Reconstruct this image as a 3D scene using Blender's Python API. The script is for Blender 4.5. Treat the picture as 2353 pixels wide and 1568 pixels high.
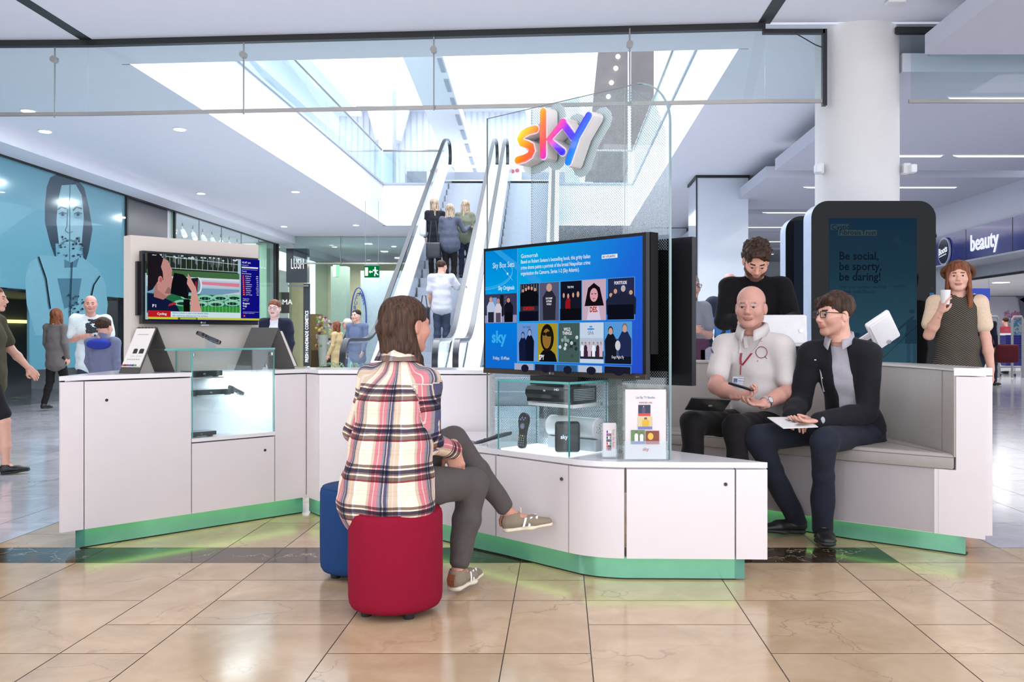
import bpy, bmesh, math, random
import numpy as np
from mathutils import Vector, Matrix
random.seed(7); np.random.seed(7)
for _o in list(bpy.data.objects): bpy.data.objects.remove(_o, do_unlink=True)
SC = bpy.context.scene
COL = SC.collection

# ------------------------------------------------------------------ camera
FPX, CX, CY, EYE = 2073.0, 1290.0, 773.0, 1.15
cam_d = bpy.data.cameras.new('camera')
cam = bpy.data.objects.new('camera', cam_d); COL.objects.link(cam)
cam.location = (0, 0, EYE); cam.rotation_euler = (math.pi/2, 0, 0)
cam_d.sensor_width = 36.0; cam_d.lens = 36.0*FPX/2353.0
cam_d.shift_x = (1176.5-CX)/2353.0; cam_d.shift_y = (CY-784.0)/2353.0
cam_d.clip_start = 0.05; cam_d.clip_end = 300
SC.camera = cam
# ------------------------------------------------------------------ view + world
SC.view_settings.view_transform = 'Standard'
try: SC.view_settings.look = 'None'
except Exception: pass
SC.view_settings.gamma = 1.0
SC.view_settings.use_curve_mapping = False
SC.view_settings.exposure = 0.06
SC.cycles.max_bounces = 9; SC.cycles.transparent_max_bounces = 24
SC.cycles.glossy_bounces = 3; SC.cycles.transmission_bounces = 4; SC.cycles.diffuse_bounces = 4
SC.cycles.caustics_reflective = False; SC.cycles.caustics_refractive = False
SC.cycles.sample_clamp_indirect = 6.0
world = bpy.data.worlds.new('world'); SC.world = world; world.use_nodes = True
wbg = world.node_tree.nodes['Background']
wbg.inputs[0].default_value = (0.86, 0.905, 1.0, 1); wbg.inputs[1].default_value = 2.8

def area(name, loc, sx, sy, power, color=(1,1,1), rot=(0,0,0)):
    l = bpy.data.lights.new(name, 'AREA'); l.shape = 'RECTANGLE'; l.size = sx; l.size_y = sy
    l.energy = power; l.color = color
    o = bpy.data.objects.new(name, l); COL.objects.link(o); o.location = loc; o.rotation_euler = rot
    return o
# the mall's ceiling lighting: panels above the kiosk and daylight through the roof of the atrium
area('mall_light_near', (-0.6, 2.2, 4.05), 6.0, 4.0, 34, (1.0, 0.84, 0.68))
area('mall_light_kiosk', (-0.2, 5.3, 4.05), 6.0, 2.2, 14, (1.0, 0.84, 0.70))
area('mall_light_behind', (0.0, -2.5, 4.05), 8.0, 3.0, 34, (1.0, 0.84, 0.68))
for _y in (9.6, 12.2, 14.8, 17.4, 20.0, 22.6, 25.2): area('left_downlight', (-6.2, _y, 4.12), 0.22, 0.22, 52, (0.98, 0.97, 1.0))
area('mall_light_right', (5.2, 11.0, 3.66), 2.0, 6.0, 50, (0.95, 0.94, 1.0))
area('mall_light_right_far', (5.2, 19.5, 3.66), 2.6, 8.0, 60, (0.95, 0.94, 1.0))
area('roof_daylight', (-1.5, 17.0, 11.5), 6.0, 14.0, 1500, (0.84, 0.92, 1.0))

# ------------------------------------------------------------------ pixel helpers (depth is a real distance in metres)
def at(u, v, Y): return Vector(((u-CX)*Y/FPX, Y, EYE-(v-CY)*Y/FPX))
def onz(u, v, z):
    Y = (EYE-z)*FPX/(v-CY); return Vector(((u-CX)*Y/FPX, Y, z))

# ------------------------------------------------------------------ materials
MATS = {}
def _new(name):
    m = bpy.data.materials.new(name); m.use_nodes = True
    return m, m.node_tree.nodes, m.node_tree.links, m.node_tree.nodes['Principled BSDF']
def mat(name, col, rough=0.5, metal=0.0, spec=0.5, emit=None, es=1.0, var=0.04, scale=9.0, bump=0.0, coat=0.0, alpha=1.0, sheen=0.0, sss=0.0):
    if name in MATS: return MATS[name]
    m, N, L, b = _new(name)
    b.inputs['Base Color'].default_value = (*col, 1); b.inputs['Roughness'].default_value = rough
    b.inputs['Metallic'].default_value = metal; b.inputs['Specular IOR Level'].default_value = spec
    if coat: b.inputs['Coat Weight'].default_value = coat; b.inputs['Coat Roughness'].default_value = 0.08
    if sheen: b.inputs['Sheen Weight'].default_value = sheen
    if sss:
        b.inputs['Subsurface Weight'].default_value = sss
        b.inputs['Subsurface Radius'].default_value = (0.012, 0.005, 0.003); b.inputs['Subsurface Scale'].default_value = 1.0
    tc = N.new('ShaderNodeTexCoord'); nz = N.new('ShaderNodeTexNoise'); nz.inputs['Scale'].default_value = scale
    nz.inputs['Detail'].default_value = 4; L.new(tc.outputs['Object'], nz.inputs['Vector'])
    if var > 0:
        hs = N.new('ShaderNodeHueSaturation'); hs.inputs['Color'].default_value = (*col, 1)
        mr = N.new('ShaderNodeMapRange'); mr.inputs[1].default_value = 0.3; mr.inputs[2].default_value = 0.7
        mr.inputs[3].default_value = 1-var; mr.inputs[4].default_value = 1+var
        L.new(nz.outputs['Fac'], mr.inputs[0]); L.new(mr.outputs[0], hs.inputs['Value']); L.new(hs.outputs[0], b.inputs['Base Color'])
    if bump:
        bp = N.new('ShaderNodeBump'); bp.inputs['Strength'].default_value = bump; bp.inputs['Distance'].default_value = 0.01
        L.new(nz.outputs['Fac'], bp.inputs['Height']); L.new(bp.outputs[0], b.inputs['Normal'])
    if emit is not None:
        b.inputs['Emission Color'].default_value = (*emit, 1); b.inputs['Emission Strength'].default_value = es
    MATS[name] = m; return m
def emat(name, col, s=1.0):
    if name in MATS: return MATS[name]
    m, N, L, b = _new(name); N.remove(b)
    e = N.new('ShaderNodeEmission'); e.inputs[0].default_value = (*col, 1); e.inputs[1].default_value = s
    L.new(e.outputs[0], N['Material Output'].inputs[0]); MATS[name] = m; return m
def glass(name, tint=(0.93, 0.98, 0.97), refl=1.0, rough=0.02, base=0.0, gtint=(1,1,1)):
    """thin clear glazing: fresnel reflection over tinted transparency"""
    if name in MATS: return MATS[name]
    m, N, L, b = _new(name); N.remove(b)
    t = N.new('ShaderNodeBsdfTransparent'); t.inputs[0].default_value = (*tint, 1)
    g = N.new('ShaderNodeBsdfGlossy'); g.inputs['Roughness'].default_value = rough; g.inputs[0].default_value = (*gtint, 1)
    lw0 = N.new('ShaderNodeLayerWeight'); lw0.inputs[0].default_value = 0.5; pw5 = N.new('ShaderNodeMath'); pw5.operation = 'POWER'; pw5.inputs[1].default_value = 5; L.new(lw0.outputs['Facing'], pw5.inputs[0]); lw = N.new('ShaderNodeMath'); lw.operation = 'MULTIPLY_ADD'; lw.inputs[1].default_value = 0.95; lw.inputs[2].default_value = 0.045; L.new(pw5.outputs[0], lw.inputs[0])
    mu = N.new('ShaderNodeMath'); mu.operation = 'MULTIPLY_ADD'; mu.inputs[1].default_value = refl; mu.inputs[2].default_value = base; mu.use_clamp = True
    mx = N.new('ShaderNodeMixShader'); L.new(lw.outputs[0], mu.inputs[0]); L.new(mu.outputs[0], mx.inputs[0])
    L.new(t.outputs[0], mx.inputs[1]); L.new(g.outputs[0], mx.inputs[2]); L.new(mx.outputs[0], N['Material Output'].inputs[0])
    MATS[name] = m; return m
def srgb(r, g, b):
    f = lambda c: (c/255/12.92) if c/255 <= 0.04045 else ((c/255+0.055)/1.055)**2.4
    return (f(r), f(g), f(b))

# ------------------------------------------------------------------ mesh builder (world coordinates)
class MB:
    def __init__(s): s.v = []; s.f = []; s.m = []; s.uv = None
    def add(s, vs, fs, mi=0):
        o = len(s.v); s.v += [tuple(p) for p in vs]; s.f += [tuple(o+i for i in f) for f in fs]; s.m += [mi]*len(fs); return s
    def box(s, c, size, R=None, mi=0):
        hx, hy, hz = [q/2 for q in size]; c = Vector(c)
        vs = [Vector((x, y, z)) for x in (-hx, hx) for y in (-hy, hy) for z in (-hz, hz)]
        if R is not None: vs = [R @ p for p in vs]
        return s.add([c+p for p in vs], [(0,1,3,2),(4,6,7,5),(0,4,5,1),(2,3,7,6),(0,2,6,4),(1,5,7,3)], mi)
    def box2(s, lo, hi, mi=0):
        return s.box([(a+b)/2 for a, b in zip(lo, hi)], [abs(b-a) for a, b in zip(lo, hi)], None, mi)
    def rbox(s, c, size, r=0.01, seg=3, R=None, mi=0):
        bm = bmesh.new(); bmesh.ops.create_cube(bm, size=1.0)
        for v in bm.verts: v.co = Vector((v.co.x*size[0], v.co.y*size[1], v.co.z*size[2]))
        bmesh.ops.bevel(bm, geom=list(bm.edges), offset=min(r, min(size)*0.49), segments=seg, profile=0.5, affect='EDGES')
        bm.verts.index_update(); c = Vector(c)
        vs = [c+(R @ v.co if R is not None else v.co) for v in bm.verts]
        s.add(vs, [tuple(v.index for v in f.verts) for f in bm.faces], mi); bm.free(); return s
    def prism(s, pts, z0, z1, mi=0):
        n = len(pts); ar = sum(pts[i][0]*pts[(i+1) % n][1]-pts[(i+1) % n][0]*pts[i][1] for i in range(n))
        if ar < 0: pts = list(reversed(pts))
        vs = [(p[0], p[1], z0) for p in pts]+[(p[0], p[1], z1) for p in pts]
        fs = [tuple(reversed(range(n))), tuple(range(n, 2*n))]+[(i, (i+1) % n, n+(i+1) % n, n+i) for i in range(n)]
        return s.add(vs, fs, mi)
    def extr(s, pts, O, U, V, depth, mi=0, off=0.0):
        """outline pts (a,b) in the frame O,U,V extruded along N=UxV from off to off+depth"""
        O, U, V = Vector(O), Vector(U), Vector(V); Nn = U.cross(V).normalized(); n = len(pts)
        ar = sum(pts[i][0]*pts[(i+1) % n][1]-pts[(i+1) % n][0]*pts[i][1] for i in range(n))
        if ar < 0: pts = list(reversed(pts))
        a = [O+U*p[0]+V*p[1]+Nn*off for p in pts]
        if depth == 0: return s.add(a, [tuple(range(n))], mi)
        b = [p+Nn*depth for p in a]
        return s.add(a+b, [tuple(reversed(range(n))), tuple(range(n, 2*n))]+[(i, (i+1) % n, n+(i+1) % n, n+i) for i in range(n)], mi)
    def cyl(s, a, b, r0, r1=None, n=16, mi=0, caps=True):
        a, b = Vector(a), Vector(b); r1 = r0 if r1 is None else r1; d = (b-a).normalized()
        x = d.orthogonal().normalized(); y = d.cross(x)
        vs = [a+(x*math.cos(t)+y*math.sin(t))*r0 for t in [2*math.pi*i/n for i in range(n)]]+[b+(x*math.cos(t)+y*math.sin(t))*r1 for t in [2*math.pi*i/n for i in range(n)]]
        fs = [(i, (i+1) % n, n+(i+1) % n, n+i) for i in range(n)]
        if caps: fs += [tuple(reversed(range(n))), tuple(range(n, 2*n))]
        return s.add(vs, fs, mi)
    def tube(s, path, r, n=8, mi=0):
        P = [Vector(p) for p in path]; rs = r if isinstance(r, (list, tuple)) else [r]*len(P)
        vs = []; up = None
        for i, p in enumerate(P):
            d = (P[min(i+1, len(P)-1)]-P[max(i-1, 0)]).normalized()
            if up is None: up = d.orthogonal().normalized()
            up = (up-d*up.dot(d)).normalized(); w = d.cross(up)
            vs += [p+(up*math.cos(t)+w*math.sin(t))*rs[i] for t in [2*math.pi*k/n for k in range(n)]]
        fs = [(i*n+k, i*n+(k+1) % n, (i+1)*n+(k+1) % n, (i+1)*n+k) for i in range(len(P)-1) for k in range(n)]
        fs += [tuple(reversed(range(n))), tuple((len(P)-1)*n+k for k in range(n))]
        return s.add(vs, fs, mi)
    def ribbon(s, path, w, t, side, mi=0):
        """flat bar of width w (along side vector) and thickness t following path"""
        P = [Vector(p) for p in path]; side = Vector(side).normalized(); vs = []
        for i, p in enumerate(P):
            d = (P[min(i+1, len(P)-1)]-P[max(i-1, 0)]).normalized(); n = d.cross(side).normalized()
            for a, b in ((-1,-1),(1,-1),(1,1),(-1,1)): vs.append(p+side*a*w/2+n*b*t/2)
        fs = [(i*4+k, i*4+(k+1) % 4, (i+1)*4+(k+1) % 4, (i+1)*4+k) for i in range(len(P)-1) for k in range(4)]
        fs += [(3,2,1,0), tuple((len(P)-1)*4+k for k in range(4))]
        return s.add(vs, fs, mi)
    def ball(s, c, r, n=12, mi=0, R=None):
        c = Vector(c); r = (r, r, r) if not isinstance(r, (tuple, list)) else r; vs = []; m = n//2
        for j in range(m+1):
            ph = math.pi*j/m
            for i in range(n):
                th = 2*math.pi*i/n; p = Vector((r[0]*math.sin(ph)*math.cos(th), r[1]*math.sin(ph)*math.sin(th), r[2]*math.cos(ph)))
                vs.append(c+(R @ p if R is not None else p))
        fs = [(j*n+i, (j+1)*n+i, (j+1)*n+(i+1) % n, j*n+(i+1) % n) for j in range(m) for i in range(n)]
        return s.add(vs, fs, mi)
    def text(s, txt, O, U, V, size, mi=0, align='LEFT', depth=0.0, bold=0.0, sx=1.0):
        """lettering in the plane O,U,V; size = letter height in metres"""
        cu = bpy.data.curves.new('t', 'FONT'); cu.body = txt; cu.size = 1.0; cu.align_x = align
        cu.extrude = 0.0; cu.offset = bold; cu.resolution_u = 2
        ob = bpy.data.objects.new('t', cu); COL.objects.link(ob)
        dg = bpy.context.evaluated_depsgraph_get(); me = ob.evaluated_get(dg).to_mesh()
        O, U, V = Vector(O), Vector(U).normalized(), Vector(V).normalized(); Nn = U.cross(V).normalized()
        k = size/0.72
        vs = [O+U*(v.co.x*k*sx)+V*(v.co.y*k) for v in me.vertices]; fs = [tuple(p.vertices) for p in me.polygons]
        if depth:
            n = len(vs); top = [p+Nn*depth for p in vs]
            ec = {}
            for f in fs:
                for i in range(len(f)):
                    e = (f[i], f[(i+1) % len(f)]); ec[e] = 1
            side = [(a, b, b+n, a+n) for (a, b) in ec if (b, a) not in ec]
            vs = vs+top; fs = [tuple(reversed(f)) for f in fs]+[tuple(i+n for i in f) for f in fs]+side
        s.add(vs, fs, mi); ob.evaluated_get(dg).to_mesh_clear()
        bpy.data.objects.remove(ob, do_unlink=True); bpy.data.curves.remove(cu); return s
    def rot(s, M):
        s.v = [tuple(M @ Vector(p)) for p in s.v]; return s
    def build(s, name, mats, parent=None, smooth=False, auto=None, origin=None, **tg):
        if not isinstance(mats, (list, tuple)): mats = [mats]
        if parent is not None: o0 = Vector(parent['_o'])
        elif origin is not None: o0 = Vector(origin)
        else:
            xs = [p[0] for p in s.v]; ys = [p[1] for p in s.v]; zs = [p[2] for p in s.v]
            o0 = Vector(((min(xs)+max(xs))/2, (min(ys)+max(ys))/2, min(zs)))
        me = bpy.data.meshes.new(name); me.from_pydata([(p[0]-o0[0], p[1]-o0[1], p[2]-o0[2]) for p in s.v], [], s.f)
        for m_ in mats: me.materials.append(m_)
        me.polygons.foreach_set('material_index', s.m)
        if smooth: me.polygons.foreach_set('use_smooth', [True]*len(s.f))
        if s.uv is not None:
            ul = me.uv_layers.new(name='UVMap'); li = np.zeros(len(me.loops), dtype=np.int32); me.loops.foreach_get('vertex_index', li)
            ul.data.foreach_set('uv', np.asarray(s.uv, dtype=np.float32)[li].ravel())
        me.update()
        if smooth and auto: 
            try: me.set_sharp_from_angle(angle=math.radians(auto))
            except Exception: pass
        ob = bpy.data.objects.new(name, me); COL.objects.link(ob)
        ob['_o'] = list(o0)
        if parent is None: ob.location = o0
        else:
            ob.parent = parent
        for k_, v_ in tg.items(): ob[k_] = v_
        return ob
def thing(name, loc, label, cat, group=None):
    o = bpy.data.objects.new(name, None); COL.objects.link(o); o.location = loc; o['_o'] = list(loc)
    o.empty_display_size = 0.1; o['label'] = label; o['category'] = cat
    if group: o['group'] = group
    return o
def part_root(ob): return ob
def copy_tree(o, loc=None, rz=None, parent=None):
    c = o.copy(); COL.objects.link(c)
    if parent is not None: c.parent = parent
    if loc is not None: c.location = loc
    if rz is not None: c.rotation_euler = (0, 0, rz)
    for ch in list(o.children): copy_tree(ch, None, None, c)
    return c
def rz(a): return Matrix.Rotation(a, 3, 'Z')
def frame3(x, y, z):
    return Matrix((x, y, z)).transposed()
# ================================================================== SETTING
ZC = 4.15
WHITE = mat('ceiling_paint', (0.85, 0.87, 0.93), 0.7, var=0.01)
WALLW = mat('white_wall_paint', (0.82, 0.84, 0.86), 0.6, var=0.015)
BLACK = mat('black_metal', (0.012, 0.013, 0.014), 0.4)
STEEL = mat('brushed_steel', (0.42, 0.40, 0.37), 0.35, metal=0.9)
LGLASS = glass('clear_glass', (0.95, 0.985, 0.98), refl=0.9)
GREENEDGE = mat('glass_edge', (0.10, 0.35, 0.33), 0.15, emit=(0.1, 0.4, 0.36), es=0.12)
# ---- floor: modular marble slabs laid in three column widths
def stone(name, c0, c1, vein, rough=0.12, vs=1.0, vamt=0.45, c2=None):
    m, N, L, b = _new(name)
    tc = N.new('ShaderNodeTexCoord'); geo = N.new('ShaderNodeNewGeometry'); at_ = N.new('ShaderNodeAttribute'); at_.attribute_name = 'tone'
    sh = N.new('ShaderNodeVectorMath'); sh.operation = 'MULTIPLY_ADD'; cb = N.new('ShaderNodeCombineXYZ')
    for i in range(3): L.new(at_.outputs['Fac'], cb.inputs[i])
    L.new(cb.outputs[0], sh.inputs[0]); sh.inputs[1].default_value = (37, 53, 11); L.new(tc.outputs['Object'], sh.inputs[2])
    n1 = N.new('ShaderNodeTexNoise'); n1.inputs['Scale'].default_value = 3.4; n1.inputs['Detail'].default_value = 8; n1.inputs['Roughness'].default_value = 0.62
    n1.inputs['Distortion'].default_value = 0.6
    L.new(sh.outputs[0], n1.inputs['Vector'])
    cr = N.new('ShaderNodeValToRGB'); cr.color_ramp.elements[0].position = 0.32; cr.color_ramp.elements[1].position = 0.72
    cr.color_ramp.elements[0].color = (*c0, 1); cr.color_ramp.elements[1].color = (*c1, 1); L.new(n1.outputs['Fac'], cr.inputs[0])
    hv = N.new('ShaderNodeHueSaturation'); mr = N.new('ShaderNodeMapRange'); mr.inputs[3].default_value = 0.90; mr.inputs[4].default_value = 1.08
    L.new(at_.outputs['Fac'], mr.inputs[0]); L.new(mr.outputs[0], hv.inputs['Value']); L.new(cr.outputs[0], hv.inputs['Color'])
    # hairline veins from a distorted voronoi edge
    nd = N.new('ShaderNodeTexNoise'); nd.inputs['Scale'].default_value = 3.0*vs; nd.inputs['Detail'].default_value = 6; L.new(sh.outputs[0], nd.inputs['Vector'])
    mv = N.new('ShaderNodeVectorMath'); mv.operation = 'MULTIPLY_ADD'; mv.inputs[1].default_value = (0.9, 0.5, 0.2)
    L.new(nd.outputs['Color'], mv.inputs[0]); L.new(sh.outputs[0], mv.inputs[2])
    vo = N.new('ShaderNodeTexVoronoi'); vo.feature = 'DISTANCE_TO_EDGE'; vo.inputs['Scale'].default_value = 1.5*vs; L.new(mv.outputs[0], vo.inputs['Vector'])
    vr = N.new('ShaderNodeMapRange'); vr.inputs[1].default_value = 0.0; vr.inputs[2].default_value = 0.010; vr.inputs[3].default_value = 1; vr.inputs[4].default_value = 0
    L.new(vo.outputs['Distance'], vr.inputs[0])
    nm = N.new('ShaderNodeTexNoise'); nm.inputs['Scale'].default_value = 1.7; L.new(sh.outputs[0], nm.inputs['Vector'])
    nr = N.new('ShaderNodeMapRange'); nr.inputs[1].default_value = 0.42; nr.inputs[2].default_value = 0.58; nr.inputs[4].default_value = vamt; L.new(nm.outputs['Fac'], nr.inputs[0])
    mm = N.new('ShaderNodeMath'); mm.operation = 'MULTIPLY'; L.new(vr.outputs[0], mm.inputs[0]); L.new(nr.outputs[0], mm.inputs[1])
    mx = N.new('ShaderNodeMixRGB'); mx.inputs[2].default_value = (*vein, 1); L.new(mm.outputs[0], mx.inputs[0]); L.new(hv.outputs[0], mx.inputs[1])
    L.new(mx.outputs[0], b.inputs['Base Color']); b.inputs['Roughness'].default_value = rough
    b.inputs['Specular IOR Level'].default_value = 0.5
    MATS[name] = m; return m
MARBLE = stone('beige_marble', srgb(176, 149, 117), srgb(202, 176, 145), srgb(110, 88, 70), 0.15)
DAYLITM = stone('daylight_tinted_marble', srgb(178, 177, 184), srgb(208, 207, 214), srgb(110, 100, 95), 0.12)  # cool daylight on the far floor, put into the slab colour
DARKM = stone('dark_emperador_marble', srgb(34, 26, 20), srgb(78, 64, 48), srgb(190, 178, 155), 0.12, vs=1.6, vamt=0.9)
GROUT = mat('grout', (0.10, 0.08, 0.065), 0.8)
def build_floor():
    v = []; f = []; mi = []; tone = []
    def quad(x0, x1, y0, y1, z, m_, t):
        o = len(v); v.extend([(x0,y0,z),(x1,y0,z),(x1,y1,z),(x0,y1,z)]); f.append((o,o+1,o+2,o+3)); mi.append(m_); tone.append(t)
    R = random.Random(3)
    edges = []; x = -0.208-1.61*9; k = 0; W3 = (0.315, 0.652, 0.643)
    while x < 22: edges.append((x, x+W3[k % 3])); x += W3[k % 3]; k += 1
    M = 0.3270; YB = 4.576; g = 0.0022
    known = {}  # column start -> list of row boundaries (in modules below the dark band)
    known[-0.86] = [0, 2, 4, 6, 8, 9]; known[-0.21] = [0, 1, 2, 4, 5, 7, 9]; known[0.11] = [0, 2, 3, 5, 7, 9]; known[0.76] = [0, 2, 4, 6, 8]
    known[1.4] = [0, 1, 3, 4, 6, 8]; known[-1.5] = [0, 1, 2, 3, 5, 7, 9]; known[-1.82] = [0, 1, 3, 4, 6, 8]; known[-2.47] = [0, 2, 4, 6, 8]
    quad(-15, 22, 1.2, 44, -0.002, 1, 0.5)
    for (x0, x1) in edges:
        if x1 < -14: continue
        rows = None
        for kx in known:
            if abs(kx-x0) < 0.03: rows = known[kx]
        if rows is None: rows = [0]+list(np.cumsum([R.choice((1, 2, 2)) for _ in range(6)]))
        while rows[-1] < 10: rows = rows+[rows[-1]+R.choice((1, 2, 2))]
        for a, b in zip(rows[:-1], rows[1:]):
            quad(x0+g, x1-g, YB-b*M+g, YB-a*M-g, 0.0, 0, R.random())
        bandx = x0 < 1.7
        quad(x0+g*0.5, x1-g*0.5, YB+g, YB+M-g, 0.0, 2 if bandx else 0, R.random())
        y = YB+M
        while y < 43:
            n = R.choice((1, 2, 2)); quad(x0+g, x1-g, y+g, y+n*M-g, 0.0, 3 if (x1 < -2.6 or x0 > 2.3 or y > 7.5) else 0, R.random()); y += n*M  # outer and far slabs get the stone with painted-in daylight tint
    me = bpy.data.meshes.new('floor'); me.from_pydata(v, [], f)
    for m_ in (MARBLE, GROUT, DARKM, DAYLITM): me.materials.append(m_)
    me.polygons.foreach_set('material_index', mi)
    a = me.attributes.new('tone', 'FLOAT', 'FACE'); a.data.foreach_set('value', tone)
    o = bpy.data.objects.new('floor', me); COL.objects.link(o); o['kind'] = 'structure'
build_floor()
def struct(mb, name, m_, **k):
    o = mb.build(name, m_, origin=(0, 0, 0), **k); o['kind'] = 'structure'; return o

# ---- ceiling with the atrium opening, built as slabs around the void
VL, VR, VF = -4.85, 1.95, 24.5          # void left, right, far
NL, NR = (VL, 9.95), (VR, 9.41)          # near edge runs slightly askew
UF = 5.30                                # upper floor level
b = MB()
b.prism([(-9.2, -4), (9, -4), (9, 8.55), (VR, 8.62), (-4.8, 9.12), (-9.2, 9.2)], ZC, ZC+0.12)
b.prism([(-9.2, 9.26), (-4.8, 9.18), (VR, 8.68), (9, 8.6), (9, 9.0), NR, NL, (-9.2, 9.95)], ZC, UF)
b.prism([(-9.2, 9.95), NL, (VL, VF), (-9.2, VF)], ZC, UF)
b.prism([NR, (9, 9.0), (9, VF), (VR, VF)], ZC, UF)
b.prism([(-9.2, VF), (9, VF), (9, 40), (-9.2, 40)], ZC, UF)
struct(b, 'ceiling', WHITE)
# cove strip around the opening
b = MB()
def cove(p, q, inward):
    p, q = Vector((*p, 0)), Vector((*q, 0)); n = Vector((*inward, 0)); prof = []
    for i in range(7):
        t = i/6*math.pi/2; prof.append((0.10*(1-math.sin(t)), 0.31*(1-math.cos(t))))
    vs = []
    for P_ in (p, q):
        vs += [P_+n*(0.004+a)+Vector((0, 0, ZC-0.004+h)) for a, h in prof]
        vs += [P_+n*0.0+Vector((0, 0, ZC+0.32)), P_+Vector((0, 0, ZC-0.004))]
    n_ = len(vs)//2
    b.add(vs, [(i, (i+1) % n_, n_+(i+1) % n_, n_+i) for i in range(n_)])
cove((VL, 9.95), (VL, VF), (1, 0)); cove((VR, 9.41), (VR, VF), (-1, 0)); cove((VL, VF), (VR, VF), (0, -1))
struct(b, 'trim_1', WHITE, smooth=True, auto=40)
# upper floor edge line
b = MB()
for (a_, c_) in (((VL+0.02, 10), (VL+0.02, VF)), ((VR-0.02, 9.5), (VR-0.02, VF)), ((VL, VF-0.02), (VR, VF-0.02))):
    b.ribbon([(a_[0], a_[1], UF-0.01), (c_[0], c_[1], UF-0.01)], 0.03, 0.05, (1, 0, 0) if a_[0] == c_[0] else (0, 1, 0))
struct(b, 'trim_2', mat('edge_grey', (0.45, 0.48, 0.52), 0.4))
# slots in the near ceiling and the track that carries the smoke curtain
b = MB()
b.box2((-4.86, 4, ZC-0.004), (-4.74, 9.15, ZC+0.001)); b.box2((1.88, 4, ZC-0.004), (2.0, 8.65, ZC+0.001))
b.ribbon([(-9, 9.23, ZC-0.03), (-4.8, 9.15, ZC-0.03), (VR, 8.65, ZC-0.03)], 0.07, 0.06, (0, 1, 0))
b.box2((1.93, 8.62, ZC-0.10), (2.52, 8.68, ZC-0.06)); b.box2((2.50, 8.62, 3.36), (2.54, 8.68, ZC-0.06))
b.box2((3.2, 8.62, ZC-0.1), (3.6, 8.68, ZC-0.04))
struct(b, 'trim_3', BLACK)
# ---- left side: soffit, shopfront wall
b = MB()
b.box2((-8.56, 4, 3.93), (-8.0, 27.1, ZC)); b.box2((-9.2, 4, 3.93), (-8.56, 40, ZC))
struct(b, 'trim_4', WHITE)
b = MB(); b.box2((-8.62, 4, 3.90), (-8.54, 27.1, 3.935)); struct(b, 'trim_5', BLACK)
b = MB(); b.box2((-8.75, 3, 0), (-8.63, 10.0, 3.93)); b.box2((-8.75, 17.8, 0), (-8.6, 19.85, 3.93)); b.box2((-9.5, 40, 0), (9, 40.1, 5.3)); b.box2((-12.2, 3, 0), (-12.1, 40, 4.0))
struct(b, 'wall_left', mat('charcoal_cladding', (0.045, 0.048, 0.058), 0.3))
# ---- right side: shop wall
SX = 7.53
b = MB()
b.box2((SX, 3, 3.12), (SX+0.15, 40, 3.72)); b.box2((SX, 25, 0), (SX+0.15, 40, 3.2))
b.box2((SX, 18.1, 2.3), (SX+0.15, 25, 3.2))
struct(b, 'wall_right', mat('right_wall_paint', (0.62, 0.64, 0.72), 0.5, var=0.01))
# ceiling rafts on the right
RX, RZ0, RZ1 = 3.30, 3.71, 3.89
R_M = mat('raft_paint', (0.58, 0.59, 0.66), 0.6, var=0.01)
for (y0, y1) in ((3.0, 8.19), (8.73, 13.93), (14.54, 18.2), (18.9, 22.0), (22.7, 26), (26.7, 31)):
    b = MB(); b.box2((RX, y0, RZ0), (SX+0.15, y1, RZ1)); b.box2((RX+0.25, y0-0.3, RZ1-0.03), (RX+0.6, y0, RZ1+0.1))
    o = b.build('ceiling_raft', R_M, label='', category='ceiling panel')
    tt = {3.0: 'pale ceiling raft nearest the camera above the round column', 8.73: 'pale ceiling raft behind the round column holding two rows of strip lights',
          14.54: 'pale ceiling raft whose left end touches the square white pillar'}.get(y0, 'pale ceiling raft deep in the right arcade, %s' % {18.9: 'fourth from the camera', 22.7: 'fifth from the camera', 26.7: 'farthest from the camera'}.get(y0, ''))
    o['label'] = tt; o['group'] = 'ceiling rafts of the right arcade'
b = MB(); b.box2((3.3, 31, 0), (9, 31.1, 4.1)); b.box2((1.9, 30.5, 0), (3.3, 30.6, 4.15)); struct(b, 'wall_back', WALLW)
# linear lights in the rafts
LL = emat('lamp_white', (1.0, 0.97, 0.90), 3.0); TRIMW = mat('lamp_trim', (0.8, 0.8, 0.8), 0.4)
def linlight(x0, x1, y, w, lab, z=RZ0):
    t = thing('strip_light', ((x0+x1)/2, y, z-0.012), lab, 'ceiling light', 'strip lights of the right arcade')
    b = MB(); b.extr([(x0, -w), (x1, -w), (x1, w), (x0+0.12, w)], (0, y, z-0.012), (1,0,0), (0,1,0), 0.012); b.build('housing', TRIMW, t)
    b = MB(); b.extr([(x0+0.02, -w*0.8), (x1-0.02, -w*0.8), (x1-0.02, w*0.8), (x0+0.14, w*0.8)], (0, y, z-0.018), (1,0,0), (0,1,0), 0.006); b.build('diffuser', LL, t)
linlight(4.12, 7.4, 9.68, 0.05, 'long bright strip light nearest the camera right of the round column')
linlight(3.95, 5.39, 12.76, 0.06, 'strip light emerging right beside the round column, shorter of the two in its row')
linlight(5.5, 7.4, 12.76, 0.06, 'strip light in the second row, running out of the right frame edge')
linlight(4.12, 6.77, 15.45, 0.05, 'strip light in the third row passing behind the round column')
linlight(4.12, 6.6, 18.6, 0.05, 'strip light in the fourth row left of the round column')
linlight(4.12, 6.6, 21.1, 0.05, 'strip light in the fifth row, just left of the rear kiosk')
linlight(4.12, 6.6, 24.3, 0.05, 'strip light in the sixth row above the curly haired man')
linlight(4.12, 6.6, 28.0, 0.05, 'strip light in the last row above the curly haired man')
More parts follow.
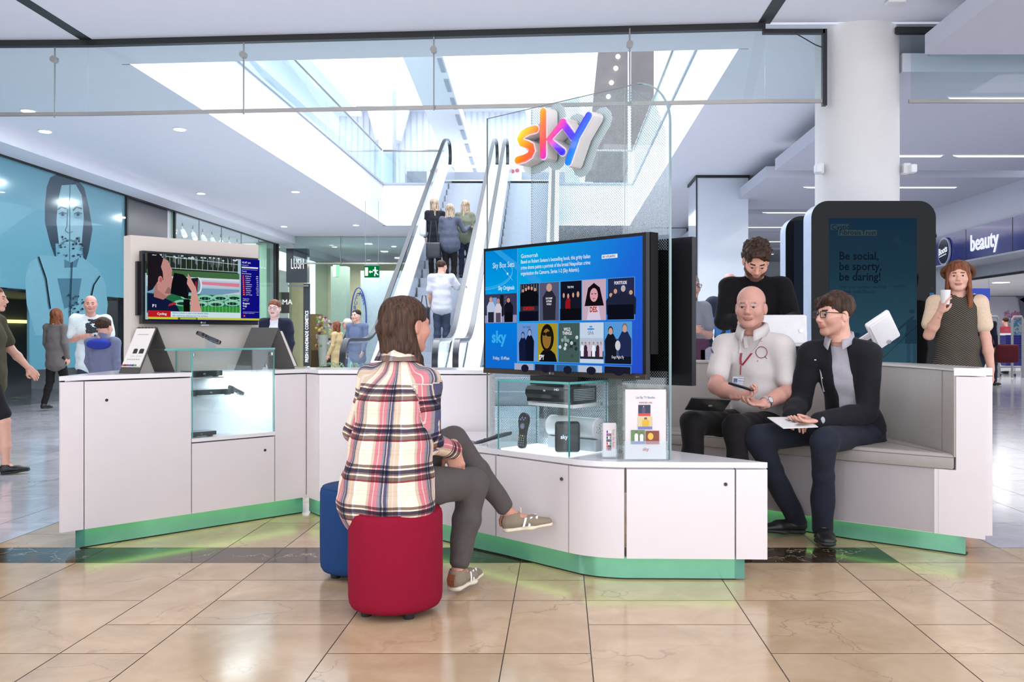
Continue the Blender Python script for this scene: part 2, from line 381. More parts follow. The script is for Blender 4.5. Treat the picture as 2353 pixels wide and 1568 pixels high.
# ---- round column and square pillar
b = MB(); b.cyl((2.93, 8.95, 0), (2.93, 8.95, ZC), 0.40, n=64); o = b.build('round_column', mat('column_paint', (0.72, 0.70, 0.68), 0.45, var=0.01), smooth=True, auto=40)
o['label'] = 'thick round white column rising behind the large black kiosk'; o['category'] = 'column'
b = MB(); b.box2((2.52, 16.8, 0), (3.48, 17.9, ZC-0.05)); PILM = mat('back_painted_glass', (0.66, 0.72, 0.78), 0.06, var=0.01, coat=0.6)
t = thing('square_pillar', (3, 17.3, 0), 'square white glass clad pillar left of the curly haired man', 'pillar')
b.build('cladding', PILM, t)
b = MB(); b.box2((2.50, 16.78, ZC-0.05), (3.5, 17.92, ZC)); b.box2((2.505, 16.785, 0), (2.53, 16.81, ZC-0.05)); b.build('edge_profile', BLACK, t)
b = MB(); b.box2((2.45, 24.9, 0), (3.45, 25.9, ZC-0.02)); o = b.build('square_pillar', PILM, label='farther pale square pillar seen right of the large television', category='pillar')
# small sensor on ceiling and cameras on the column
b = MB(); b.rbox((2.93+0.05, 8.05, ZC-0.02), (0.16, 0.12, 0.03), 0.01); o = b.build('ceiling_sensor', TRIMW, label='small white sensor on the ceiling above the round column', category='sensor')
for sx_, lab in ((-1, 'small white camera box on the left side of the round column'), (1, 'small white box on the right side of the round column')):
    t = thing('security_camera', (2.93+sx_*0.42, 8.9, 2.75), lab, 'camera')
    b = MB(); b.rbox((2.93+sx_*0.42, 8.78, 2.78), (0.07, 0.1, 0.10), 0.01); b.build('bracket', TRIMW, t)
    b = MB(); b.rbox((2.93+sx_*0.455, 8.70, 2.765), (0.06, 0.10, 0.08), 0.012); b.build('housing', TRIMW, t)

# ---- smoke curtain of glass hung across the mall
CURT = glass('curtain_glass', (0.90, 0.95, 0.95), refl=0.7)
t = thing('smoke_curtain', (-1.9, 8.9, 3.40), 'long glass smoke curtain hung from the ceiling across the mall', 'smoke curtain')
LN = [(-9, 9.23), (-4.8, 9.15), (1.95, 8.65), (2.5, 8.65)]
b = MB()
for (a_, c_) in zip(LN[:-1], LN[1:]): b.extr([(0, 0), (1, 0), (1, 1), (0, 1)], (a_[0], a_[1], 3.41), (c_[0]-a_[0], c_[1]-a_[1], 0), (0, 0, ZC-3.45), 0.008)
b.extr([(0, 0), (1, 0), (1, 1), (0, 1)], (3.35, 8.65, 3.41), (4.2, 0, 0), (0, 0, 0.6), 0.008)
b.build('glass_pane', CURT, t)
b = MB(); b.ribbon([(x, y, 3.405) for x, y in LN], 0.03, 0.035, (0, 1, 0)); b.build('bottom_rail', STEEL, t)
b = MB(); b.ribbon([(3.33, 8.65, 3.405), (7.5, 8.65, 3.405)], 0.03, 0.035, (0, 1, 0)); b.build('bottom_rail', STEEL, t)
for (u, Y) in ((126, 9.17), (560, 9.02), (997, 8.86), (1447, 8.70)):
    x = (u-CX)*Y/FPX
    b = MB(); b.cyl((x, Y, ZC-0.03), (x, Y, 3.37), 0.008, n=8); b.build('hanger_rod', STEEL, t)
    b = MB(); b.cyl((x, Y-0.04, 3.98-0.02), (x, Y+0.02, 3.98-0.02), 0.033, n=20); b.build('clamp_disc', STEEL, t)
o = MB().tube([(1.93+0.28, 8.6, ZC-0.1), (2.3, 8.6, 4.0), (2.42, 8.6, 3.93), (2.5, 8.6, 3.9)], 0.006).build('loose_cable', BLACK, label='thin loose black cable beside the round column at the ceiling', category='cable')
# far smoke curtain
t = thing('smoke_curtain', (-6, 27.1, 3.34), 'far glass smoke curtain above the green exit sign', 'smoke curtain')
b = MB(); b.box2((-8.05, 27.1, 3.34), (-4.2, 27.12, ZC)); b.build('glass_pane', glass('far_curtain_glass', (0.82, 0.9, 0.9), refl=1.0), t)
b = MB(); b.box2((-8.05, 27.08, 3.32), (-4.2, 27.14, 3.36)); b.box2((-8.05, 27.08, ZC-0.03), (-4.2, 27.14, ZC)); b.box2((-8.08, 27.08, 3.9), (-8.02, 27.14, ZC)); b.build('rail', STEEL, t)
for x in (-6.62, -4.6):
    b = MB(); b.cyl((x, 27.05, ZC), (x, 27.05, 3.3), 0.012, n=6); b.build('hanger_rod', STEEL, t)
# ---- downlights in the left ceiling
DL = [((65, 254), 'pair'), ((104, 301), ''), ((413, 296), ''), ((462, 444), ''), ((679, 440), ''), ((653, 520), ''), ((818, 517), ''), ((600, 520), None), ((769, 567), ''), ((905, 566), '')]
dl_lab = ['downlight beside the rail at the far left edge of the ceiling', 'downlight in the left ceiling above the turquoise poster', 'large downlight in the left ceiling nearest the atrium opening',
          'downlight in the left ceiling above the dark wall panel', 'downlight in the left ceiling beside the atrium opening', 'downlight in the far left ceiling above the bright shop window',
          'downlight near the far left corner of the atrium opening', '', 'downlight behind the far glass curtain above the small exit sign', 'downlight behind the far glass curtain near the escalator']
k = 0
for i, ((u, v), s_) in enumerate(DL):
    if s_ is None: continue
    p = onz(u, v, ZC); t = thing('downlight', (p.x, p.y, ZC-0.02), dl_lab[i], 'ceiling light', 'downlights of the left ceiling')
    r_ = 0.085
    b = MB(); b.cyl((p.x, p.y, ZC-0.012), (p.x, p.y, ZC-0.001), r_*1.15, n=24); b.build('trim_ring', TRIMW, t)
    b = MB(); b.cyl((p.x, p.y, ZC-0.02), (p.x, p.y, ZC-0.01), r_*0.9, n=24); b.build('lens', emat('downlight_lens', (1, 0.98, 0.95), 9.0), t)
# ================================================================== KIOSK COUNTERS
KW = mat('kiosk_laminate', (0.72, 0.665, 0.665), 0.28, var=0.01)
KTOP = mat('kiosk_worktop', (0.76, 0.73, 0.74), 0.12, var=0.01)
GAP = mat('shadow_gap', (0.05, 0.035, 0.025), 0.8)
CREAM = mat('cream_panel', (0.60, 0.54, 0.48), 0.5, var=0.01)
PLG = mat('green_plinth_glass', (0.17, 0.42, 0.31), 0.15, metal=0.35, emit=(0.12, 0.50, 0.32), es=0.06)
PLE = mat('plinth_end_glass', (0.10, 0.30, 0.24), 0.08, metal=0.3)
P0 = Vector((-2.65, 4.766, 0)); UU = Vector((0.6848, 0.7287, 0)); NB = Vector((-0.7287, 0.6848, 0)); ZZ = Vector((0, 0, 1))
def PL(s, o=0.0, z=0.0): return P0+UU*s+NB*o+ZZ*z
def xy(*ps): return [(p[0], p[1]) for p in ps]
HC = 0.938; HB = 0.11; ST = 0.024
def face_panel(a, b_, z0, z1, t_=0.018, gap=0.003):
    """a door board whose outer face runs from a to b_ (plan), body behind it"""
    a, b_ = Vector((a[0], a[1], 0)), Vector((b_[0], b_[1], 0)); d = (b_-a).normalized(); n = Vector((-d.y, d.x, 0))
    if n.dot(Vector((0, 1, 0))) < 0: n = -n
    a2, b2 = a+d*gap, b_-d*gap
    m_ = MB(); m_.prism(xy(a2, b2, b2+n*t_, a2+n*t_), z0, z1); return m_, d, n
def lock(parent, p, n):
    m_ = MB(); m_.cyl(Vector(p)-n*0.004, Vector(p)+n*0.004, 0.008, n=16); o = m_.build('lock', BLACK, parent)
def cabinet(pts, a, b_, z1, lab, lockpos=None, group=None, z0=HB, top_gap=0.008):
    c = sum((Vector((p[0], p[1], 0)) for p in pts), Vector())/len(pts)
    t = thing('counter_cabinet', (c.x, c.y, z0), lab, 'cabinet', group)
    m_ = MB(); m_.prism(pts, z0, z1-top_gap); m_.build('carcass', KW if lockpos is None else KW, t)
    m_, d, n = face_panel(a, b_, z0, z1-top_gap); dr = m_.build('door', KW, t)
    if lockpos:
        A = Vector((a[0], a[1], 0)); m_ = MB(); p = A+d*lockpos[0]+ZZ*lockpos[1]; m_.cyl(p-n*0.003, p+n*0.006, 0.008, n=16); m_.build('lock', BLACK, dr)
    return t
fo = 0.021
# left counter
cabinet(xy(PL(0.03, fo), PL(0.12, fo), PL(0.12, 0.28)), PL(0), PL(0.12), HC-ST, 'narrow white end panel unit at the left tip of the kiosk', z0=HB)
cabinet(xy(PL(0.123, fo), PL(0.706, fo), PL(0.706, 0.70), PL(0.58, 0.72), PL(0.123, 0.30)), PL(0.12), PL(0.708), HC-ST, 'tall white locked cabinet under the left flip chart', (0.115, 0.80))
cabinet(xy(PL(0.711, fo), PL(1.238, fo), PL(1.238, 0.42), PL(0.711, 0.42)), PL(0.708), PL(1.24), 0.55-0.022, 'white locked cabinet under the small television and glass case', (0.465, 0.44))
CN = (PL(1.463).x, PL(1.463).y)
M1, M2 = (-1.53, 5.686), (-0.447, 5.63)
cabinet(xy(PL(1.243, fo), PL(1.463, fo+0.012), (-1.66, 6.28), (-1.80, 6.20), PL(1.243, 0.42)), PL(1.24), PL(1.463), HC-ST, 'narrow white unit in the inner corner of the kiosk, left of the fold')
cabinet([(CN[0]+0.02, CN[1]+0.02), (M1[0]+0.0, M1[1]+0.03), (-1.53, 6.1), (-1.63, 6.26)], CN, M1, HC-ST, 'narrow white unit in the inner corner of the kiosk, right of the fold')
cabinet([(-1.52, 5.71), (M2[0]-0.003, M2[1]+0.025), (-0.45, 6.1), (-1.52, 6.1)], M1, M2, HC-ST, 'long white rear cabinet behind the seated woman')
# worktops
t = MB(); t.prism(xy(PL(-0.005, -0.004), PL(0.708, -0.004), PL(0.708, 0.73), (-2.78*1.0, 5.69)), HC-ST, HC)
t.build('worktop', KTOP, label='white worktop carrying the left flip chart', category='worktop')
t = MB(); t.prism(xy(PL(1.242, -0.004), PL(1.461, -0.004), (M1[0], M1[1]-0.004), (M2[0], M2[1]-0.004), (-0.447, 6.12), (-1.52, 6.14), PL(1.242, 0.73)), HC-ST, HC)
t.build('worktop', KTOP, label='white rear worktop running behind the seated woman', category='worktop')
# glass display case let into the left counter, under the small tv
t = thing('display_case', tuple(PL(0.97, 0.12, 0.55)), 'lit glass display case sunk in the left counter under the small television', 'display case')
m_ = MB(); m_.prism(xy(PL(0.709, -0.003), PL(1.241, -0.003), PL(1.241, 0.228), PL(0.709, 0.228)), 0.528, 0.55); m_.build('base', KTOP, t)
CASEW = mat('case_lining', (0.86, 0.90, 0.93), 0.4, var=0.0)
m_ = MB(); m_.prism(xy(PL(0.709, 0.02), PL(0.716, 0.02), PL(0.716, 0.228), PL(0.709, 0.228)), 0.55, HC); m_.prism(xy(PL(1.234, 0.02), PL(1.241, 0.02), PL(1.241, 0.228), PL(1.234, 0.228)), 0.55, HC)
m_.prism(xy(PL(0.709, 0.216), PL(1.241, 0.216), PL(1.241, 0.228), PL(0.709, 0.228)), 0.55, HC); m_.build('lining', CASEW, t)
EG = glass('case_glass', (0.94, 0.98, 0.98), refl=0.8)
def pane(pr, a, b_, z0, z1, th=0.006):
    a, b_ = Vector(a), Vector(b_); a.z = b_.z = 0; d = (b_-a).normalized(); n = Vector((-d.y, d.x, 0)); m_ = MB()
    m_.prism(xy(a, b_, b_+n*th, a+n*th), z0, z1); o = m_.build('glass_pane', EG, pr)
    e = MB(); e.prism(xy(a, a+d*0.004, a+d*0.004+n*th, a+n*th), z0, z1); e.prism(xy(b_-d*0.004, b_, b_+n*th, b_-d*0.004+n*th), z0, z1)
    e.prism(xy(a, b_, b_+n*th, a+n*th), z1, z1+0.002); e.build('glass_edge', GREENEDGE, o); return o
pane(t, PL(0.712, 0.0), PL(1.238, 0.0), 0.551, 1.066); pane(t, PL(0.712, 0.0), PL(0.712, 0.21), HC, 1.066); pane(t, PL(1.238, 0.0), PL(1.238, 0.21), HC, 1.066)
m_ = MB(); m_.prism(xy(PL(0.55, -0.002), PL(1.24, -0.002), PL(1.24, 0.225), PL(0.55, 0.225)), 1.069, 1.077); o = m_.build('top_glass', EG, t)
m_ = MB(); m_.prism(xy(PL(0.55, -0.004), PL(1.24, -0.004), PL(1.24, -0.001), PL(0.55, -0.001)), 1.067, 1.078); m_.build('glass_edge', GREENEDGE, o)
m_ = MB(); m_.prism(xy(PL(0.718, 0.04), PL(1.10, 0.04), PL(1.10, 0.205), PL(0.718, 0.205)), 0.785, 0.792); m_.build('shelf', EG, t)
m_ = MB(); m_.prism(xy(PL(0.70, 0.05), PL(0.93, 0.05), PL(0.93, 0.2), PL(0.70, 0.2)), 0.897, 0.905); m_.build('shelf', STEEL, t)
for q_ in (0.722, 1.225): m_ = MB(); m_.rbox(PL(q_, 0.006, 1.04), (0.014, 0.012, 0.02), 0.002); m_.build('glass_clip', STEEL, t)
area('case_light', tuple(PL(0.97, 0.12, 0.93)), 0.4, 0.12, 2.6, (0.85, 0.95, 1.0), (0, 0, math.atan2(UU.y, UU.x)))
# tv wall
m_ = MB(); m_.prism(xy(PL(0.451, 0.23), PL(1.254, 0.23), PL(1.254, 0.33), PL(0.451, 0.33)), HC, 1.74)
WP = m_.build('screen_wall', CREAM, label='free standing beige panel behind the small television', category='panel')
m_ = MB(); m_.prism(xy(PL(0.709, 0.2285), PL(1.241, 0.2285), PL(1.241, 0.33), PL(0.709, 0.33)), 0.55, HC-0.001); m_.build('wall_lower', CREAM, WP)

# low front counter with the curved corner
HL = 0.562
def bez(p0, p1, p2, n): return [((1-t)**2*p0[0]+2*(1-t)*t*p1[0]+t*t*p2[0], (1-t)**2*p0[1]+2*(1-t)*t*p1[1]+t*t*p2[1]) for t in [i/n for i in range(n+1)]]
LC = [(-1.02, 5.33), (-0.486, 4.82), (-0.342, 4.695), (0.035, 4.333)]
CV = bez((0.035, 4.333), (0.13, 4.235), (0.30, 4.215), 10)
LE = [(0.959, 4.20)]
front = LC+CV[1:]+LE
back = [(0.567, 4.63), (-0.12, 5.25), (-0.44, 5.56), (-1.02, 5.62)]
t = MB(); t.prism(front+back, HL-ST-0.002, HL); t.build('worktop', KTOP, label='low white worktop with curved front edge under the large television', category='worktop')
def inset(pl, d):
    r = []
    for i, p in enumerate(pl):
        a = Vector((*pl[max(i-1, 0)],)); b_ = Vector((*pl[min(i+1, len(pl)-1)],)); dd = (b_-a).normalized(); n = Vector((-dd.y, dd.x)); r.append((p[0]+n.x*d, p[1]+n.y*d))
    return r
def lowcab(fr, bk, lab, lockp=None):
    outer = inset(fr, 0.0); inner = inset(fr, 0.018)
    c = Vector((sum(p[0] for p in fr)/len(fr), sum(p[1] for p in fr)/len(fr), HB)); tt = thing('counter_cabinet', tuple(c), lab, 'cabinet')
    m_ = MB(); m_.prism(inset(fr, 0.021)+bk, HB+0.002, HL-ST-0.006); m_.build('carcass', KW, tt)
    m_ = MB(); m_.prism(outer+list(reversed(inner)), HB, HL-ST-0.010); dr = m_.build('door', KW, tt, smooth=True, auto=20)
    if lockp: m_ = MB(); m_.cyl((lockp[0], lockp[1]-0.004, lockp[2]), (lockp[0], lockp[1]+0.01, lockp[2]), 0.008, n=16); m_.build('lock', BLACK, dr)
def lerp(a, b_, t): return (a[0]+(b_[0]-a[0])*t, a[1]+(b_[1]-a[1])*t)
g_ = 0.004
lowcab([LC[0], lerp(LC[1], LC[2], 0.97)], [(-0.10, 4.93), (-0.5, 5.5)], 'low white cabinet directly behind the crossed legs of the woman')
lowcab([lerp(LC[2], LC[3], 0.01), lerp(LC[2], LC[3], 0.99)], [(0.28, 4.60), (-0.08, 4.92)], 'low white locked cabinet under the glass case', (0.0, 4.357, 0.46))
lowcab([lerp(CV[0], CV[1], 0.1)]+CV[1:-1]+[lerp(CV[-2], CV[-1], 0.8)], [(0.31, 4.57), (0.29, 4.59)], 'curved white cabinet at the rounded corner of the low counter')
lowcab([(0.305, 4.215), (0.807, 4.2035)], [(0.70, 4.38), (0.52, 4.58), (0.33, 4.56)], 'widest low white cabinet, locked, at the right of the low counter', (0.765, 4.203, 0.46))
lowcab([(0.815, 4.2035), (0.959, 4.20)], [(0.94, 4.222), (0.81, 4.37)], 'narrow white end panel at the right tip of the low counter')

# plinths of green lit glass
def plinth(path, lab, z1=0.105, endside=None, ends=()):
    P_ = [Vector((p[0], p[1], 0)) for p in path]; c = P_[len(P_)//2]
    tt = thing('lit_plinth', (c.x, c.y, 0), lab, 'plinth')
    m_ = MB(); inner = inset([(p.x, p.y) for p in P_], 0.012); m_.prism([(p.x, p.y) for p in P_]+list(reversed(inner)), 0.008, z1+0.004); m_.build('glass_panel', PLG, tt, smooth=True, auto=25)
    m_ = MB(); i2 = inset([(p.x, p.y) for p in P_], 0.008); i3 = inset([(p.x, p.y) for p in P_], 0.05); m_.prism(i2+list(reversed(i3)), 0.0, 0.012); m_.build('base_strip', BLACK, tt)
    for e in ends:
        m_ = MB(); m_.box((e[0], e[1], z1/2+0.006), (0.045, 0.006, z1-0.004), rz(e[2])); m_.build('end_glass', PLE, tt)
plinth(inset([tuple(PL(0.13, 0.0)[:2]), tuple(PL(1.463, 0.0)[:2])], 0.045), 'green lit glass plinth under the left counter', ends=[(PL(0.115, 0.045).x, PL(0.115, 0.045).y, math.atan2(UU.y, UU.x))])
plinth([(CN[0]-0.0, CN[1]+0.06), (-1.55, 5.76), (-0.95, 5.35)], 'green lit glass plinth in the inner corner of the kiosk')
plinth(inset([(-1.02, 5.33)]+LC[1:]+CV[1:]+[(0.82, 4.204)], 0.045), 'green lit glass plinth curving under the low front counter', ends=[(0.84, 4.25, 0)])
def strip(a, b_, off, pw, w=0.075):
    a, b_ = Vector((a[0], a[1], 0)), Vector((b_[0], b_[1], 0)); d = b_-a; n = Vector((-d.y, d.x, 0)).normalized(); c = (a+b_)/2+n*off
    area('plinth_led', (c.x, c.y, HB-0.006), d.length, w, pw, (0.55, 1.0, 0.30), (0, 0, math.atan2(d.y, d.x)))
strip(PL(0.13), PL(1.4), 0.022, .55); strip((-1.62, 5.78), (-1.1, 5.38), 0.02, .25); strip((-1.0, 5.33), (0.03, 4.34), 0.02, .45); strip((0.1, 4.24), (0.82, 4.204), 0.02, .25)
# under-light for the left front end
# ---------------- bench
BF = [(0.40, 5.99), (0.89, 5.695), (1.30, 5.32), (1.58, 5.05), (1.96, 4.757), (2.045, 4.70)]
BB = bez((2.045, 4.70), (2.06, 5.45), (1.85, 5.75), 10)[1:]+bez((1.85, 5.75), (1.55, 6.05), (1.1, 6.08), 8)[1:]+[(0.40, 6.22)]
LEA = mat('taupe_leather', srgb(160, 153, 147), 0.42, var=0.02, scale=30, bump=0.08)
LEAS = mat('taupe_leather_seam', srgb(120, 113, 107), 0.6)
t = thing('bench', (1.6, 5.3, 0), 'white curved bench with taupe leather seat and backrest', 'bench')
def inset_closed(pl, d):
    n = len(pl); r = []
    for i in range(n):
        a = Vector(pl[i-1]); b_ = Vector(pl[i]); c = Vector(pl[(i+1) % n]); d1 = (b_-a).normalized(); d2 = (c-b_).normalized()
        n1 = Vector((-d1.y, d1.x)); n2 = Vector((-d2.y, d2.x)); nn = (n1+n2); nn = nn/max(nn.length_squared, 0.3)*2*0.5*2
        r.append((b_.x+nn.x*d/1.0*0.5*1.0, b_.y+nn.y*d*0.5))
    return r
seat = BF+BB
m_ = MB(); n_ = len(seat); rings = []
for (ins, z) in ((0.006, 0.455), (0, 0.465), (0, 0.515), (0.008, 0.530), (0.03, 0.536), (0.12, 0.536)):
    rings.append([(p[0], p[1], z) for p in inset_closed(seat, ins)])
vs = [p for r in rings for p in r]; fs = [(j*n_+i, j*n_+(i+1) % n_, (j+1)*n_+(i+1) % n_, (j+1)*n_+i) for j in range(len(rings)-1) for i in range(n_)]
fs += [tuple(reversed(range(n_))), tuple((len(rings)-1)*n_+i for i in range(n_))]
m_.add(vs, fs); so = m_.build('seat_cushion', LEA, t, smooth=True, auto=50)
m_ = MB()
m_.tube([(p[0], p[1], 0.517) for p in inset_closed(seat, -0.001)[:6]], 0.0022, n=5); m_.tube([(p[0], p[1], 0.5365) for p in inset_closed(seat, 0.045)[:6]], 0.0014, n=5)
m_.build('seam', LEAS, so)
# backrest: upholstery then white shell
bk = [BF[-1]]+BB
def off(pl, d): return [(p[0], p[1]) for p in inset(pl, d)]
b1 = off(bk, -0.0); b2 = off(bk, -0.075); b3 = off(bk, -0.20)
m_ = MB(); prof = [(0.0, 0.52), (0.0, 0.965), (-0.012, 0.98), (-0.075, 0.985), (-0.077, 0.985), (-0.077, 0.50)]
vs = []
for d, z in prof: vs += [(p[0], p[1], z) for p in inset(bk, d)]
K = len(bk); J = len(prof)
fs = [(j*K+i, j*K+i+1, (j+1)*K+i+1, (j+1)*K+i) for j in range(J-1) for i in range(K-1)]+[tuple(j*K for j in range(J)), tuple(reversed([j*K+K-1 for j in range(J)]))]
m_.add(vs, fs); bo = m_.build('backrest', LEA, t, smooth=True, auto=50)
m_ = MB(); m_.tube([(p[0], p[1], z) for (p, z) in [(inset(bk, 0.002)[1], 0.54), (inset(bk, 0.002)[1], 0.965)]], 0.0016, n=5)
m_.tube([(p[0], p[1], 0.968) for p in inset(bk, 0.001)], 0.0018, n=5); m_.build('seam', LEAS, bo)
m_ = MB(); m_.prism(b2+list(reversed(b3)), HB, 0.985-0.045); m_.build('shell', KW, t, smooth=True, auto=30)
m_ = MB(); m_.prism(b2+list(reversed(b3)), 0.985-0.04, 0.985); m_.build('shell_cap', KTOP, t, smooth=True, auto=30)
fr = [(p[0]+0.008, p[1]+0.012) for p in BF]
m_ = MB(); m_.prism(fr[:5]+[(1.985, 4.745), (2.0, 5.2), (1.6, 5.6), (0.5, 6.15)], HB+0.002, 0.452); m_.build('base', KW, t)
m_ = MB(); m_.prism([(1.968, 4.76), (2.165, 4.608), (2.165, 4.66), (1.975, 4.80)], HB, 0.452); m_.prism([(2.055, 4.695), (2.165, 4.608), (2.165, 4.66), (2.06, 4.73)], 0.452, 0.94); m_.build('end_panel', KW, t)
m_ = MB(); m_.prism([(2.045, 4.70), (2.168, 4.605), (2.168, 4.72), (2.06, 4.75)], 0.945, 0.985); m_.build('end_cap', KTOP, t)
m_ = MB()
for i in range(4): mm_, _, _ = face_panel(fr[i], fr[i+1], HB, 0.452, 0.01, 0.0); m_.add(mm_.v, mm_.f)
m_.build('front_panel', KW, t)
plinth(inset(BF[:5]+[(2.07, 4.668)], 0.07), 'green lit glass plinth under the bench', ends=[(2.10, 4.755, -0.7)])
strip((1.0, 5.60), (2.05, 4.70), 0.045, 0.6)

# ---------------- central glass fin
FL_, FR_ = Vector((-0.423, 5.15, 0)), Vector((0.518, 4.296, 0)); FU = (FR_-FL_).normalized(); FN = Vector((FU.y, -FU.x, 0))   # FN towards the camera
FW = (FR_-FL_).length; FH0, FH1 = HL, 2.392
def dots(name, scale, rad, tint, ink, edge=0.0):
    """glass printed with a fine dot screen"""
    m, N, L, b = _new(name); N.remove(b)
    uv = N.new('ShaderNodeUVMap'); sp = N.new('ShaderNodeSeparateXYZ')
    def M_(op, a, b_=None, c=None):
        q = N.new('ShaderNodeMath'); q.operation = op
        for i, x in enumerate((a, b_, c)):
            if x is None: continue
            if isinstance(x, (int, float)): q.inputs[i].default_value = x
            else: L.new(x, q.inputs[i])
        return q.outputs[0]
    L.new(uv.outputs[0], sp.inputs[0]); X = M_('MULTIPLY', sp.outputs[0], scale); Y = M_('MULTIPLY', sp.outputs[1], scale)
    a = M_('ADD', X, Y); c = M_('SUBTRACT', X, Y)
    da = M_('SUBTRACT', M_('FRACT', a), 0.5); dc = M_('SUBTRACT', M_('FRACT', c), 0.5)
    r = M_('SQRT', M_('ADD', M_('MULTIPLY', da, da), M_('MULTIPLY', dc, dc)))
    isd = M_('LESS_THAN', r, rad)
    t_ = N.new('ShaderNodeBsdfTransparent'); t_.inputs[0].default_value = (*tint, 1)
    g = N.new('ShaderNodeBsdfGlossy'); g.inputs['Roughness'].default_value = 0.03
    m1 = N.new('ShaderNodeMixShader'); m1.inputs[0].default_value = 0.02; L.new(t_.outputs[0], m1.inputs[1]); L.new(g.outputs[0], m1.inputs[2])
    df = N.new('ShaderNodeBsdfDiffuse'); df.inputs[0].default_value = (*ink, 1)
    m2 = N.new('ShaderNodeMixShader'); L.new(isd, m2.inputs[0]); L.new(m1.outputs[0], m2.inputs[1]); L.new(df.outputs[0], m2.inputs[2])
    L.new(m2.outputs[0], N['Material Output'].inputs[0]); MATS[name] = m; return m
DOTW = dots('dot_printed_glass', 70, 0.30, (0.93, 0.97, 0.97), (0.36, 0.37, 0.38))
DOTB = dots('black_mesh_print', 70, 0.30, (0.35, 0.40, 0.38), (0.02, 0.02, 0.02))
EDGEG = mat('fin_edge', (0.22, 0.31, 0.32), 0.1)
def uvplane(mb, O, U, V):
    O = Vector(O); mb.uv = [((Vector(p)-O).dot(U), (Vector(p)-O).dot(V)) for p in mb.v]
t = thing('glass_fin', tuple((FL_+FR_)/2+ZZ*HL), 'tall dot printed glass screen carrying the rainbow coloured letters', 'glass screen')
rc = 0.22
def fin_outline(i=0.0):
    pts = [(i, 0), (FW-i, 0), (FW-i, FH1-FH0-rc)]
    for k_ in range(1, 12):
        a = k_/12*math.pi/2; pts.append((FW-rc-i+rc*math.cos(a)*1.0, FH1-FH0-rc-i+rc*math.sin(a)*1.0))
    pts += [(i, FH1-FH0-i)]
    return pts
O_ = FL_+ZZ*FH0
m_ = MB(); m_.extr(fin_outline(), O_, FU, ZZ, 0.008, off=-0.004); m_.build('clear_glass', glass('fin_glass', (0.95, 0.98, 0.98), refl=0.8), t)
m_ = MB(); ol = fin_outline(); ol = ol[1:]; m_.ribbon([O_+FU*p[0]+ZZ*p[1] for p in ol[:-1]], 0.014, 0.006, FN); m_.build('polished_edge', EDGEG, t)
m_ = MB(); m_.ribbon([O_+FU*ol[-2][0]+ZZ*ol[-2][1], O_+FU*ol[-1][0]+ZZ*ol[-1][1], O_], 0.010, 0.0028, FN); m_.build('thin_edge', mat('thin_edge_grey', (0.2, 0.22, 0.22), 0.2), t)
m_ = MB(); x0 = 0.34; m_.extr([(x0, 1.08), (x0+0.0, FH1-FH0-0.005), (FW-0.3, FH1-FH0-0.005), (FW-0.12, FH1-FH0-0.06), (FW-0.03, FH1-FH0-0.25), (FW-0.02, 1.0)], O_, FU, ZZ, 0, off=-0.006); uvplane(m_, O_, FU, ZZ)
m_.build('printed_film', DOTW, t)
m_ = MB(); m_.extr([(0.03, 0), (FW-0.02, 0), (FW-0.02, 0.42), (0.03, 0.42)], O_, FU, ZZ, 0, off=-0.006); uvplane(m_, O_, FU, ZZ); m_.build('lower_film', DOTW, t)
m_ = MB(); m_.extr([(FW-0.25, 0.42), (FW-0.01, 0.42), (FW-0.01, 1.0), (FW-0.25, 1.0)], O_, FU, ZZ, 0, off=-0.006); uvplane(m_, O_, FU, ZZ); m_.build('mesh_film', DOTB, t)
for s_ in (0.36, 1.0):
    m_ = MB(); m_.extr([(s_, 0.9), (s_+0.003, 0.9), (s_+0.003, FH1-FH0-0.01), (s_, FH1-FH0-0.01)], O_, FU, ZZ, 0.002, off=0.005); m_.build('joint', mat('joint_grey', (0.3, 0.33, 0.33), 0.3), t)
# grey plate behind the sign
PLT = glass('frosted_plate', (0.80, 0.80, 0.80), refl=0.4, rough=0.3)
def rainbow(name):
    m, N, L, b = _new(name); uv = N.new('ShaderNodeUVMap'); sp = N.new('ShaderNodeSeparateXYZ'); L.new(uv.outputs[0], sp.inputs[0])
    ad = N.new('ShaderNodeMath'); ad.operation = 'MULTIPLY_ADD'; ad.inputs[1].default_value = -0.9; L.new(sp.outputs[1], ad.inputs[0]); L.new(sp.outputs[0], ad.inputs[2])
    cr = N.new('ShaderNodeValToRGB'); e = cr.color_ramp.elements; e[0].position = 0.0; e[0].color = (*srgb(255, 205, 20), 1); e[1].position = 1.0; e[1].color = (*srgb(20, 110, 230), 1)
    for p_, c_ in ((0.10, srgb(255, 160, 10)), (0.30, srgb(255, 95, 20)), (0.48, srgb(250, 60, 70)), (0.60, srgb(190, 40, 150)), (0.70, srgb(90, 20, 190)), (0.85, srgb(40, 30, 190))):
        q = e.new(p_); q.color = (*c_, 1)
    L.new(ad.outputs[0], cr.inputs[0]); L.new(cr.outputs[0], b.inputs['Base Color']); L.new(cr.outputs[0], b.inputs['Emission Color']); b.inputs['Emission Strength'].default_value = 0.55
    b.inputs['Roughness'].default_value = 0.08; b.inputs['Coat Weight'].default_value = 0.6; MATS[name] = m; return m
RB = rainbow('rainbow_enamel'); SIDE = mat('sign_side', (0.72, 0.68, 0.66), 0.3); SIDEL = mat('sign_rim', (0.85, 0.75, 0.85), 0.1, coat=0.5)
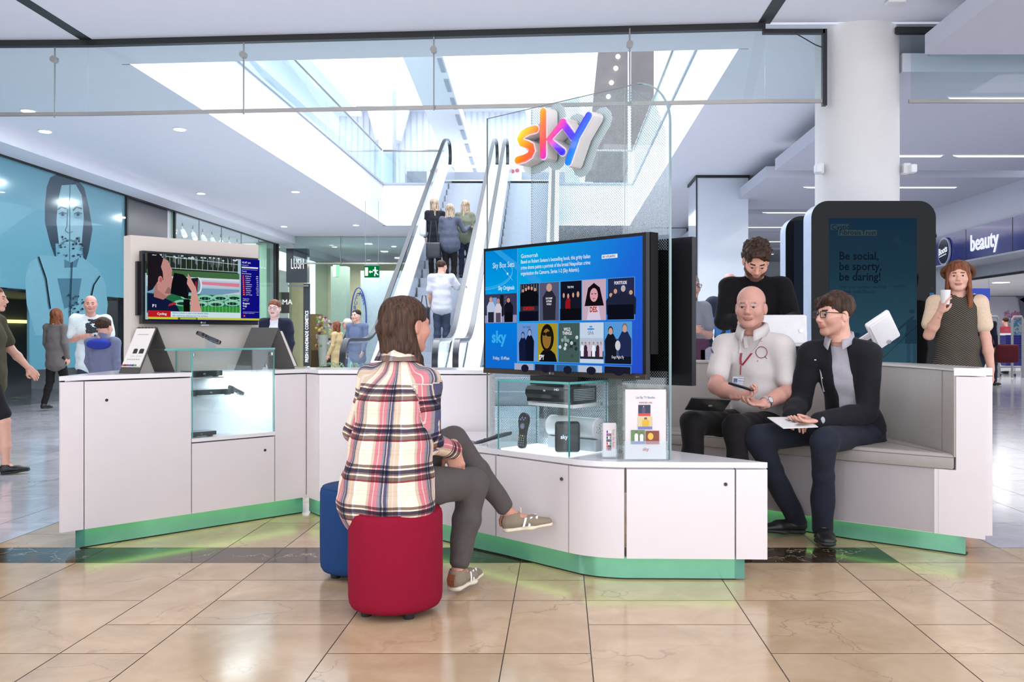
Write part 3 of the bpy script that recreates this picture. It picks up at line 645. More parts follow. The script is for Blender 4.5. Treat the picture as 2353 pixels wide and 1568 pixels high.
def stroke(path, w, n=5):
    """outline polygon of a rounded stroke"""
    P_ = [Vector(p) for p in path]; L_ = []; R_ = []
    for i, p in enumerate(P_):
        d = (P_[min(i+1, len(P_)-1)]-P_[max(i-1, 0)]).normalized(); nn = Vector((-d.y, d.x)); L_.append(p+nn*w/2); R_.append(p-nn*w/2)
    def cap(c, d):
        a0 = math.atan2(d.y, d.x); return [c+Vector((math.cos(a0+t), math.sin(a0+t)))*w/2 for t in [math.pi/2-math.pi*k_/n for k_ in range(1, n)]]
    e = cap(P_[-1], (P_[-1]-P_[-2])); st = cap(P_[0], (P_[0]-P_[1]))
    return L_+e+list(reversed(R_))+st
def arc(c, r, a0, a1, n=10, ry=None): return [(c[0]+r*math.cos(math.radians(a0+(a1-a0)*i/n)), c[1]+(ry or r)*math.sin(math.radians(a0+(a1-a0)*i/n))) for i in range(n+1)]
SW = 0.050
# letter centre lines in sign space (x 0..0.56, baseline 0, x-height .26, ascender .38)
S_S = [(0.150, 0.172), (0.095, 0.170), (0.050, 0.158), (0.032, 0.136), (0.046, 0.114), (0.085, 0.100), (0.118, 0.083), (0.124, 0.060), (0.106, 0.037), (0.07, 0.026), (0.015, 0.022)]
S_K = [(0.206, 0.256), (0.206, 0.022)]
S_K2 = [(0.352, 0.176), (0.250, 0.102), (0.345, 0.022)]
S_Y = [(0.345, 0.176), (0.420, 0.088)]
S_Y2 = [(0.525, 0.182), (0.445, 0.088), (0.385, -0.036)]
SGT = thing('logo_sign', tuple(FL_+FU*0.65+FN*0.03+ZZ*1.95), 'rainbow coloured three letter logo sign mounted on the tall glass screen', 'sign')
u0 = at(1213, 380, 4.84); k_ = 1.0
SO = FL_+FU*0.325+ZZ*2.075+FN*0.01
sgs = 0.985
for nm, path in (('letter_s', [S_S]), ('letter_k', [S_K, S_K2]), ('letter_y', [S_Y, S_Y2])):
    sd = MB(); fc = MB(); rim = MB()
    for q, pth in enumerate(path):
        sc_ = lambda pl: [(p[0]*sgs, p[1]*sgs) for p in pl]
        ol = [tuple(p) for p in stroke(pth, SW)]; ol2 = [tuple(p) for p in stroke(pth, SW*0.74)]
        sd.extr(sc_(ol), SO, FU, ZZ, 0.075+q*0.0006); rim.extr(sc_(ol), SO, FU, ZZ, 0.004, off=0.0762+q*0.0006); fc.extr(sc_(ol2), SO, FU, ZZ, 0.010, off=0.0805+q*0.0006)
    a_ = sd.build(nm, SIDE, SGT, smooth=True, auto=30); rim.build('letter_rim', SIDEL, a_)
    fc.uv = [(((Vector(p)-SO).dot(FU))/0.55, ((Vector(p)-SO).dot(ZZ)-0.15)/0.55) for p in fc.v]; fc.build('letter_face', RB, a_)
for i_, pth in enumerate((S_S, S_K, S_K2, S_Y, S_Y2)): m_ = MB(); m_.extr([(p[0]*sgs, p[1]*sgs) for p in stroke(pth, SW*2.6)], SO-FN*(0.022+.0006*i_), FU, ZZ, 0.004, off=0); m_.build('mounting_plate', mat('sign_plate_grey', (0.86, 0.86, 0.87), 0.4), SGT)
# ================================================================== STOOLS
def stool(loc, col, nm, lab):
    t = thing('stool', (loc[0], loc[1], 0), lab, 'stool')
    m = mat(nm, col, 0.8, spec=0.15, var=0.03, scale=40, bump=0.05); R = 0.195; H = 0.432; n = 56
    prof = [(0.0, 0.028), (R-0.03, 0.028), (R-0.012, 0.034), (R-0.003, 0.05), (R, 0.075), (R+0.001, 0.2), (R, H-0.03), (R-0.004, H-0.012), (R-0.014, H-0.003), (R-0.03, H), (R-0.05, H+0.001), (0.0, H+0.002)]
    b = MB(); vs = []
    for r, z in prof: vs += [(loc[0]+max(r, 1e-4)*math.cos(2*math.pi*i/n), loc[1]+max(r, 1e-4)*math.sin(2*math.pi*i/n), z) for i in range(n)]
    b.add(vs, [(j*n+i, j*n+(i+1) % n, (j+1)*n+(i+1) % n, (j+1)*n+i) for j in range(len(prof)-1) for i in range(n)])
    c = b.build('cover', m, t, smooth=True, auto=60)
    b = MB(); b.tube([(loc[0]+(R-0.012)*math.cos(a), loc[1]+(R-0.012)*math.sin(a), H-0.004) for a in [2*math.pi*i/n for i in range(n+1)]], 0.0022, n=5); b.build('piping', m, c)
    for k in range(4):
        a = 0.6+k*math.pi/2; b = MB(); b.cyl((loc[0]+0.13*math.cos(a), loc[1]+0.13*math.sin(a), 0), (loc[0]+0.13*math.cos(a), loc[1]+0.13*math.sin(a), 0.03), 0.022, 0.026, n=16); b.build('foot', BLACK, t)
stool((-0.695, 3.785), srgb(132, 14, 42), 'raspberry_fabric', 'raspberry pink cylindrical fabric stool the woman sits on')
stool((-0.968, 4.37), srgb(30, 62, 108), 'blue_fabric', 'blue cylindrical fabric stool half hidden behind the pink one')

# ================================================================== SCREENS
BEZ = mat('tv_bezel', (0.010, 0.010, 0.012), 0.25, spec=0.2); BEZB = mat('tv_bottom_bezel', (0.055, 0.043, 0.032), 0.25, metal=0.4)
def px(r, g, b, s=0.84): return emat('px_%d_%d_%d' % (r, g, b), srgb(r, g, b), s)
def gradient_screen(name, stops, ang, s=0.84):
    m, N, L, b = _new(name); N.remove(b); uv = N.new('ShaderNodeUVMap'); sp = N.new('ShaderNodeSeparateXYZ'); L.new(uv.outputs[0], sp.inputs[0])
    m1 = N.new('ShaderNodeMath'); m1.operation = 'MULTIPLY'; m1.inputs[1].default_value = math.cos(ang); L.new(sp.outputs[0], m1.inputs[0])
    m2 = N.new('ShaderNodeMath'); m2.operation = 'MULTIPLY_ADD'; m2.inputs[1].default_value = math.sin(ang); L.new(sp.outputs[1], m2.inputs[0]); L.new(m1.outputs[0], m2.inputs[2])
    cr = N.new('ShaderNodeValToRGB'); e = cr.color_ramp.elements; e[0].position = stops[0][0]; e[0].color = (*srgb(*stops[0][1]), 1); e[1].position = stops[-1][0]; e[1].color = (*srgb(*stops[-1][1]), 1)
    for p_, c_ in stops[1:-1]: q = e.new(p_); q.color = (*srgb(*c_), 1)
    L.new(m2.outputs[0], cr.inputs[0]); em = N.new('ShaderNodeEmission'); em.inputs[1].default_value = s; L.new(cr.outputs[0], em.inputs[0]); L.new(em.outputs[0], N['Material Output'].inputs[0])
    MATS[name] = m; return m
class Canvas:
    """flat picture shown on a lit screen; coordinates are fractions of its width and height"""
    def __init__(s, O, U, V, w, h): s.O, s.U, s.V, s.w, s.h = Vector(O), Vector(U), Vector(V), w, h; s.N = s.U.cross(s.V).normalized(); s.b = MB(); s.mats = []; s.z = 0.0
    def mi(s, m):
        if m not in s.mats: s.mats.append(m)
        return s.mats.index(m)
    def P(s, x, y): return s.O+s.U*(x*s.w)+s.V*(y*s.h)+s.N*s.z
    def lift(s): s.z += 0.00025
    def poly(s, pts, m):
        s.lift(); q = [s.P(*p) for p in pts]
        ar = sum(pts[i][0]*pts[(i+1) % len(pts)][1]-pts[(i+1) % len(pts)][0]*pts[i][1] for i in range(len(pts)))
        if ar < 0: q.reverse()
        s.b.add(q, [tuple(range(len(q)))], s.mi(m))
    def rect(s, x0, y0, x1, y1, m): s.poly([(x0, y0), (x1, y0), (x1, y1), (x0, y1)], m)
    def oval(s, cx, cy, rx, ry, m, n=20, a0=0, a1=360): s.poly([(cx+rx*math.cos(math.radians(a0+(a1-a0)*i/n)), cy+ry*math.sin(math.radians(a0+(a1-a0)*i/n))) for i in range(n if a1-a0 >= 360 else n+1)], m)
    def text(s, t, x, y, hgt, m, align='LEFT', bold=0.0, sx=1.0): s.lift(); s.b.text(t, s.P(x, y), s.U, s.V, hgt*s.h, s.mi(m), align, 0.0, bold, sx)
    def line(s, pts, w, m):
        s.lift()
        for a, c in zip(pts[:-1], pts[1:]):
            d = Vector(((c[0]-a[0])*s.w, (c[1]-a[1])*s.h)); d.normalize(); nx, ny = -d.y*w/2/s.w, d.x*w/2/s.h
            q = [s.P(a[0]+nx, a[1]+ny), s.P(a[0]-nx, a[1]-ny), s.P(c[0]-nx, c[1]-ny), s.P(c[0]+nx, c[1]+ny)]
            s.b.add(q, [(0, 1, 2, 3)], s.mi(m))
    def build(s, name, parent, **k): return s.b.build(name, s.mats, parent, **k)
def figure(c, x, y0, h, w, top, skin, hair, legs=None):
    """small standing figure in a picture"""
    c.poly([(x-w*.5, y0), (x-w*.55, y0+h*.62), (x-w*.25, y0+h*.8), (x+w*.25, y0+h*.8), (x+w*.55, y0+h*.62), (x+w*.5, y0)], top)
    if legs is not None: c.rect(x-w*.4, y0, x+w*.4, y0+h*.4, legs)
    c.oval(x, y0+h*.89, w*.24, h*.115, hair, 12); c.oval(x, y0+h*.87, w*.19, h*.095, skin, 12)
TXW = px(245, 248, 255); BLK = px(10, 10, 16)
# ---- small television on the beige panel
NF = -NB
TL, TR = Vector((-2.639*.92, 5.682*.92, 0)), Vector((-2.102*.92, 6.253*.92, 0))
t = thing('television', tuple((TL+TR)/2+ZZ*1.225), 'small wall television showing sports news on the beige panel', 'television')
w_, h_ = (TR-TL).length, 0.425; zb = 1.222
m_ = MB(); m_.extr([(0, 0), (w_, 0), (w_, h_), (0, h_)], TL+ZZ*zb, UU, ZZ, 0.045, off=-0.045); cs = m_.build('casing', BEZ, t)
m_ = MB(); m_.extr([(0.06, 0.05), (w_-0.1, 0.05), (w_-0.1, h_-0.06), (-0.012, h_-0.06), (-0.012, 0.05)], TL+ZZ*zb, UU, ZZ, 0.03, off=-0.072); m_.build('back_cover', BEZ, t)
m_ = MB(); m_.text('LG', TL+UU*(w_*0.5)+ZZ*(zb+0.006)+NF*0.0012, UU, ZZ, 0.010, align='LEFT', bold=0.02); m_.cyl(TL+UU*(w_*0.5-0.01)+ZZ*(zb+0.011), TL+UU*(w_*0.5-0.01)+ZZ*(zb+0.011)+NF*0.0015, 0.006, n=16); m_.build('maker_logo', mat('logo_grey', (0.5, 0.5, 0.5), 0.3), cs)
m_ = MB(); m_.rbox(TL+UU*(w_*0.52)+ZZ*(zb-0.004)+NF*-0.01, (0.05, 0.02, 0.008), 0.003, R=frame3(UU, NB, ZZ)); m_.build('stand_foot', mat('clear_plastic_foot', (0.6, 0.65, 0.7), 0.2), cs)
c = Canvas(TL+UU*0.016+ZZ*(zb+0.026)+NF*0.0008, UU, ZZ, w_-0.028, h_-0.040)
c.rect(0, 0, 1, 1, px(170, 200, 215)); c.rect(0, 0.70, 0.82, 1, px(38, 50, 40))
R_ = random.Random(5)
for i in range(46): x = R_.random()*0.8; c.rect(x, 0.84+R_.random()*0.05, x+0.006, 1, px(120, 130, 140) if i % 3 else px(70, 60, 50))
for i in range(26): c.oval(R_.random()*0.8, 0.95+R_.random()*0.04, 0.012, 0.012, px(205, 222, 235), 7)
c.rect(0, 0.66, 0.82, 0.76, px(70, 110, 70)); c.rect(0, 0.62, 0.82, 0.665, px(215, 225, 235)); c.rect(0, 0.52, 0.82, 0.63, px(190, 205, 225)); c.poly([(0.3, 0.57), (0.82, 0.54), (0.82, 0.60), (0.4, 0.605)], px(225, 130, 150))
c.rect(0, 0.35, 0.82, 0.50, px(120, 160, 190)); c.poly([(0.3, 0.30), (0.82, 0.46), (0.82, 0.40), (0.5, 0.28)], px(200, 210, 220)); c.rect(0, 0.10, 0.82, 0.40, px(35, 110, 70))
for (x, y) in ((0.36, 0.36), (0.50, 0.35), (0.64, 0.36), (0.77, 0.37), (0.30, 0.26), (0.45, 0.25), (0.60, 0.26), (0.75, 0.28)): c.oval(x, y, 0.075, 0.05, px(140, 205, 180)); c.oval(x, y-0.01, 0.05, 0.025, px(20, 60, 45))
c.rect(0.3, 0.10, 0.82, 0.22, px(55, 150, 60))
for i in range(14): c.line([(0.19+i*0.047, 0.78), (0.19+i*0.047, 0.97)], 0.002, px(190, 215, 225)); c.line([(0.40+i*0.032, 0.12), (0.40+i*0.032, 0.36)], 0.0015, px(170, 225, 205))
c.line([(0.15, 0.965), (0.82, 0.90)], 0.003, px(200, 222, 232)); c.line([(0.18, 0.79), (0.82, 0.78)], 0.003, px(200, 222, 232)); c.line([(0.35, 0.24), (0.82, 0.34)], 0.002, px(190, 235, 220))
# photographer
c.poly([(0, 0.12), (0.27, 0.12), (0.25, 0.20), (0.20, 0.28), (0.10, 0.36), (0, 0.40)], px(18, 26, 62)); c.poly([(0.17, 0.20), (0.245, 0.24), (0.23, 0.27), (0.18, 0.24)], px(180, 40, 60))
HD = px(30, 24, 32); c.poly([(0.05, 0.34), (0.13, 0.30), (0.17, 0.36), (0.16, 0.55), (0.06, 0.55)], px(178, 120, 114))
c.poly([(0.08, 0.45), (0.15, 0.36), (0.19, 0.38), (0.205, 0.46), (0.20, 0.54), (0.218, 0.60), (0.20, 0.66), (0.205, 0.76), (0.17, 0.90), (0.12, 0.94), (0.08, 0.80)], px(198, 142, 136))
c.poly([(0.0, 0.42), (0.04, 0.45), (0.085, 0.58), (0.13, 0.60), (0.125, 0.72), (0.11, 0.80), (0.13, 0.93), (0.09, 1.0), (0.0, 1.0)], HD); c.oval(0.105, 0.60, 0.020, 0.06, px(210, 140, 128)); c.oval(0.108, 0.60, 0.010, 0.035, px(170, 100, 96)); c.poly([(0.14, 0.40), (0.19, 0.39), (0.20, 0.46), (0.17, 0.50)], px(150, 108, 104))
c.poly([(0.19, 0.40), (0.34, 0.33), (0.36, 0.60), (0.30, 0.70), (0.22, 0.72), (0.20, 0.55)], px(16, 16, 24)); c.oval(0.43, 0.54, 0.035, 0.13, px(225, 235, 245)); c.oval(0.42, 0.54, 0.03, 0.12, px(120, 150, 160)); c.poly([(0.33, 0.43), (0.42, 0.42), (0.43, 0.66), (0.34, 0.64)], px(30, 28, 36)); c.rect(0.405, 0.42, 0.415, 0.60, px(190, 40, 60))
c.poly([(0.36, 0.12), (0.46, 0.12), (0.43, 0.34), (0.41, 0.50), (0.34, 0.72), (0.33, 0.56), (0.37, 0.44), (0.365, 0.34)], px(214, 156, 148)); c.rect(0.30, 0.12, 0.355, 0.32, px(14, 14, 20)); c.rect(0.03, 0.18, 0.08, 0.235, px(18, 26, 62)); c.text('F1', 0.035, 0.185, 0.045, TXW, bold=0.02, sx=1.2)
c.text('REPLAY', 0.035, 0.965, 0.014, TXW, bold=0.02)
# strap lines
c.rect(0, 0.035, 0.82, 0.125, px(210, 232, 240)); c.rect(0, 0.035, 0.19, 0.135, px(190, 30, 40)); c.text('Cycling', 0.155, 0.07, 0.035, TXW, 'RIGHT', 0.02)
c.text('Alberto Contador to return in San Sebastian Classic', 0.205, 0.092, 0.024, px(60, 110, 160), sx=0.80, bold=0.01); c.text('after crash forced withdrawal from Tour de France', 0.205, 0.050, 0.024, px(60, 110, 160), sx=0.80, bold=0.01)
c.rect(0, 0.0, 1, 0.038, px(205, 205, 60)); c.rect(0.25, 0.0, 0.42, 0.036, px(90, 95, 30)); c.rect(0.27, 0.006, 0.41, 0.030, px(190, 195, 60)); c.rect(0, -0.012, 1, 0.004, px(20, 18, 120))
c.rect(0.82, 0.036, 1, 1, px(16, 14, 132))
c.text('10.47 am', 0.828, 0.93, 0.030, TXW, bold=0.01); c.text('Friday July 29', 0.828, 0.895, 0.015, TXW); c.rect(0.828, 0.852, 0.985, 0.875, TXW); c.text('SKY SPORTS NEWS HQ', 0.832, 0.857, 0.012, px(180, 30, 40), sx=0.8, bold=0.01); c.line([(0.83, 0.83), (0.98, 0.83)], 0.001, TXW)
c.text('Tennis', 0.828, 0.79, 0.022, TXW); c.text('World Rankings', 0.828, 0.755, 0.018, TXW)
for i, (nm, cc) in enumerate((('N Djokovic', 'SRB'), ('A Murray', 'GBR'), ('R Federer', 'SUI'), ('R Nadal', 'ESP'), ('S Wawrinka', 'SUI'), ('K Nishikori', 'JPN'), ('M Raonic', 'CAN'), ('T Berdych', 'CZE'), ('D Thiem', 'AUT'), ('J-W Tsonga', 'FRA'))):
    y = 0.715-i*0.0335; c.rect(0.83, y-0.008, 0.85, y+0.024, px(180, 25, 40)); c.text(str(i+1), 0.84, y, 0.016, TXW, 'CENTER', 0.01); c.text(nm, 0.86, y, 0.016, TXW, bold=0.01); c.text(cc, 0.985, y, 0.016, TXW, 'RIGHT', 0.01)
c.text('Today Live', 0.828, 0.345, 0.018, TXW); c.text('ATP Tour', 0.828, 0.315, 0.018, TXW); c.text('Rogers', 0.828, 0.265, 0.030, TXW, bold=0.02); c.text('Cup', 0.828, 0.222, 0.030, TXW, bold=0.02); c.text('4pm', 0.828, 0.185, 0.016, TXW); c.line([(0.83, 0.14), (0.985, 0.14)], 0.001, TXW); c.text('Trending on skysports.com', 0.828, 0.115, 0.013, TXW); c.rect(0.832, 0.055, 0.852, 0.095, px(180, 25, 40)); c.text('6', 0.842, 0.065, 0.02, TXW, 'CENTER')
c.build('screen_picture', t)

# ---- large television in front of the glass fin
TL = Vector((-.434, 5.05, 0)); TR = Vector((.397, 4.23, 0)); TU = (TR-TL).normalized(); TN = Vector((TU.y, -TU.x, 0)); w_ = (TR-TL).length; zb = 0.945; h_ = 0.694
t = thing('television', tuple((TL+TR)/2+ZZ*zb), 'large television showing the box sets menu in front of the glass screen', 'television')
m_ = MB(); m_.extr([(0, 0), (w_, 0), (w_, h_), (0, h_)], TL+ZZ*zb, TU, ZZ, 0.03, off=-0.03); cs = m_.build('casing', BEZ, t)
m_ = MB(); m_.extr([(0.05, 0.12), (w_+0.004, 0.12), (w_+0.004, h_+0.003), (0.05, h_+0.003)], TL+ZZ*zb, TU, ZZ, 0.055, off=-0.086); m_.build('back_cover', mat('tv_back', (0.010, 0.010, 0.011), 0.6, spec=0.1), t)
m_ = MB(); m_.extr([(0, 0), (w_, 0), (w_, 0.026), (0, 0.026)], TL+ZZ*zb, TU, ZZ, 0.004, off=0.0); m_.build('lower_bezel', BEZB, cs)
lg = mat('logo_grey', (0.5, 0.5, 0.5), 0.3); q = TL+TU*(w_*0.455)+ZZ*(zb+0.008)+TN*0.005
m_ = MB(); m_.text('LG', q+TU*0.012, TU, ZZ, 0.010, bold=0.02); m_.cyl(q+ZZ*0.005, q+ZZ*0.005+TN*0.001, 0.006, n=16); m_.text('LED TV', TL+TU*(w_-0.06)+ZZ*(zb+0.010)+TN*0.005, TU, ZZ, 0.005); m_.build('maker_logo', lg, cs)
GS = gradient_screen('menu_gradient', [(0.0, (0, 175, 240)), (0.25, (20, 150, 235)), (0.6, (30, 110, 225)), (1.0, (45, 70, 205))], -0.35)
GL = gradient_screen('menu_gradient_left', [(0.0, (20, 110, 215)), (0.4, (0, 130, 235)), (0.62, (0, 165, 240)), (1.0, (0, 140, 225))], math.pi/2)
c = Canvas(TL+TU*0.014+ZZ*(zb+0.028)+TN*0.0008, TU, ZZ, w_-0.034, h_-0.044)
b = MB(); b.add([c.P(0, 0), c.P(1, 0), c.P(1, 1), c.P(0, 1)], [(0, 1, 2, 3)]); b.uv = [(0, 0), (1, 0), (1, 1), (0, 1)]; pn = b.build('screen_panel', GS, t)
c.lift(); b = MB(); b.add([c.P(0, 0), c.P(0.235, 0), c.P(0.235, 1), c.P(0, 1)], [(0, 1, 2, 3)]); b.uv = [(0, 0), (1, 0), (1, 1), (0, 1)]; b.build('menu_column', GL, pn)
c.lift(); c.rect(0.233, 0, 0.237, 1, px(90, 180, 240))
LB = px(80, 190, 245)
c.poly([(0.06, 1), (0.11, 1), (0.40, 0.72), (0.36, 0.68)], px(45, 165, 238)); 
for r_ in (0.0, 0.012, 0.02): c.line([(0.0+0.2*math.sin(a), 0.83-0.14*math.cos(a)*1.0-r_) for a in [i/14*2.0 for i in range(15)]], 0.003, LB)
c.line([(0.13, 0.85), (0.20, 0.74)], 0.0016, px(180, 230, 255)); c.oval(0.165, 0.795, 0.006, 0.010, px(220, 245, 255))
c.text('Sky Box Sets', 0.215, 0.850, 0.048, TXW, 'RIGHT', 0.0, 0.80); c.text('Sky Originals', 0.215, 0.662, 0.035, TXW, 'RIGHT', 0.012, 0.80)
c.text('sky', 0.050, 0.22, 0.10, px(60, 185, 250), bold=0.03); c.text('Friday, 10.49am', 0.18, 0.075, 0.028, TXW, 'RIGHT', sx=0.85)
c.text('Gomorrah', 0.26, 0.915, 0.034, TXW, bold=0.006)
for i, s_ in enumerate(('Based on Robert Saviano\u2019s bestselling book, this gritty Italian', 'crime drama paints a portrait of the brutal Neapolitan crime', 'organisation the Camorra. Series 1-2 (Sky Atlantic).')): c.text(s_, 0.26, 0.870-i*0.048, 0.031, TXW, sx=0.74, bold=0.008)
c.rect(0.775, 0.855, 0.865, 0.885, TXW); c.text('SKY ATLANTIC', 0.78, 0.862, 0.016, px(40, 60, 140), bold=0.03, sx=0.85)
# box with three people
c.rect(0.002, 0.385, 0.233, 0.63, px(60, 60, 95)); c.rect(0.002, 0.385, 0.233, 0.45, px(150, 150, 190)); c.rect(0.04, 0.50, 0.09, 0.60, px(120, 160, 215)); c.rect(0.115, 0.44, 0.14, 0.62, px(25, 25, 40))
for i in range(8): c.line([(0.15, 0.42+i*0.024), (0.165, 0.44+i*0.024)], 0.0015, px(170, 170, 190))
figure(c, 0.05, 0.39, 0.22, 0.055, px(190, 205, 230), px(215, 165, 150), px(130, 110, 110), px(40, 40, 60)); figure(c, 0.105, 0.39, 0.20, 0.045, px(215, 210, 225), px(200, 140, 130), px(190, 170, 160), px(90, 80, 100)); figure(c, 0.18, 0.39, 0.21, 0.06, px(22, 22, 36), px(205, 150, 135), px(60, 40, 40), px(15, 15, 25))
def poster(i, j, bg, draw):
    xs = (0.262, 0.400, 0.538, 0.676, 0.828); ws = (0.128, 0.127, 0.130, 0.138, 0.146); ys = (0.395, 0.070, -0.255); x0 = xs[i]; x1 = x0+ws[i]; y0 = ys[j]; y1 = y0+0.305
    y0c = max(y0, 0.0); c.rect(x0-0.003, max(y0-0.004, 0), x1+0.003, y1+0.004, px(90, 170, 235)); c.rect(x0, y0c, x1, y1, bg)
    if draw: draw(x0, x1-x0, y0, y1-y0)
SK = px(210, 160, 140); DK = px(14, 14, 22)
def g1(x, w, y, h):
    for k in range(7): c.line([(x+w*(0.1+0.13*k), y+h*.5), (x+w*(0.05+0.14*k), y+h*.98)], 0.002, px(170, 180, 200))
    for k, xx in enumerate((0.18, 0.82, 0.35, 0.66, 0.5)): figure(c, x+w*xx, y+h*.4, h*(.48+.02*k), w*.30, DK, SK, DK)
    c.text('GOMORRAH', x+w*.5, y+h*.29, h*.10, px(215, 30, 30), 'CENTER', 0.02, 0.55); c.rect(x, y, x+w, y+h*.26, px(14, 16, 34))
def g2(x, w, y, h):
    figure(c, x+w*.5, y+h*.02, h*.95, w*.62, px(40, 42, 56), px(205, 160, 150), px(205, 160, 150)); 
    for k, s_ in enumerate(('ROSS KEMP', 'EXTREME', 'WORLD')): c.text(s_, x+w*.5, y+h*(.56-.075*k), h*.05, TXW, 'CENTER', 0.02, 0.7)
def g3(x, w, y, h):
    for k, xx in enumerate((0.16, 0.38, 0.62, 0.85)): figure(c, x+w*xx, y+h*.05, h*(.68-.02*(k == 1)), w*.26, px(150, 25, 35) if k == 1 else px(22, 24, 40), SK, px(30, 18, 22) if k != 3 else SK)
    c.rect(x, y, x+w, y+h*.3, DK); c.text('THE FIVE', x+w*.5, y+h*.82, h*.055, TXW, 'CENTER', 0.01, 0.75)
def g4(x, w, y, h):
    c.poly([(x+w*.1, y+h*.35), (x+w*.25, y+h*.8), (x+w*.5, y+h*.92), (x+w*.75, y+h*.8), (x+w*.92, y+h*.35)], px(22, 14, 26)); c.oval(x+w*.5, y+h*.62, w*.17, h*.17, px(225, 165, 175)); c.oval(x+w*.43, y+h*.65, w*.04, h*.012, DK, 8); c.oval(x+w*.57, y+h*.65, w*.04, h*.012, DK, 8); c.oval(x+w*.5, y+h*.53, w*.05, h*.014, px(200, 60, 100), 8); c.poly([(x+w*.2, y), (x+w*.3, y+h*.34), (x+w*.7, y+h*.34), (x+w*.8, y)], px(225, 210, 235)); c.text('DES.', x+w*.5, y+h*.20, h*.13, px(190, 60, 30), 'CENTER', 0.04, 0.8)
def g5(x, w, y, h):
    for k, xx in enumerate((0.12, 0.88, 0.30, 0.60)): figure(c, x+w*xx, y+h*.12, h*(.55+.05*k), w*.36, px(34, 38, 62), SK if k < 3 else px(200, 180, 175), px(40, 34, 40) if k < 3 else px(190, 195, 205))
    c.rect(x, y, x+w, y+h*.36, px(14, 16, 30)); c.text('FORTITUDE', x+w*.5, y+h*.85, h*.075, TXW, 'CENTER', 0.03, 0.72)
def g6(x, w, y, h): figure(c, x+w*.3, y, h*.78, w*.4, px(20, 28, 60), px(130, 150, 200), px(40, 40, 60)); figure(c, x+w*.66, y, h*.86, w*.42, px(14, 20, 44), px(150, 170, 215), px(60, 70, 100)); c.text('THE TUNNEL', x+w*.5, y+h*.88, h*.055, px(30, 40, 70), 'CENTER', 0.0, 0.7)
def g7(x, w, y, h): c.poly([(x+w*.1, y), (x+w*.15, y+h*.2), (x+w*.3, y+h*.3), (x+w*.7, y+h*.3), (x+w*.9, y+h*.2), (x+w, y)], DK); c.oval(x+w*.5, y+h*.62, w*.34, h*.36, px(24, 20, 14)); c.oval(x+w*.48, y+h*.6, w*.22, h*.26, px(150, 110, 50)); c.oval(x+w*.6, y+h*.72, w*.17, h*.07, px(30, 24, 14), 10); c.oval(x+w*.36, y+h*.72, w*.08, h*.05, px(30, 24, 14), 10); c.text('SPY', x+w*.08, y+h*.05, h*.13, TXW, bold=0.03, sx=0.7)
def g8(x, w, y, h):
    for k in range(22): q = R_; c.oval(x+w*q.uniform(.08, .92), y+h*q.uniform(.06, .66), w*.07, h*.05, (px(200, 215, 220), px(60, 80, 80), px(140, 170, 160), px(40, 50, 60))[k % 4], 8)
    c.text('WILD', x+w*.45, y+h*.80, h*.085, TXW, 'CENTER', 0.02, 0.8); c.text('THINGS', x+w*.45, y+h*.70, h*.085, TXW, 'CENTER', 0.02, 0.8)
def g9(x, w, y, h):
    c.rect(x, y+h*.10, x+w, y+h*.30, px(40, 40, 60)); c.rect(x, y+h*.30, x+w, y+h*.62, px(190, 200, 220))
    for k, xx in enumerate((0.1, 0.25, 0.42, 0.6, 0.78, 0.92)): figure(c, x+w*xx, y+h*.16, h*.36, w*.13, (TXW, px(60, 40, 60), px(220, 190, 210))[k % 3], SK, px(70, 40, 40))
    c.oval(x+w*.5, y+h*.90, w*.07, h*.02, px(70, 150, 210), 10); c.oval(x+w*.5, y+h*.84, w*.16, h*.025, px(70, 150, 210), 12); c.text('SPA', x+w*.5, y+h*.70, h*.09, px(90, 110, 160), 'CENTER', 0.0, 1.0)
def g10(x, w, y, h):
    c.rect(x, y+h*.6, x+w, y+h, px(90, 160, 225)); figure(c, x+w*.22, y, h*.9, w*.42, px(22, 26, 40), px(205, 165, 150), px(50, 40, 40)); figure(c, x+w*.76, y, h*.97, w*.44, px(34, 44, 84), px(205, 165, 150), px(120, 110, 110)); c.oval(x+w*.5, y+h*.44, w*.10, h*.12, px(215, 215, 215)); c.rect(x, y, x+w, y+h*.18, px(20, 24, 40)); c.text('Dogs Might Fly', x+w*.5, y+h*.13, h*.07, TXW, 'CENTER', 0.0, 0.66)
def g11(x, w, y, h): c.oval(x+w*.55, y+h*.88, w*.2, h*.10, px(30, 30, 50))
for i, (bg, dr) in enumerate(((px(40, 44, 60), g1), (px(90, 92, 120), g2), (px(18, 20, 40), g3), (px(205, 175, 195), g4), (px(40, 46, 84), g5))): poster(i, 0, bg, dr)
for i, (bg, dr) in enumerate(((px(110, 155, 220), g6), (px(175, 150, 40), g7), (px(70, 95, 90), g8), (px(205, 220, 240), g9), (px(60, 80, 120), g10))): poster(i, 1, bg, dr)
for i, bg in enumerate((px(170, 175, 205), px(40, 36, 60), px(50, 100, 150), px(190, 200, 220), px(30, 30, 50))): poster(i, 2, bg, g11)
c.build('screen_picture', t)
# bracket arms under the large television
MDK = mat('dark_bracket', (0.02, 0.02, 0.022), 0.4)
m_ = MB(); cc = (FL_+FR_)/2
m_.box(cc+FU*-0.08+FN*0.03+ZZ*0.915, (0.34, 0.03, 0.05), frame3(FU, -FN, ZZ)); m_.box(cc+FU*-0.02+FN*0.05+ZZ*1.1, (0.3, 0.09, 0.25), frame3(FU, -FN, ZZ)); m_.build('wall_bracket', MDK, t)
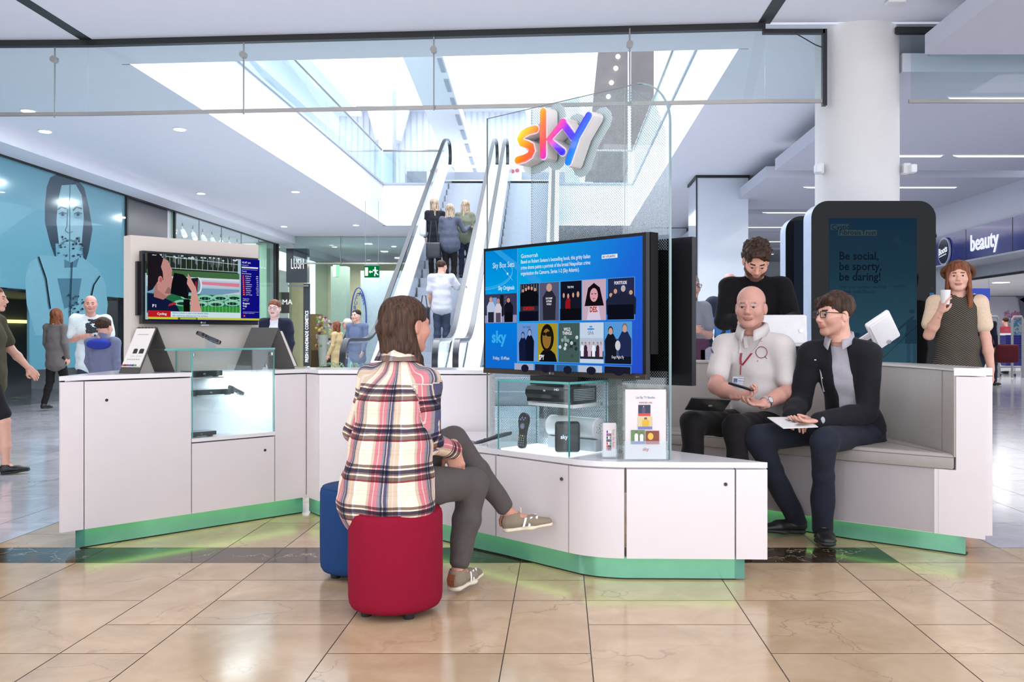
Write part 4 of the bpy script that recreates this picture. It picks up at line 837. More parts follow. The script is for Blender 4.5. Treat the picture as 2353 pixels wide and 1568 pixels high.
# second television on the other side of the fin
t = thing('television', tuple(cc+FN*-0.16+ZZ*0.95), 'back of a second television on the far side of the glass screen', 'television')
m_ = MB(); m_.extr([(0.28, 0.0), (FW+0.05, 0.0), (FW+0.05, 0.72), (0.28, 0.72)], FL_+ZZ*0.91-FN*0.11, FU, ZZ, 0.035, off=-0.035); m_.build('casing', BEZ, t)
m_ = MB(); m_.box(cc+FU*0.10-FN*0.055+ZZ*1.2, (0.3, 0.09, 0.3), frame3(FU, -FN, ZZ)); m_.build('bracket', MDK, t)
# pole between low counter and televisions
m_ = MB()
for s_ in (0.52, 0.88): m_.prism(xy(FL_+FU*s_-FN*0.012, FL_+FU*(s_+0.05)-FN*0.012, FL_+FU*(s_+0.05)-FN*0.05, FL_+FU*s_-FN*0.05), HL, 1.3) if s_ < 0.6 else None
m_.build('support_post', mat('bronze_post', (0.25, 0.23, 0.19), 0.35, metal=0.6), label='bronze post holding the large television above the low counter', category='post')
m_ = MB(); s_ = 0.88; m_.prism(xy(FL_+FU*s_-FN*0.012, FL_+FU*(s_+0.06)-FN*0.012, FL_+FU*(s_+0.06)-FN*0.05, FL_+FU*s_-FN*0.05), HL, 1.3)
m_.build('support_post', mat('bronze_post', (0.25, 0.23, 0.19), 0.35, metal=0.6), label='bronze post right of the black box in the glass case', category='post')

# ================================================================== DISPLAY CASE ON THE LOW COUNTER
GA = Vector((-.331, 4.69, HL)); GB = Vector((.038, 4.375, HL)); GU = (GB-GA); gw = GU.length; GU.normalize(); GN = Vector((-GU.y, GU.x, 0)); gd = 0.30; gh = 0.353
t = thing('display_case', tuple((GA+GB)/2+GN*0.15), 'clear glass display case on the low counter under the large television', 'display case')
G0, G1, G2_, G3 = GA, GB, GB+GN*gd, GA+GN*gd
pane(t, G0, G1, HL+0.001, HL+gh); pane(t, G1, G2_, HL+0.001, HL+gh); pane(t, G3, G0, HL+0.001, HL+gh)
m_ = MB(); m_.prism(xy(G0-GN*0.002, G1-GN*0.002, G2_, G3), HL+gh+0.003, HL+gh+0.011); o = m_.build('top_glass', EG, t)
m_ = MB(); m_.prism(xy(G0-GN*0.004, G1-GN*0.004, G1-GN*0.001, G0-GN*0.001), HL+gh+0.001, HL+gh+0.012); m_.prism(xy(G1+GU*0.001, G1+GU*0.004, G2_+GU*0.004, G2_+GU*0.001), HL+gh+0.001, HL+gh+0.012); m_.build('glass_edge', GREENEDGE, o)
m_ = MB(); m_.prism(xy(G0+GU*0.012+GN*0.012, G1-GU*0.012+GN*0.012, G2_-GU*0.012-GN*0.01, G3+GU*0.012-GN*0.01), HL+0.001, HL+0.006); m_.build('light_panel', mat('lit_acrylic', (0.9, 0.94, 0.97), 0.3, emit=(0.85, 0.95, 1.0), es=0.9), t)
m_ = MB(); m_.prism(xy(G0+GU*0.16+GN*0.06, G1-GU*0.0+GN*0.03, G2_-GU*0.02-GN*0.01, G3+GU*0.16-GN*0.01), HL+0.235, HL+0.252); m_.build('shelf', mat('white_shelf', (0.8, 0.78, 0.76), 0.3), t)
m_ = MB(); m_.prism(xy(G3+GU*0.17-GN*0.02, G3+GU*0.20-GN*0.02, G3+GU*0.20-GN*0.01, G3+GU*0.17-GN*0.01), HL, HL+0.24); m_.build('shelf_support', EG, t)
area('case_light', tuple((G0+G2_)/2+ZZ*(gh-0.02)), 0.3, 0.15, 1.2, (0.9, 0.97, 1.0), (0, 0, math.atan2(GU.y, GU.x)))
GP = mat('gloss_black_plastic', (0.012, 0.012, 0.015), 0.12, coat=0.6); MP = mat('matt_black_plastic', (0.03, 0.03, 0.034), 0.45); GREYP = mat('grey_plastic', (0.22, 0.23, 0.25), 0.4); CHR = mat('chrome', (0.7, 0.7, 0.72), 0.15, metal=1.0)
FRG = frame3(GU, GN, ZZ)
def gp(a, b_, z): return GA+GU*a+GN*b_+ZZ*(z)
# big recorder on the shelf
t = thing('set_top_box', tuple(gp(0.32, 0.14, 0.252)), 'large glossy black recorder box with slatted side in the glass case', 'set top box')
m_ = MB(); prof = [(0, 0.0), (0.0, 0.02), (-0.014, 0.04), (-0.012, 0.062), (0.004, 0.078), (0.02, 0.080), (0.20, 0.080), (0.20, 0.0)]
vs = []
for a in (0.165, 0.46): vs += [gp(a, 0.045+p[0], 0.256+p[1]) for p in prof]
n_ = len(prof); m_.add(vs, [tuple(range(n_)), tuple(reversed(range(n_, 2*n_)))]+[(i, n_+i, n_+(i+1) % n_, (i+1) % n_) for i in range(n_)]); bx = m_.build('casing', GP, t)
m_ = MB()
for k in range(7): m_.box(gp(0.462, 0.145, 0.272+k*0.0085), (0.004, 0.16, 0.004), FRG)
m_.build('side_vents', mat('vent_silver', (0.45, 0.46, 0.5), 0.3, metal=0.7), bx)
m_ = MB(); m_.text('sky', gp(0.29, 0.029, 0.313), GU, ZZ, 0.008, bold=0.02); m_.text('HD', gp(0.36, 0.031, 0.318), GU, ZZ, 0.010, bold=0.03, sx=1.6); m_.build('front_lettering', TXW, bx)
m_ = MB(); m_.ribbon([gp(0.165, 0.045, 0.2575), gp(0.46, 0.045, 0.2575)], 0.008, 0.002, GN); m_.build('chrome_strip', CHR, bx)
# remote standing upright
def remote(O, U, V, L_, W_, lab, cat='remote control', rows=6, upright=True, body=None, parent_name='remote_control'):
    O, U, V = Vector(O), Vector(U).normalized(), Vector(V).normalized(); Nn = U.cross(V).normalized(); t = thing(parent_name, tuple(O), lab, cat)
    ol = []
    for i in range(25):
        a = i/24*2*math.pi; y = 0.5-0.5*math.cos(a); side = 1 if a < math.pi else -1; wv = 0.36+0.12*math.cos((y-0.85)*6.0)+0.04*math.cos(y*3); wv *= min(1, math.sqrt(max(0.0, 1-abs(2*y-1)**6)))
        ol.append((side*wv*W_, y*L_))
    ol = [(x if 0 < i < 24 else 0, y) for i, (x, y) in enumerate(ol)][:-1]
    m_ = MB(); m_.extr(ol, O, U, V, 0.018, off=-0.018); bd = m_.build('body', body or MP, t, smooth=True, auto=40)
    m_ = MB(); m_.cyl(O+V*L_*.62, O+V*L_*.62+Nn*.002, W_*.20, n=20); m_.build('control_ring', GREYP, bd)
    m_ = MB(); m_.cyl(O+V*L_*.62, O+V*L_*.62+Nn*.003, W_*.11, n=16); m_.build('select_button', mat('button_blue', (0.25, 0.3, 0.5), 0.3), bd)
    for k, cc_ in enumerate(((0.7, 0.05, 0.04), (0.05, 0.5, 0.08), (0.75, 0.6, 0.05), (0.05, 0.12, 0.6))):
        p = O+V*L_*(.36-.01*abs(k-1.5))+U*(k-1.5)*W_*.18; m_ = MB(); m_.cyl(p, p+Nn*.002, W_*.055, n=10); m_.build('colour_button', mat('button_%d' % k, cc_, 0.3), bd)
    for r_ in range(4):
        for q_ in range(3):
            p = O+V*L_*(.29-.065*r_)+U*(q_-1)*W_*.2; m_ = MB(); m_.cyl(p, p+Nn*.002, W_*.06, n=8); m_.build('key', GREYP, bd)
    for q_ in range(4): p = O+V*L_*(.80+.05*(q_ % 2))+U*(-.21+.14*q_)*W_; m_ = MB(); m_.cyl(p, p+Nn*.002, W_*.06, n=8); m_.build('key', mat('button_blue', (0.25, 0.3, 0.5), 0.3), bd)
    return t
remote(gp(0.135, 0.03, 0.012), GU, (GN*0.12+ZZ), 0.185, 0.075, 'large black remote control standing upright in the glass case')
# router
t = thing('router', tuple(gp(0.39, 0.08, 0.006)), 'black upright router box in the glass case', 'router')
Rr = frame3((GU*0.75+GN*0.66).normalized(), (GN*0.75-GU*0.66).normalized(), ZZ)
m_ = MB(); m_.rbox(gp(0.385, 0.105, 0.085), (0.125, 0.075, 0.15), 0.014, R=Rr); bx = m_.build('casing', MP, t, smooth=True, auto=40)
U2 = Rr @ Vector((1, 0, 0)); N2 = Rr @ Vector((0, -1, 0))
m_ = MB(); m_.text('sky', gp(0.385, 0.105, 0.078)+N2*0.0385-U2*0.035, U2, ZZ, 0.020, bold=0.03); m_.build('logo_lettering', mat('logo_silver', (0.6, 0.62, 0.68), 0.2, metal=0.6), bx)
m_ = MB(); m_.rbox(gp(0.385, 0.105, 0.085)+U2*0.060, (0.006, 0.04, 0.12), 0.003, R=Rr)
m_.build('light_panel', GP, bx)
for k in range(5): m_ = MB(); m_.box(gp(0.385, 0.105, 0.125-k*0.02)+U2*0.064, (0.001, 0.008, 0.003), Rr); m_.build('indicator', TXW, bx)
# sound bar wrapped behind
t = thing('speaker', tuple(gp(0.36, 0.22, 0.1)), 'white rounded speaker with a perforated end behind the router', 'speaker')
m_ = MB(); a_, b_ = gp(0.17, 0.235, 0.12), gp(0.49, 0.235, 0.12); m_.cyl(a_, b_, 0.055, n=28); o = m_.build('shell', mat('white_plastic', (0.82, 0.83, 0.85), 0.25, coat=0.3), t, smooth=True, auto=40)
for k in range(14): a = k*2.4; r_ = 0.009*math.sqrt(k); m_ = MB(); p = b_+GN*r_*math.cos(a)+ZZ*r_*math.sin(a); m_.cyl(p-GU*0.001, p+GU*0.001, 0.0022, n=6); m_.build('speaker_hole', BLACK, o)
m_ = MB(); m_.prism(xy(gp(0.17, 0.2, 0), gp(0.49, 0.2, 0), gp(0.49, 0.27, 0), gp(0.17, 0.27, 0)), HL+0.007, HL+0.066); m_.build('cradle', mat('cradle_grey', (0.6, 0.63, 0.68), 0.3), t)
# remote lying on its acrylic rest left of the case
ACR = glass('acrylic', (0.93, 0.96, 0.97), refl=1.2, rough=0.03)
pA = Vector((-.44, 4.86, HL))
t_ = remote(pA+Vector((-0.02, 0.0, 0.016)), (GU*-0.75-GN*0.66), (GN*0.5+GU*0.8+ZZ*0.30)*1.0, 0.20, 0.06, 'black remote control resting on an acrylic stand left of the glass case')
m_ = MB(); m_.extr([(0, 0), (0.13, 0.042), (0.13, 0.046), (0.02, 0.010), (0.0, 0.02), (-0.004, 0.0)], pA+Vector((0.0, -0.02, 0)), GU, ZZ, 0.04, off=-0.04); m_.build('acrylic_stand', ACR, label='small clear acrylic stand under the remote beside the glass case', category='stand')
m_ = MB(); m_.tube([pA+Vector((-0.22, 0.16, 0.012)), pA+Vector((-0.12, 0.10, 0.03)), pA+Vector((-0.03, 0.02, 0.012))], 0.008); m_.build('cable_cover', GREYP, label='grey security cable running to the remote left of the glass case', category='cable')
# brochure holders
def holder(a, b_, w, h, d, lab1, lab2, title, design):
    O = Vector((a, b_, HL)); t = thing('brochure_holder', tuple(O), lab1, 'holder')
    U_ = Vector((1, 0, 0)); N_ = Vector((-U_.y, U_.x, 0))
    F = lambda x, y, z: O+U_*x+N_*y+ZZ*z
    m_ = MB(); m_.extr([(-0.006, 0), (w+0.006, 0), (w+0.006, h*0.28), (-0.006, h*0.28)], F(0, -0.004, 0.001), U_, ZZ, 0.003); m_.build('front_wall', ACR, t)
    m_ = MB(); m_.prism(xy(F(-0.008, -0.006, 0), F(w+0.008, -0.006, 0), F(w+0.008, d+0.01, 0), F(-0.008, d+0.01, 0)), HL+0.001, HL+0.004); m_.build('base', ACR, t)
    m_ = MB(); m_.extr([(0, 0), (d+0.012, 0), (d+0.012, h*0.75), (0, h*0.5)], F(w+0.008, -0.004, 0.001), N_, ZZ, 0.003); m_.build('side_wall', ACR, t)
    m_ = MB(); m_.extr([(-0.006, 0), (w+0.006, 0), (w+0.006, h*0.98), (-0.006, h*0.98)], F(0, d+0.008, 0.001), U_, ZZ, 0.003); m_.build('back_wall', ACR, t)
    n = 5 if d > 0.02 else 4
    for k in range(n):
        tt = thing('brochure', tuple(F(w/2, 0.003+k*d/n, 0.005)), lab2 if k == 0 else lab2.split(',')[0]+' stacked behind the front copy', 'brochure', None)
        if k: tt['group'] = lab2.split(',')[0]+' stack'
        m_ = MB(); q = F(0, 0.003+k*d/n, 0.006); m_.extr([(0, 0), (w, 0), (w, h), (0, h)], q, U_, ZZ, d/n*0.85, off=-d/n*0.85); m_.build('pages', mat('paper', (0.66, 0.61, 0.60), 0.5) if k < n-1 else mat('dark_cover', (0.03, 0.03, 0.035), 0.3), tt)
        if k == 0:
            cv = Canvas(q-N_*0.0006, U_, ZZ, w, h); design(cv); cv.build('cover_print', tt)
def pp(r, g, b): return mat('print_%d_%d_%d' % (r, g, b), srgb(r, g, b), 0.35, var=0.0)
def des1(c):
    c.text('Let Sky TV Bundles', 0.5, 0.87, 0.035, pp(60, 60, 110), 'CENTER', 0.0, 0.72); c.text('entertain you', 0.5, 0.80, 0.035, pp(150, 40, 50), 'CENTER', 0.0, 0.72)
    c.rect(0.32, 0.62, 0.62, 0.78, pp(24, 26, 60)); c.rect(0.32, 0.62, 0.62, 0.66, pp(190, 50, 40)); figure(c, 0.45, 0.66, 0.11, 0.08, pp(60, 60, 90), pp(200, 150, 130), pp(30, 20, 20))
    c.rect(0.31, 0.43, 0.66, 0.61, pp(200, 180, 130)); c.rect(0.31, 0.43, 0.66, 0.47, pp(100, 110, 170)); figure(c, 0.50, 0.47, 0.13, 0.16, pp(200, 160, 30), pp(110, 70, 50), pp(20, 16, 14))
    c.rect(0.14, 0.22, 0.48, 0.42, pp(90, 120, 70)); c.rect(0.14, 0.22, 0.48, 0.26, pp(90, 100, 150)); figure(c, 0.27, 0.26, 0.14, 0.08, pp(225, 225, 225), pp(120, 90, 70), pp(30, 20, 20)); figure(c, 0.40, 0.26, 0.13, 0.08, pp(225, 225, 225), pp(120, 90, 70), pp(30, 20, 20))
    c.rect(0.50, 0.22, 0.83, 0.41, pp(120, 50, 20)); c.oval(0.62, 0.33, 0.07, 0.05, pp(220, 170, 60)); c.rect(0.50, 0.22, 0.83, 0.26, pp(160, 30, 40)); c.text('sky', 0.5, 0.125, 0.05, pp(190, 50, 60), 'CENTER', 0.02)
def des2(c):
    R2 = random.Random(2)
    for i in range(3):
        for j in range(7): c.rect(0.27+i*0.13, 0.20+j*0.085, 0.37+i*0.13, 0.27+j*0.085, pp(*R2.choice([(200, 40, 60), (20, 30, 80), (30, 30, 40), (60, 160, 60), (230, 230, 235), (90, 60, 140)])))
    O, U, V = c.O, c.U, c.V; c.O = c.P(0.74, 0.83); c.U, c.V = -V, U; c.w, c.h, w0, h0 = 1, 1, c.w, c.h; c.lift(); c.b.text('Great Sky Apps', c.O+c.N*c.z, c.U, c.V, 0.011, c.mi(pp(160, 50, 60)), 'LEFT', 0.0, 0.0, 0.9)
holder(0.200, 4.33, 0.062, 0.165, 0.020, 'small clear brochure holder between the glass case and the tall leaflet holder', 'small white leaflet with app icons, front of its holder', '', des2)
holder(0.302, 4.262, 0.192, 0.330, 0.02, 'large clear brochure holder at the foot of the glass screen', 'tall white brochure with stacked picture cubes, front of its holder', '', des1)

# ================================================================== ITEMS IN THE LEFT CASE
FRU = frame3(UU, NB, ZZ)
def stb(s0, s1, o0, d, z, h, lab, foot=True):
    t = thing('set_top_box', tuple(PL((s0+s1)/2, o0+d/2, z)), lab, 'set top box'); f_ = 0.005
    m_ = MB(); m_.rbox(PL((s0+s1)/2, o0+d/2, z+f_+h/2), (s1-s0, d, h), 0.004, R=FRU); o = m_.build('casing', GP, t)
    m_ = MB(); m_.text('sky', PL((s0+s1)/2-0.02, o0-0.001, z+f_+h*0.35), UU, ZZ, h*0.28, bold=0.02); m_.build('logo_lettering', mat('logo_silver', (0.6, 0.62, 0.68), 0.2, metal=0.6), o)
    for a in (s0+0.03, s1-0.03): m_ = MB(); m_.box(PL(a, o0+0.03, z+f_/2), (0.03, 0.02, f_), FRU); m_.build('foot', BLACK, t)
stb(0.722, 0.925, 0.055, 0.13, 0.906, 0.032, 'slim black set top box on the upper steel shelf of the lit case')
stb(0.725, 0.995, 0.045, 0.14, 0.793, 0.032, 'wide black set top box on the middle glass shelf of the lit case')
stb(0.725, 0.885, 0.05, 0.12, 0.551, 0.024, 'small black set top box on the floor of the lit case')
remote(PL(0.965, 0.06, 0.835), (UU*0.45-NB*0.85-ZZ*0.1)*-1, (UU*0.85+NB*0.3-ZZ*0.42), 0.13, 0.045, 'black remote leaning at the right end of the middle glass shelf')
m_ = MB(); m_.box(PL(1.0, 0.06, 0.80), (0.05, 0.03, 0.012), FRU); m_.build('acrylic_stand', ACR, label='clear stand under the remote inside the lit case', category='stand')
remote(PL(0.775, 0.08, 1.165), (UU*0.3-NB*0.95)*-1, (UU*0.88-ZZ*0.42+NB*-0.05), 0.155, 0.055, 'black remote control propped on the glass top below the small television', body=GP)
m_ = MB(); m_.extr([(0, 0), (0.06, 0), (0.03, 0.045), (0.0, 0.075)], PL(0.83, 0.06, 1.079), UU, ZZ, 0.03, off=-0.03); m_.build('acrylic_stand', ACR, label='clear stand under the remote on the glass top', category='stand')
# ---- flip charts (tents)
CHAR = mat('charcoal_board', (0.055, 0.05, 0.045), 0.5, var=0.02); PAP = mat('chart_paper', (0.66, 0.62, 0.58), 0.5, var=0.01)
def aframe(A, B_, C, w, Wd, h, lab, paper, lettering=False):
    """A-frame chart seen from its side: A front foot, B_ rear foot (plan points), Wd = width direction"""
    A, B_ = Vector((*A, HC+0.001)), Vector((*B_, HC+0.001)); Wd = Vector((*Wd, 0)).normalized(); ap = A.lerp(B_, C)+ZZ*h
    t = thing('flip_chart', tuple((A+B_)/2+Wd*w/2), lab, 'flip chart')
    def bd(p, nm, m, sgn):
        n = (Wd.cross(ap-p)).normalized()*0.005*sgn; b = MB(); a = [p, p+Wd*w, ap+Wd*w, ap]; b.add(a+[q+n for q in a], [(0,1,2,3),(7,6,5,4),(0,4,5,1),(1,5,6,2),(2,6,7,3),(3,7,4,0)]); return b.build(nm, m, t)
    bd(A, 'front_board', CHAR, 1); rb = bd(B_, 'rear_board', CHAR, 1)
    return t, A, B_, ap, Wd
# left chart: its page faces the camera's left, the rear board slopes to the right
t, A, B_, ap, Wd = aframe((-2.385, 5.09), (-2.27, 5.29), 0.5, 0.155, (-0.92, 0.39), 0.262, 'open flip chart with a printed page at the left end of the counter', True)
V_ = (ap-A); L_ = V_.length; V_.normalize(); U_ = -Wd; O_p = A+Wd*0.155
NN = U_.cross(V_).normalized()
if NN.y > 0: NN = -NN
m_ = MB(); m_.extr([(0.006, L_*.13), (0.149, L_*.13), (0.149, L_*.97), (0.006, L_*.97)], O_p+NN*0.0005, U_, V_, 0.004*(1 if U_.cross(V_).dot(NN) > 0 else -1)); pg = m_.build('pages', PAP, t)
c = Canvas(O_p+NN*0.0056, U_, V_, 0.155, L_)
if c.N.dot(NN) < 0: c.N = -c.N
c.rect(0.34, 0.42, 0.54, 0.50, pp(40, 38, 30)); c.rect(0.64, 0.42, 0.86, 0.50, pp(40, 38, 30)); c.oval(0.44, 0.50, 0.10, 0.025, pp(40, 38, 30)); c.oval(0.75, 0.50, 0.11, 0.025, pp(40, 38, 30)); c.rect(0.25, 0.83, 0.78, 0.838, pp(150, 120, 110)); c.rect(0.3, 0.36, 0.52, 0.364, pp(120, 115, 110)); c.rect(0.6, 0.36, 0.85, 0.364, pp(120, 115, 110))
for k in range(6): c.rect(0.22+k*0.11, 0.28, 0.26+k*0.11, 0.30, pp(140, 135, 130))
for k, q in enumerate(((180, 60, 40), (40, 30, 30), (150, 30, 50), (40, 80, 150), (40, 50, 120), (60, 150, 70), (220, 215, 205))): c.rect(0.04+k*0.13, 0.145, 0.16+k*0.13, 0.178, pp(*q))
c.build('page_print', pg)
for k in range(6):
    p = O_p+U_*0.155*(0.1+0.16*k)+V_*L_; b = MB(); b.tube([p+NN*0.007*math.cos(a)+ZZ*(0.007*math.sin(a)-0.004) for a in [i/8*2*math.pi for i in range(9)]], 0.0014, n=5); b.build('binder_ring', mat('brass', (0.5, 0.38, 0.15), 0.3, metal=1.0), t)
# right chart seen from behind
t, A, B_, ap, Wd = aframe((-1.885, 5.68), (-1.73, 5.86), 0.5, 0.166, (-0.93, -0.36), 0.265, 'charcoal flip chart seen from behind at the right of the small television', False)
for k in range(3):
    b = MB(); dd = Vector((0.010+0.006*k, 0.008+0.004*k, 0)); p0, p1 = ap.lerp(B_, 0.08)+dd*0.5, ap.lerp(B_, 0.93)+dd*0.8
    b.add([p0, p0+Wd*0.155, p1+Wd*0.155, p1, p0+dd*0.15, p0+Wd*0.155+dd*0.15, p1+Wd*0.155+dd*0.15, p1+dd*0.15], [(0,1,2,3),(7,6,5,4),(0,4,5,1),(1,5,6,2),(2,6,7,3),(3,7,4,0)]); b.build('page', PAP if k < 2 else CHAR, t)
# ================================================================== BLACK KIOSK TOTEMS
TG = mat('totem_black_glass', (0.006, 0.007, 0.007), 0.06, spec=0.12, var=0.0); TS = mat('totem_side', (0.55, 0.66, 0.85), 0.25, metal=0.2)
def rrect(w, h, r, z0=0.0, n=8):
    p = [(0, z0), (w, z0)]
    for k in range(n+1): a = k/n*math.pi/2; p.append((w-r+r*math.cos(a), h-r+r*math.sin(a)))
    for k in range(n+1): a = math.pi/2+k/n*math.pi/2; p.append((r+r*math.cos(a), h-r+r*math.sin(a)))
    return p
Yt = 7.55; x0 = (1864-CX)*Yt/FPX; x1 = (2150-CX)*Yt/FPX; wT = x1-x0; hT = EYE+311*Yt/FPX
t = thing('digital_kiosk', (x0+wT/2, Yt+0.1, 0), 'large black digital advertising kiosk in front of the round column', 'kiosk')
m_ = MB(); m_.extr(rrect(wT, hT, 0.14), (x0, Yt, 0), (1, 0, 0), (0, 0, 1), 0.006); m_.build('front_glass', TG, t, smooth=True, auto=25)
m_ = MB(); m_.extr(rrect(wT, hT, 0.14), (x0, Yt+0.002, 0), (1, 0, 0), (0, 0, 1), 0.24, off=-0.24); m_.build('housing', TS, t, smooth=True, auto=25)
def screen_dim(name): return gradient_screen(name, [(0.0, (62, 100, 118)), (0.35, (52, 88, 106)), (0.75, (34, 62, 80)), (1.0, (26, 52, 74))], math.pi/2, 0.72)
sx0 = (1905-CX)*Yt/FPX; sx1 = (2106-CX)*Yt/FPX; sz0 = 0.35; sz1 = EYE+271*Yt/FPX
c = Canvas((sx0, Yt-0.008, sz0), (1, 0, 0), (0, 0, 1), sx1-sx0, sz1-sz0)
b = MB(); b.add([c.P(0, 0), c.P(1, 0), c.P(1, 1), c.P(0, 1)], [(0, 1, 2, 3)]); b.uv = [(0, 0), (1, 0), (1, 1), (0, 1)]; sp = b.build('screen', screen_dim('ad_gradient'), t)
def cy(v): return (EYE-(v-CY)*Yt/FPX-sz0)/(sz1-sz0)
def cx_(u): return (u-1905)/(2106-1905)
ink = px(18, 30, 44, 0.72)
c.rect(cx_(1908), cy(529), cx_(1949), cy(515), px(52, 72, 84, .72)); c.rect(cx_(1925), cy(542), cx_(2014), cy(529), px(58, 76, 82, .72))
c.text('Cystic', cx_(1910), cy(528), 0.024, ink, bold=0.0); c.text('Fibrosis', cx_(1927), cy(540), 0.024, ink); c.text('Trust', cx_(1979), cy(540), 0.022, ink, sx=1.0)
for k, s_ in enumerate(('Be social,', 'be sporty,', 'be daring!')): c.text(s_, cx_(1927), cy(597+24*k), 0.0385, ink, bold=0.02, sx=0.92)
c.text('Own your summer and help', cx_(1927), cy(663), 0.0160, px(26, 44, 60, .72), sx=0.88); c.text('us beat cystic fibrosis.', cx_(1927), cy(674), 0.0160, px(26, 44, 60, .72), sx=0.88)
dk = px(34, 60, 78, .72); dk2 = px(46, 76, 96, .72)
c.oval(cx_(2060), cy(555), .06, .006, dk); c.oval(cx_(2062), cy(547), .02, .010, dk); c.line([(cx_(2052), cy(548)), (cx_(2066), cy(562))], .02, dk); c.line([(cx_(2066), cy(562)), (cx_(2092), cy(566))], .018, dk); c.oval(cx_(2066), cy(658), .08, .006, dk)
c.rect(0, cy(790), 1, cy(765), dk2)
for k in range(9): c.oval(0.1+0.1*k, cy(770), .05, .012, (dk, dk2)[k % 2], 10)
c.oval(cx_(2094), cy(716), .035, .010, dk); c.poly([(cx_(2078), cy(790)), (cx_(2082), cy(735)), (cx_(2104), cy(735)), (cx_(2106), cy(790))], dk); c.line([(cx_(2060), cy(760)), (cx_(2098), cy(728))], .02, dk); c.rect(cx_(2082), cy(840), cx_(2090), cy(790), dk2); c.rect(cx_(2096), cy(840), cx_(2104), cy(790), dk2)
c.line([(cx_(2022), cy(828)), (cx_(2106), cy(748))], .003, ink)
c.build('advert_picture', sp)
b = MB()
b.cyl((x1-0.035, Yt-0.008, EYE+110*Yt/FPX), (x1-0.035, Yt-0.006, EYE+110*Yt/FPX), 0.014, n=20); b.build('payment_mark', px(60, 60, 60), t)
b = MB(); b.box((x1-0.035, Yt-0.007, EYE+94*Yt/FPX), (0.036, 0.002, 0.042)); b.build('contactless_sticker', px(50, 110, 165), t)
b = MB(); b.box((x1-0.035, Yt-0.007, EYE+79*Yt/FPX), (0.024, 0.002, 0.026)); b.build('small_sticker', px(90, 90, 90), t)
Y2 = 8.35; xa = (1805-CX)*Y2/FPX; hT2 = EYE+276*Y2/FPX
t = thing('digital_kiosk', (xa+0.4, Y2+0.1, 0), 'second black digital kiosk mostly hidden behind the large one', 'kiosk')
m_ = MB(); m_.extr(rrect(0.62, hT2, 0.14), (xa, Y2, 0), (1, 0, 0), (0, 0, 1), 0.006); m_.build('front_glass', TG, t, smooth=True, auto=25)
m_ = MB(); m_.extr(rrect(0.62, hT2, 0.14), (xa, Y2+0.002, 0), (1, 0, 0), (0, 0, 1), 0.2, off=-0.2); m_.build('housing', TS, t, smooth=True, auto=25)
b = MB(); b.box2((xa+0.075, Y2-0.012, 0.3), (xa+0.6, Y2-0.008, hT2-0.04)); b.build('screen', px(34, 42, 58, 0.7), t)
# ================================================================== TABLETS ON STANDS BEHIND THE BENCH
TW = mat('tablet_stand_white', (0.82, 0.80, 0.80), 0.25, coat=0.4)
def tabstand(c, R, w, h, base, lab, neck):
    t = thing('tablet_stand', base, lab, 'tablet stand'); c = Vector(c)
    m_ = MB(); m_.rbox(c, (w, 0.035, h), 0.016, seg=4, R=R); bd = m_.build('case', TW, t, smooth=True, auto=50)
    m_ = MB(); m_.rbox(c+R @ Vector((0, -0.022, 0)), (w*.86, 0.012, h*.84), 0.006, R=R); m_.build('back_plate', TW, bd, smooth=True, auto=50)
    p = c+R @ Vector((w*.36, -0.03, -h*.02)); m_ = MB(); m_.cyl(p, p+R @ Vector((0, -0.006, 0)), 0.014, n=20); m_.build('lock', CHR, bd)
    m_ = MB(); m_.tube(neck, [0.022]*len(neck), n=14); m_.build('arm', TW, t, smooth=True)
    m_ = MB(); m_.cyl((base[0], base[1], base[2]), (base[0], base[1], base[2]+0.02), 0.09, n=28); m_.build('base', TW, t)
HB_ = 0.0
m_ = MB(); m_.prism([(0.6, 6.46), (2.4, 6.46), (2.4, 6.72), (0.6, 6.72)], 0.90, 0.925); 
t = thing('counter_shelf', (1.5, 6.58, 0), 'white shelf counter behind the bench backrest carrying the tablets', 'counter'); m_.v = [(x, y, z-0.0) for x, y, z in m_.v]
m_.build('top', KTOP, t); m_ = MB(); m_.prism([(0.62, 6.5), (2.38, 6.5), (2.38, 6.56), (0.62, 6.56)], 0.0, 0.90); m_.build('panel', KW, t)
Ra = rz(-0.08) @ Matrix.Rotation(-0.12, 3, 'X')
tabstand(at(1800, 760, 6.40), Ra, 0.33, 0.225, (1.55, 6.58, 0.925), 'white tablet holder seen from behind between the two seated men', [(1.55, 6.58, 0.94), (1.56, 6.57, 1.08), tuple(at(1800, 760, 6.44))])
Rb = rz(0.95) @ Matrix.Rotation(-0.42, 3, 'X')
Rb = frame3(Vector((0.42, 0.80, -0.43)).normalized(), Vector((-0.86, 0.50, 0.10)).normalized(), Vector((0.42, 0.80, -0.43)).normalized().cross(Vector((-0.86, 0.50, 0.10)).normalized()))
xa_ = Vector((0.52, 0.52, -0.68)).normalized(); ya_ = Vector((-0.25, 0.85, 0.46)); ya_ = (ya_-xa_*ya_.dot(xa_)).normalized(); Rb = frame3(xa_, ya_, xa_.cross(ya_))
tabstand(at(2028, 759, 6.05), Rb, 0.25, 0.185, (2.16, 6.58, 0.925), 'tilted white tablet holder on a curved arm right of the man in glasses', [(2.16, 6.58, 0.94), (2.13, 6.55, 1.02), (2.11, 6.45, 1.10), tuple(at(2022, 757, 6.12))])
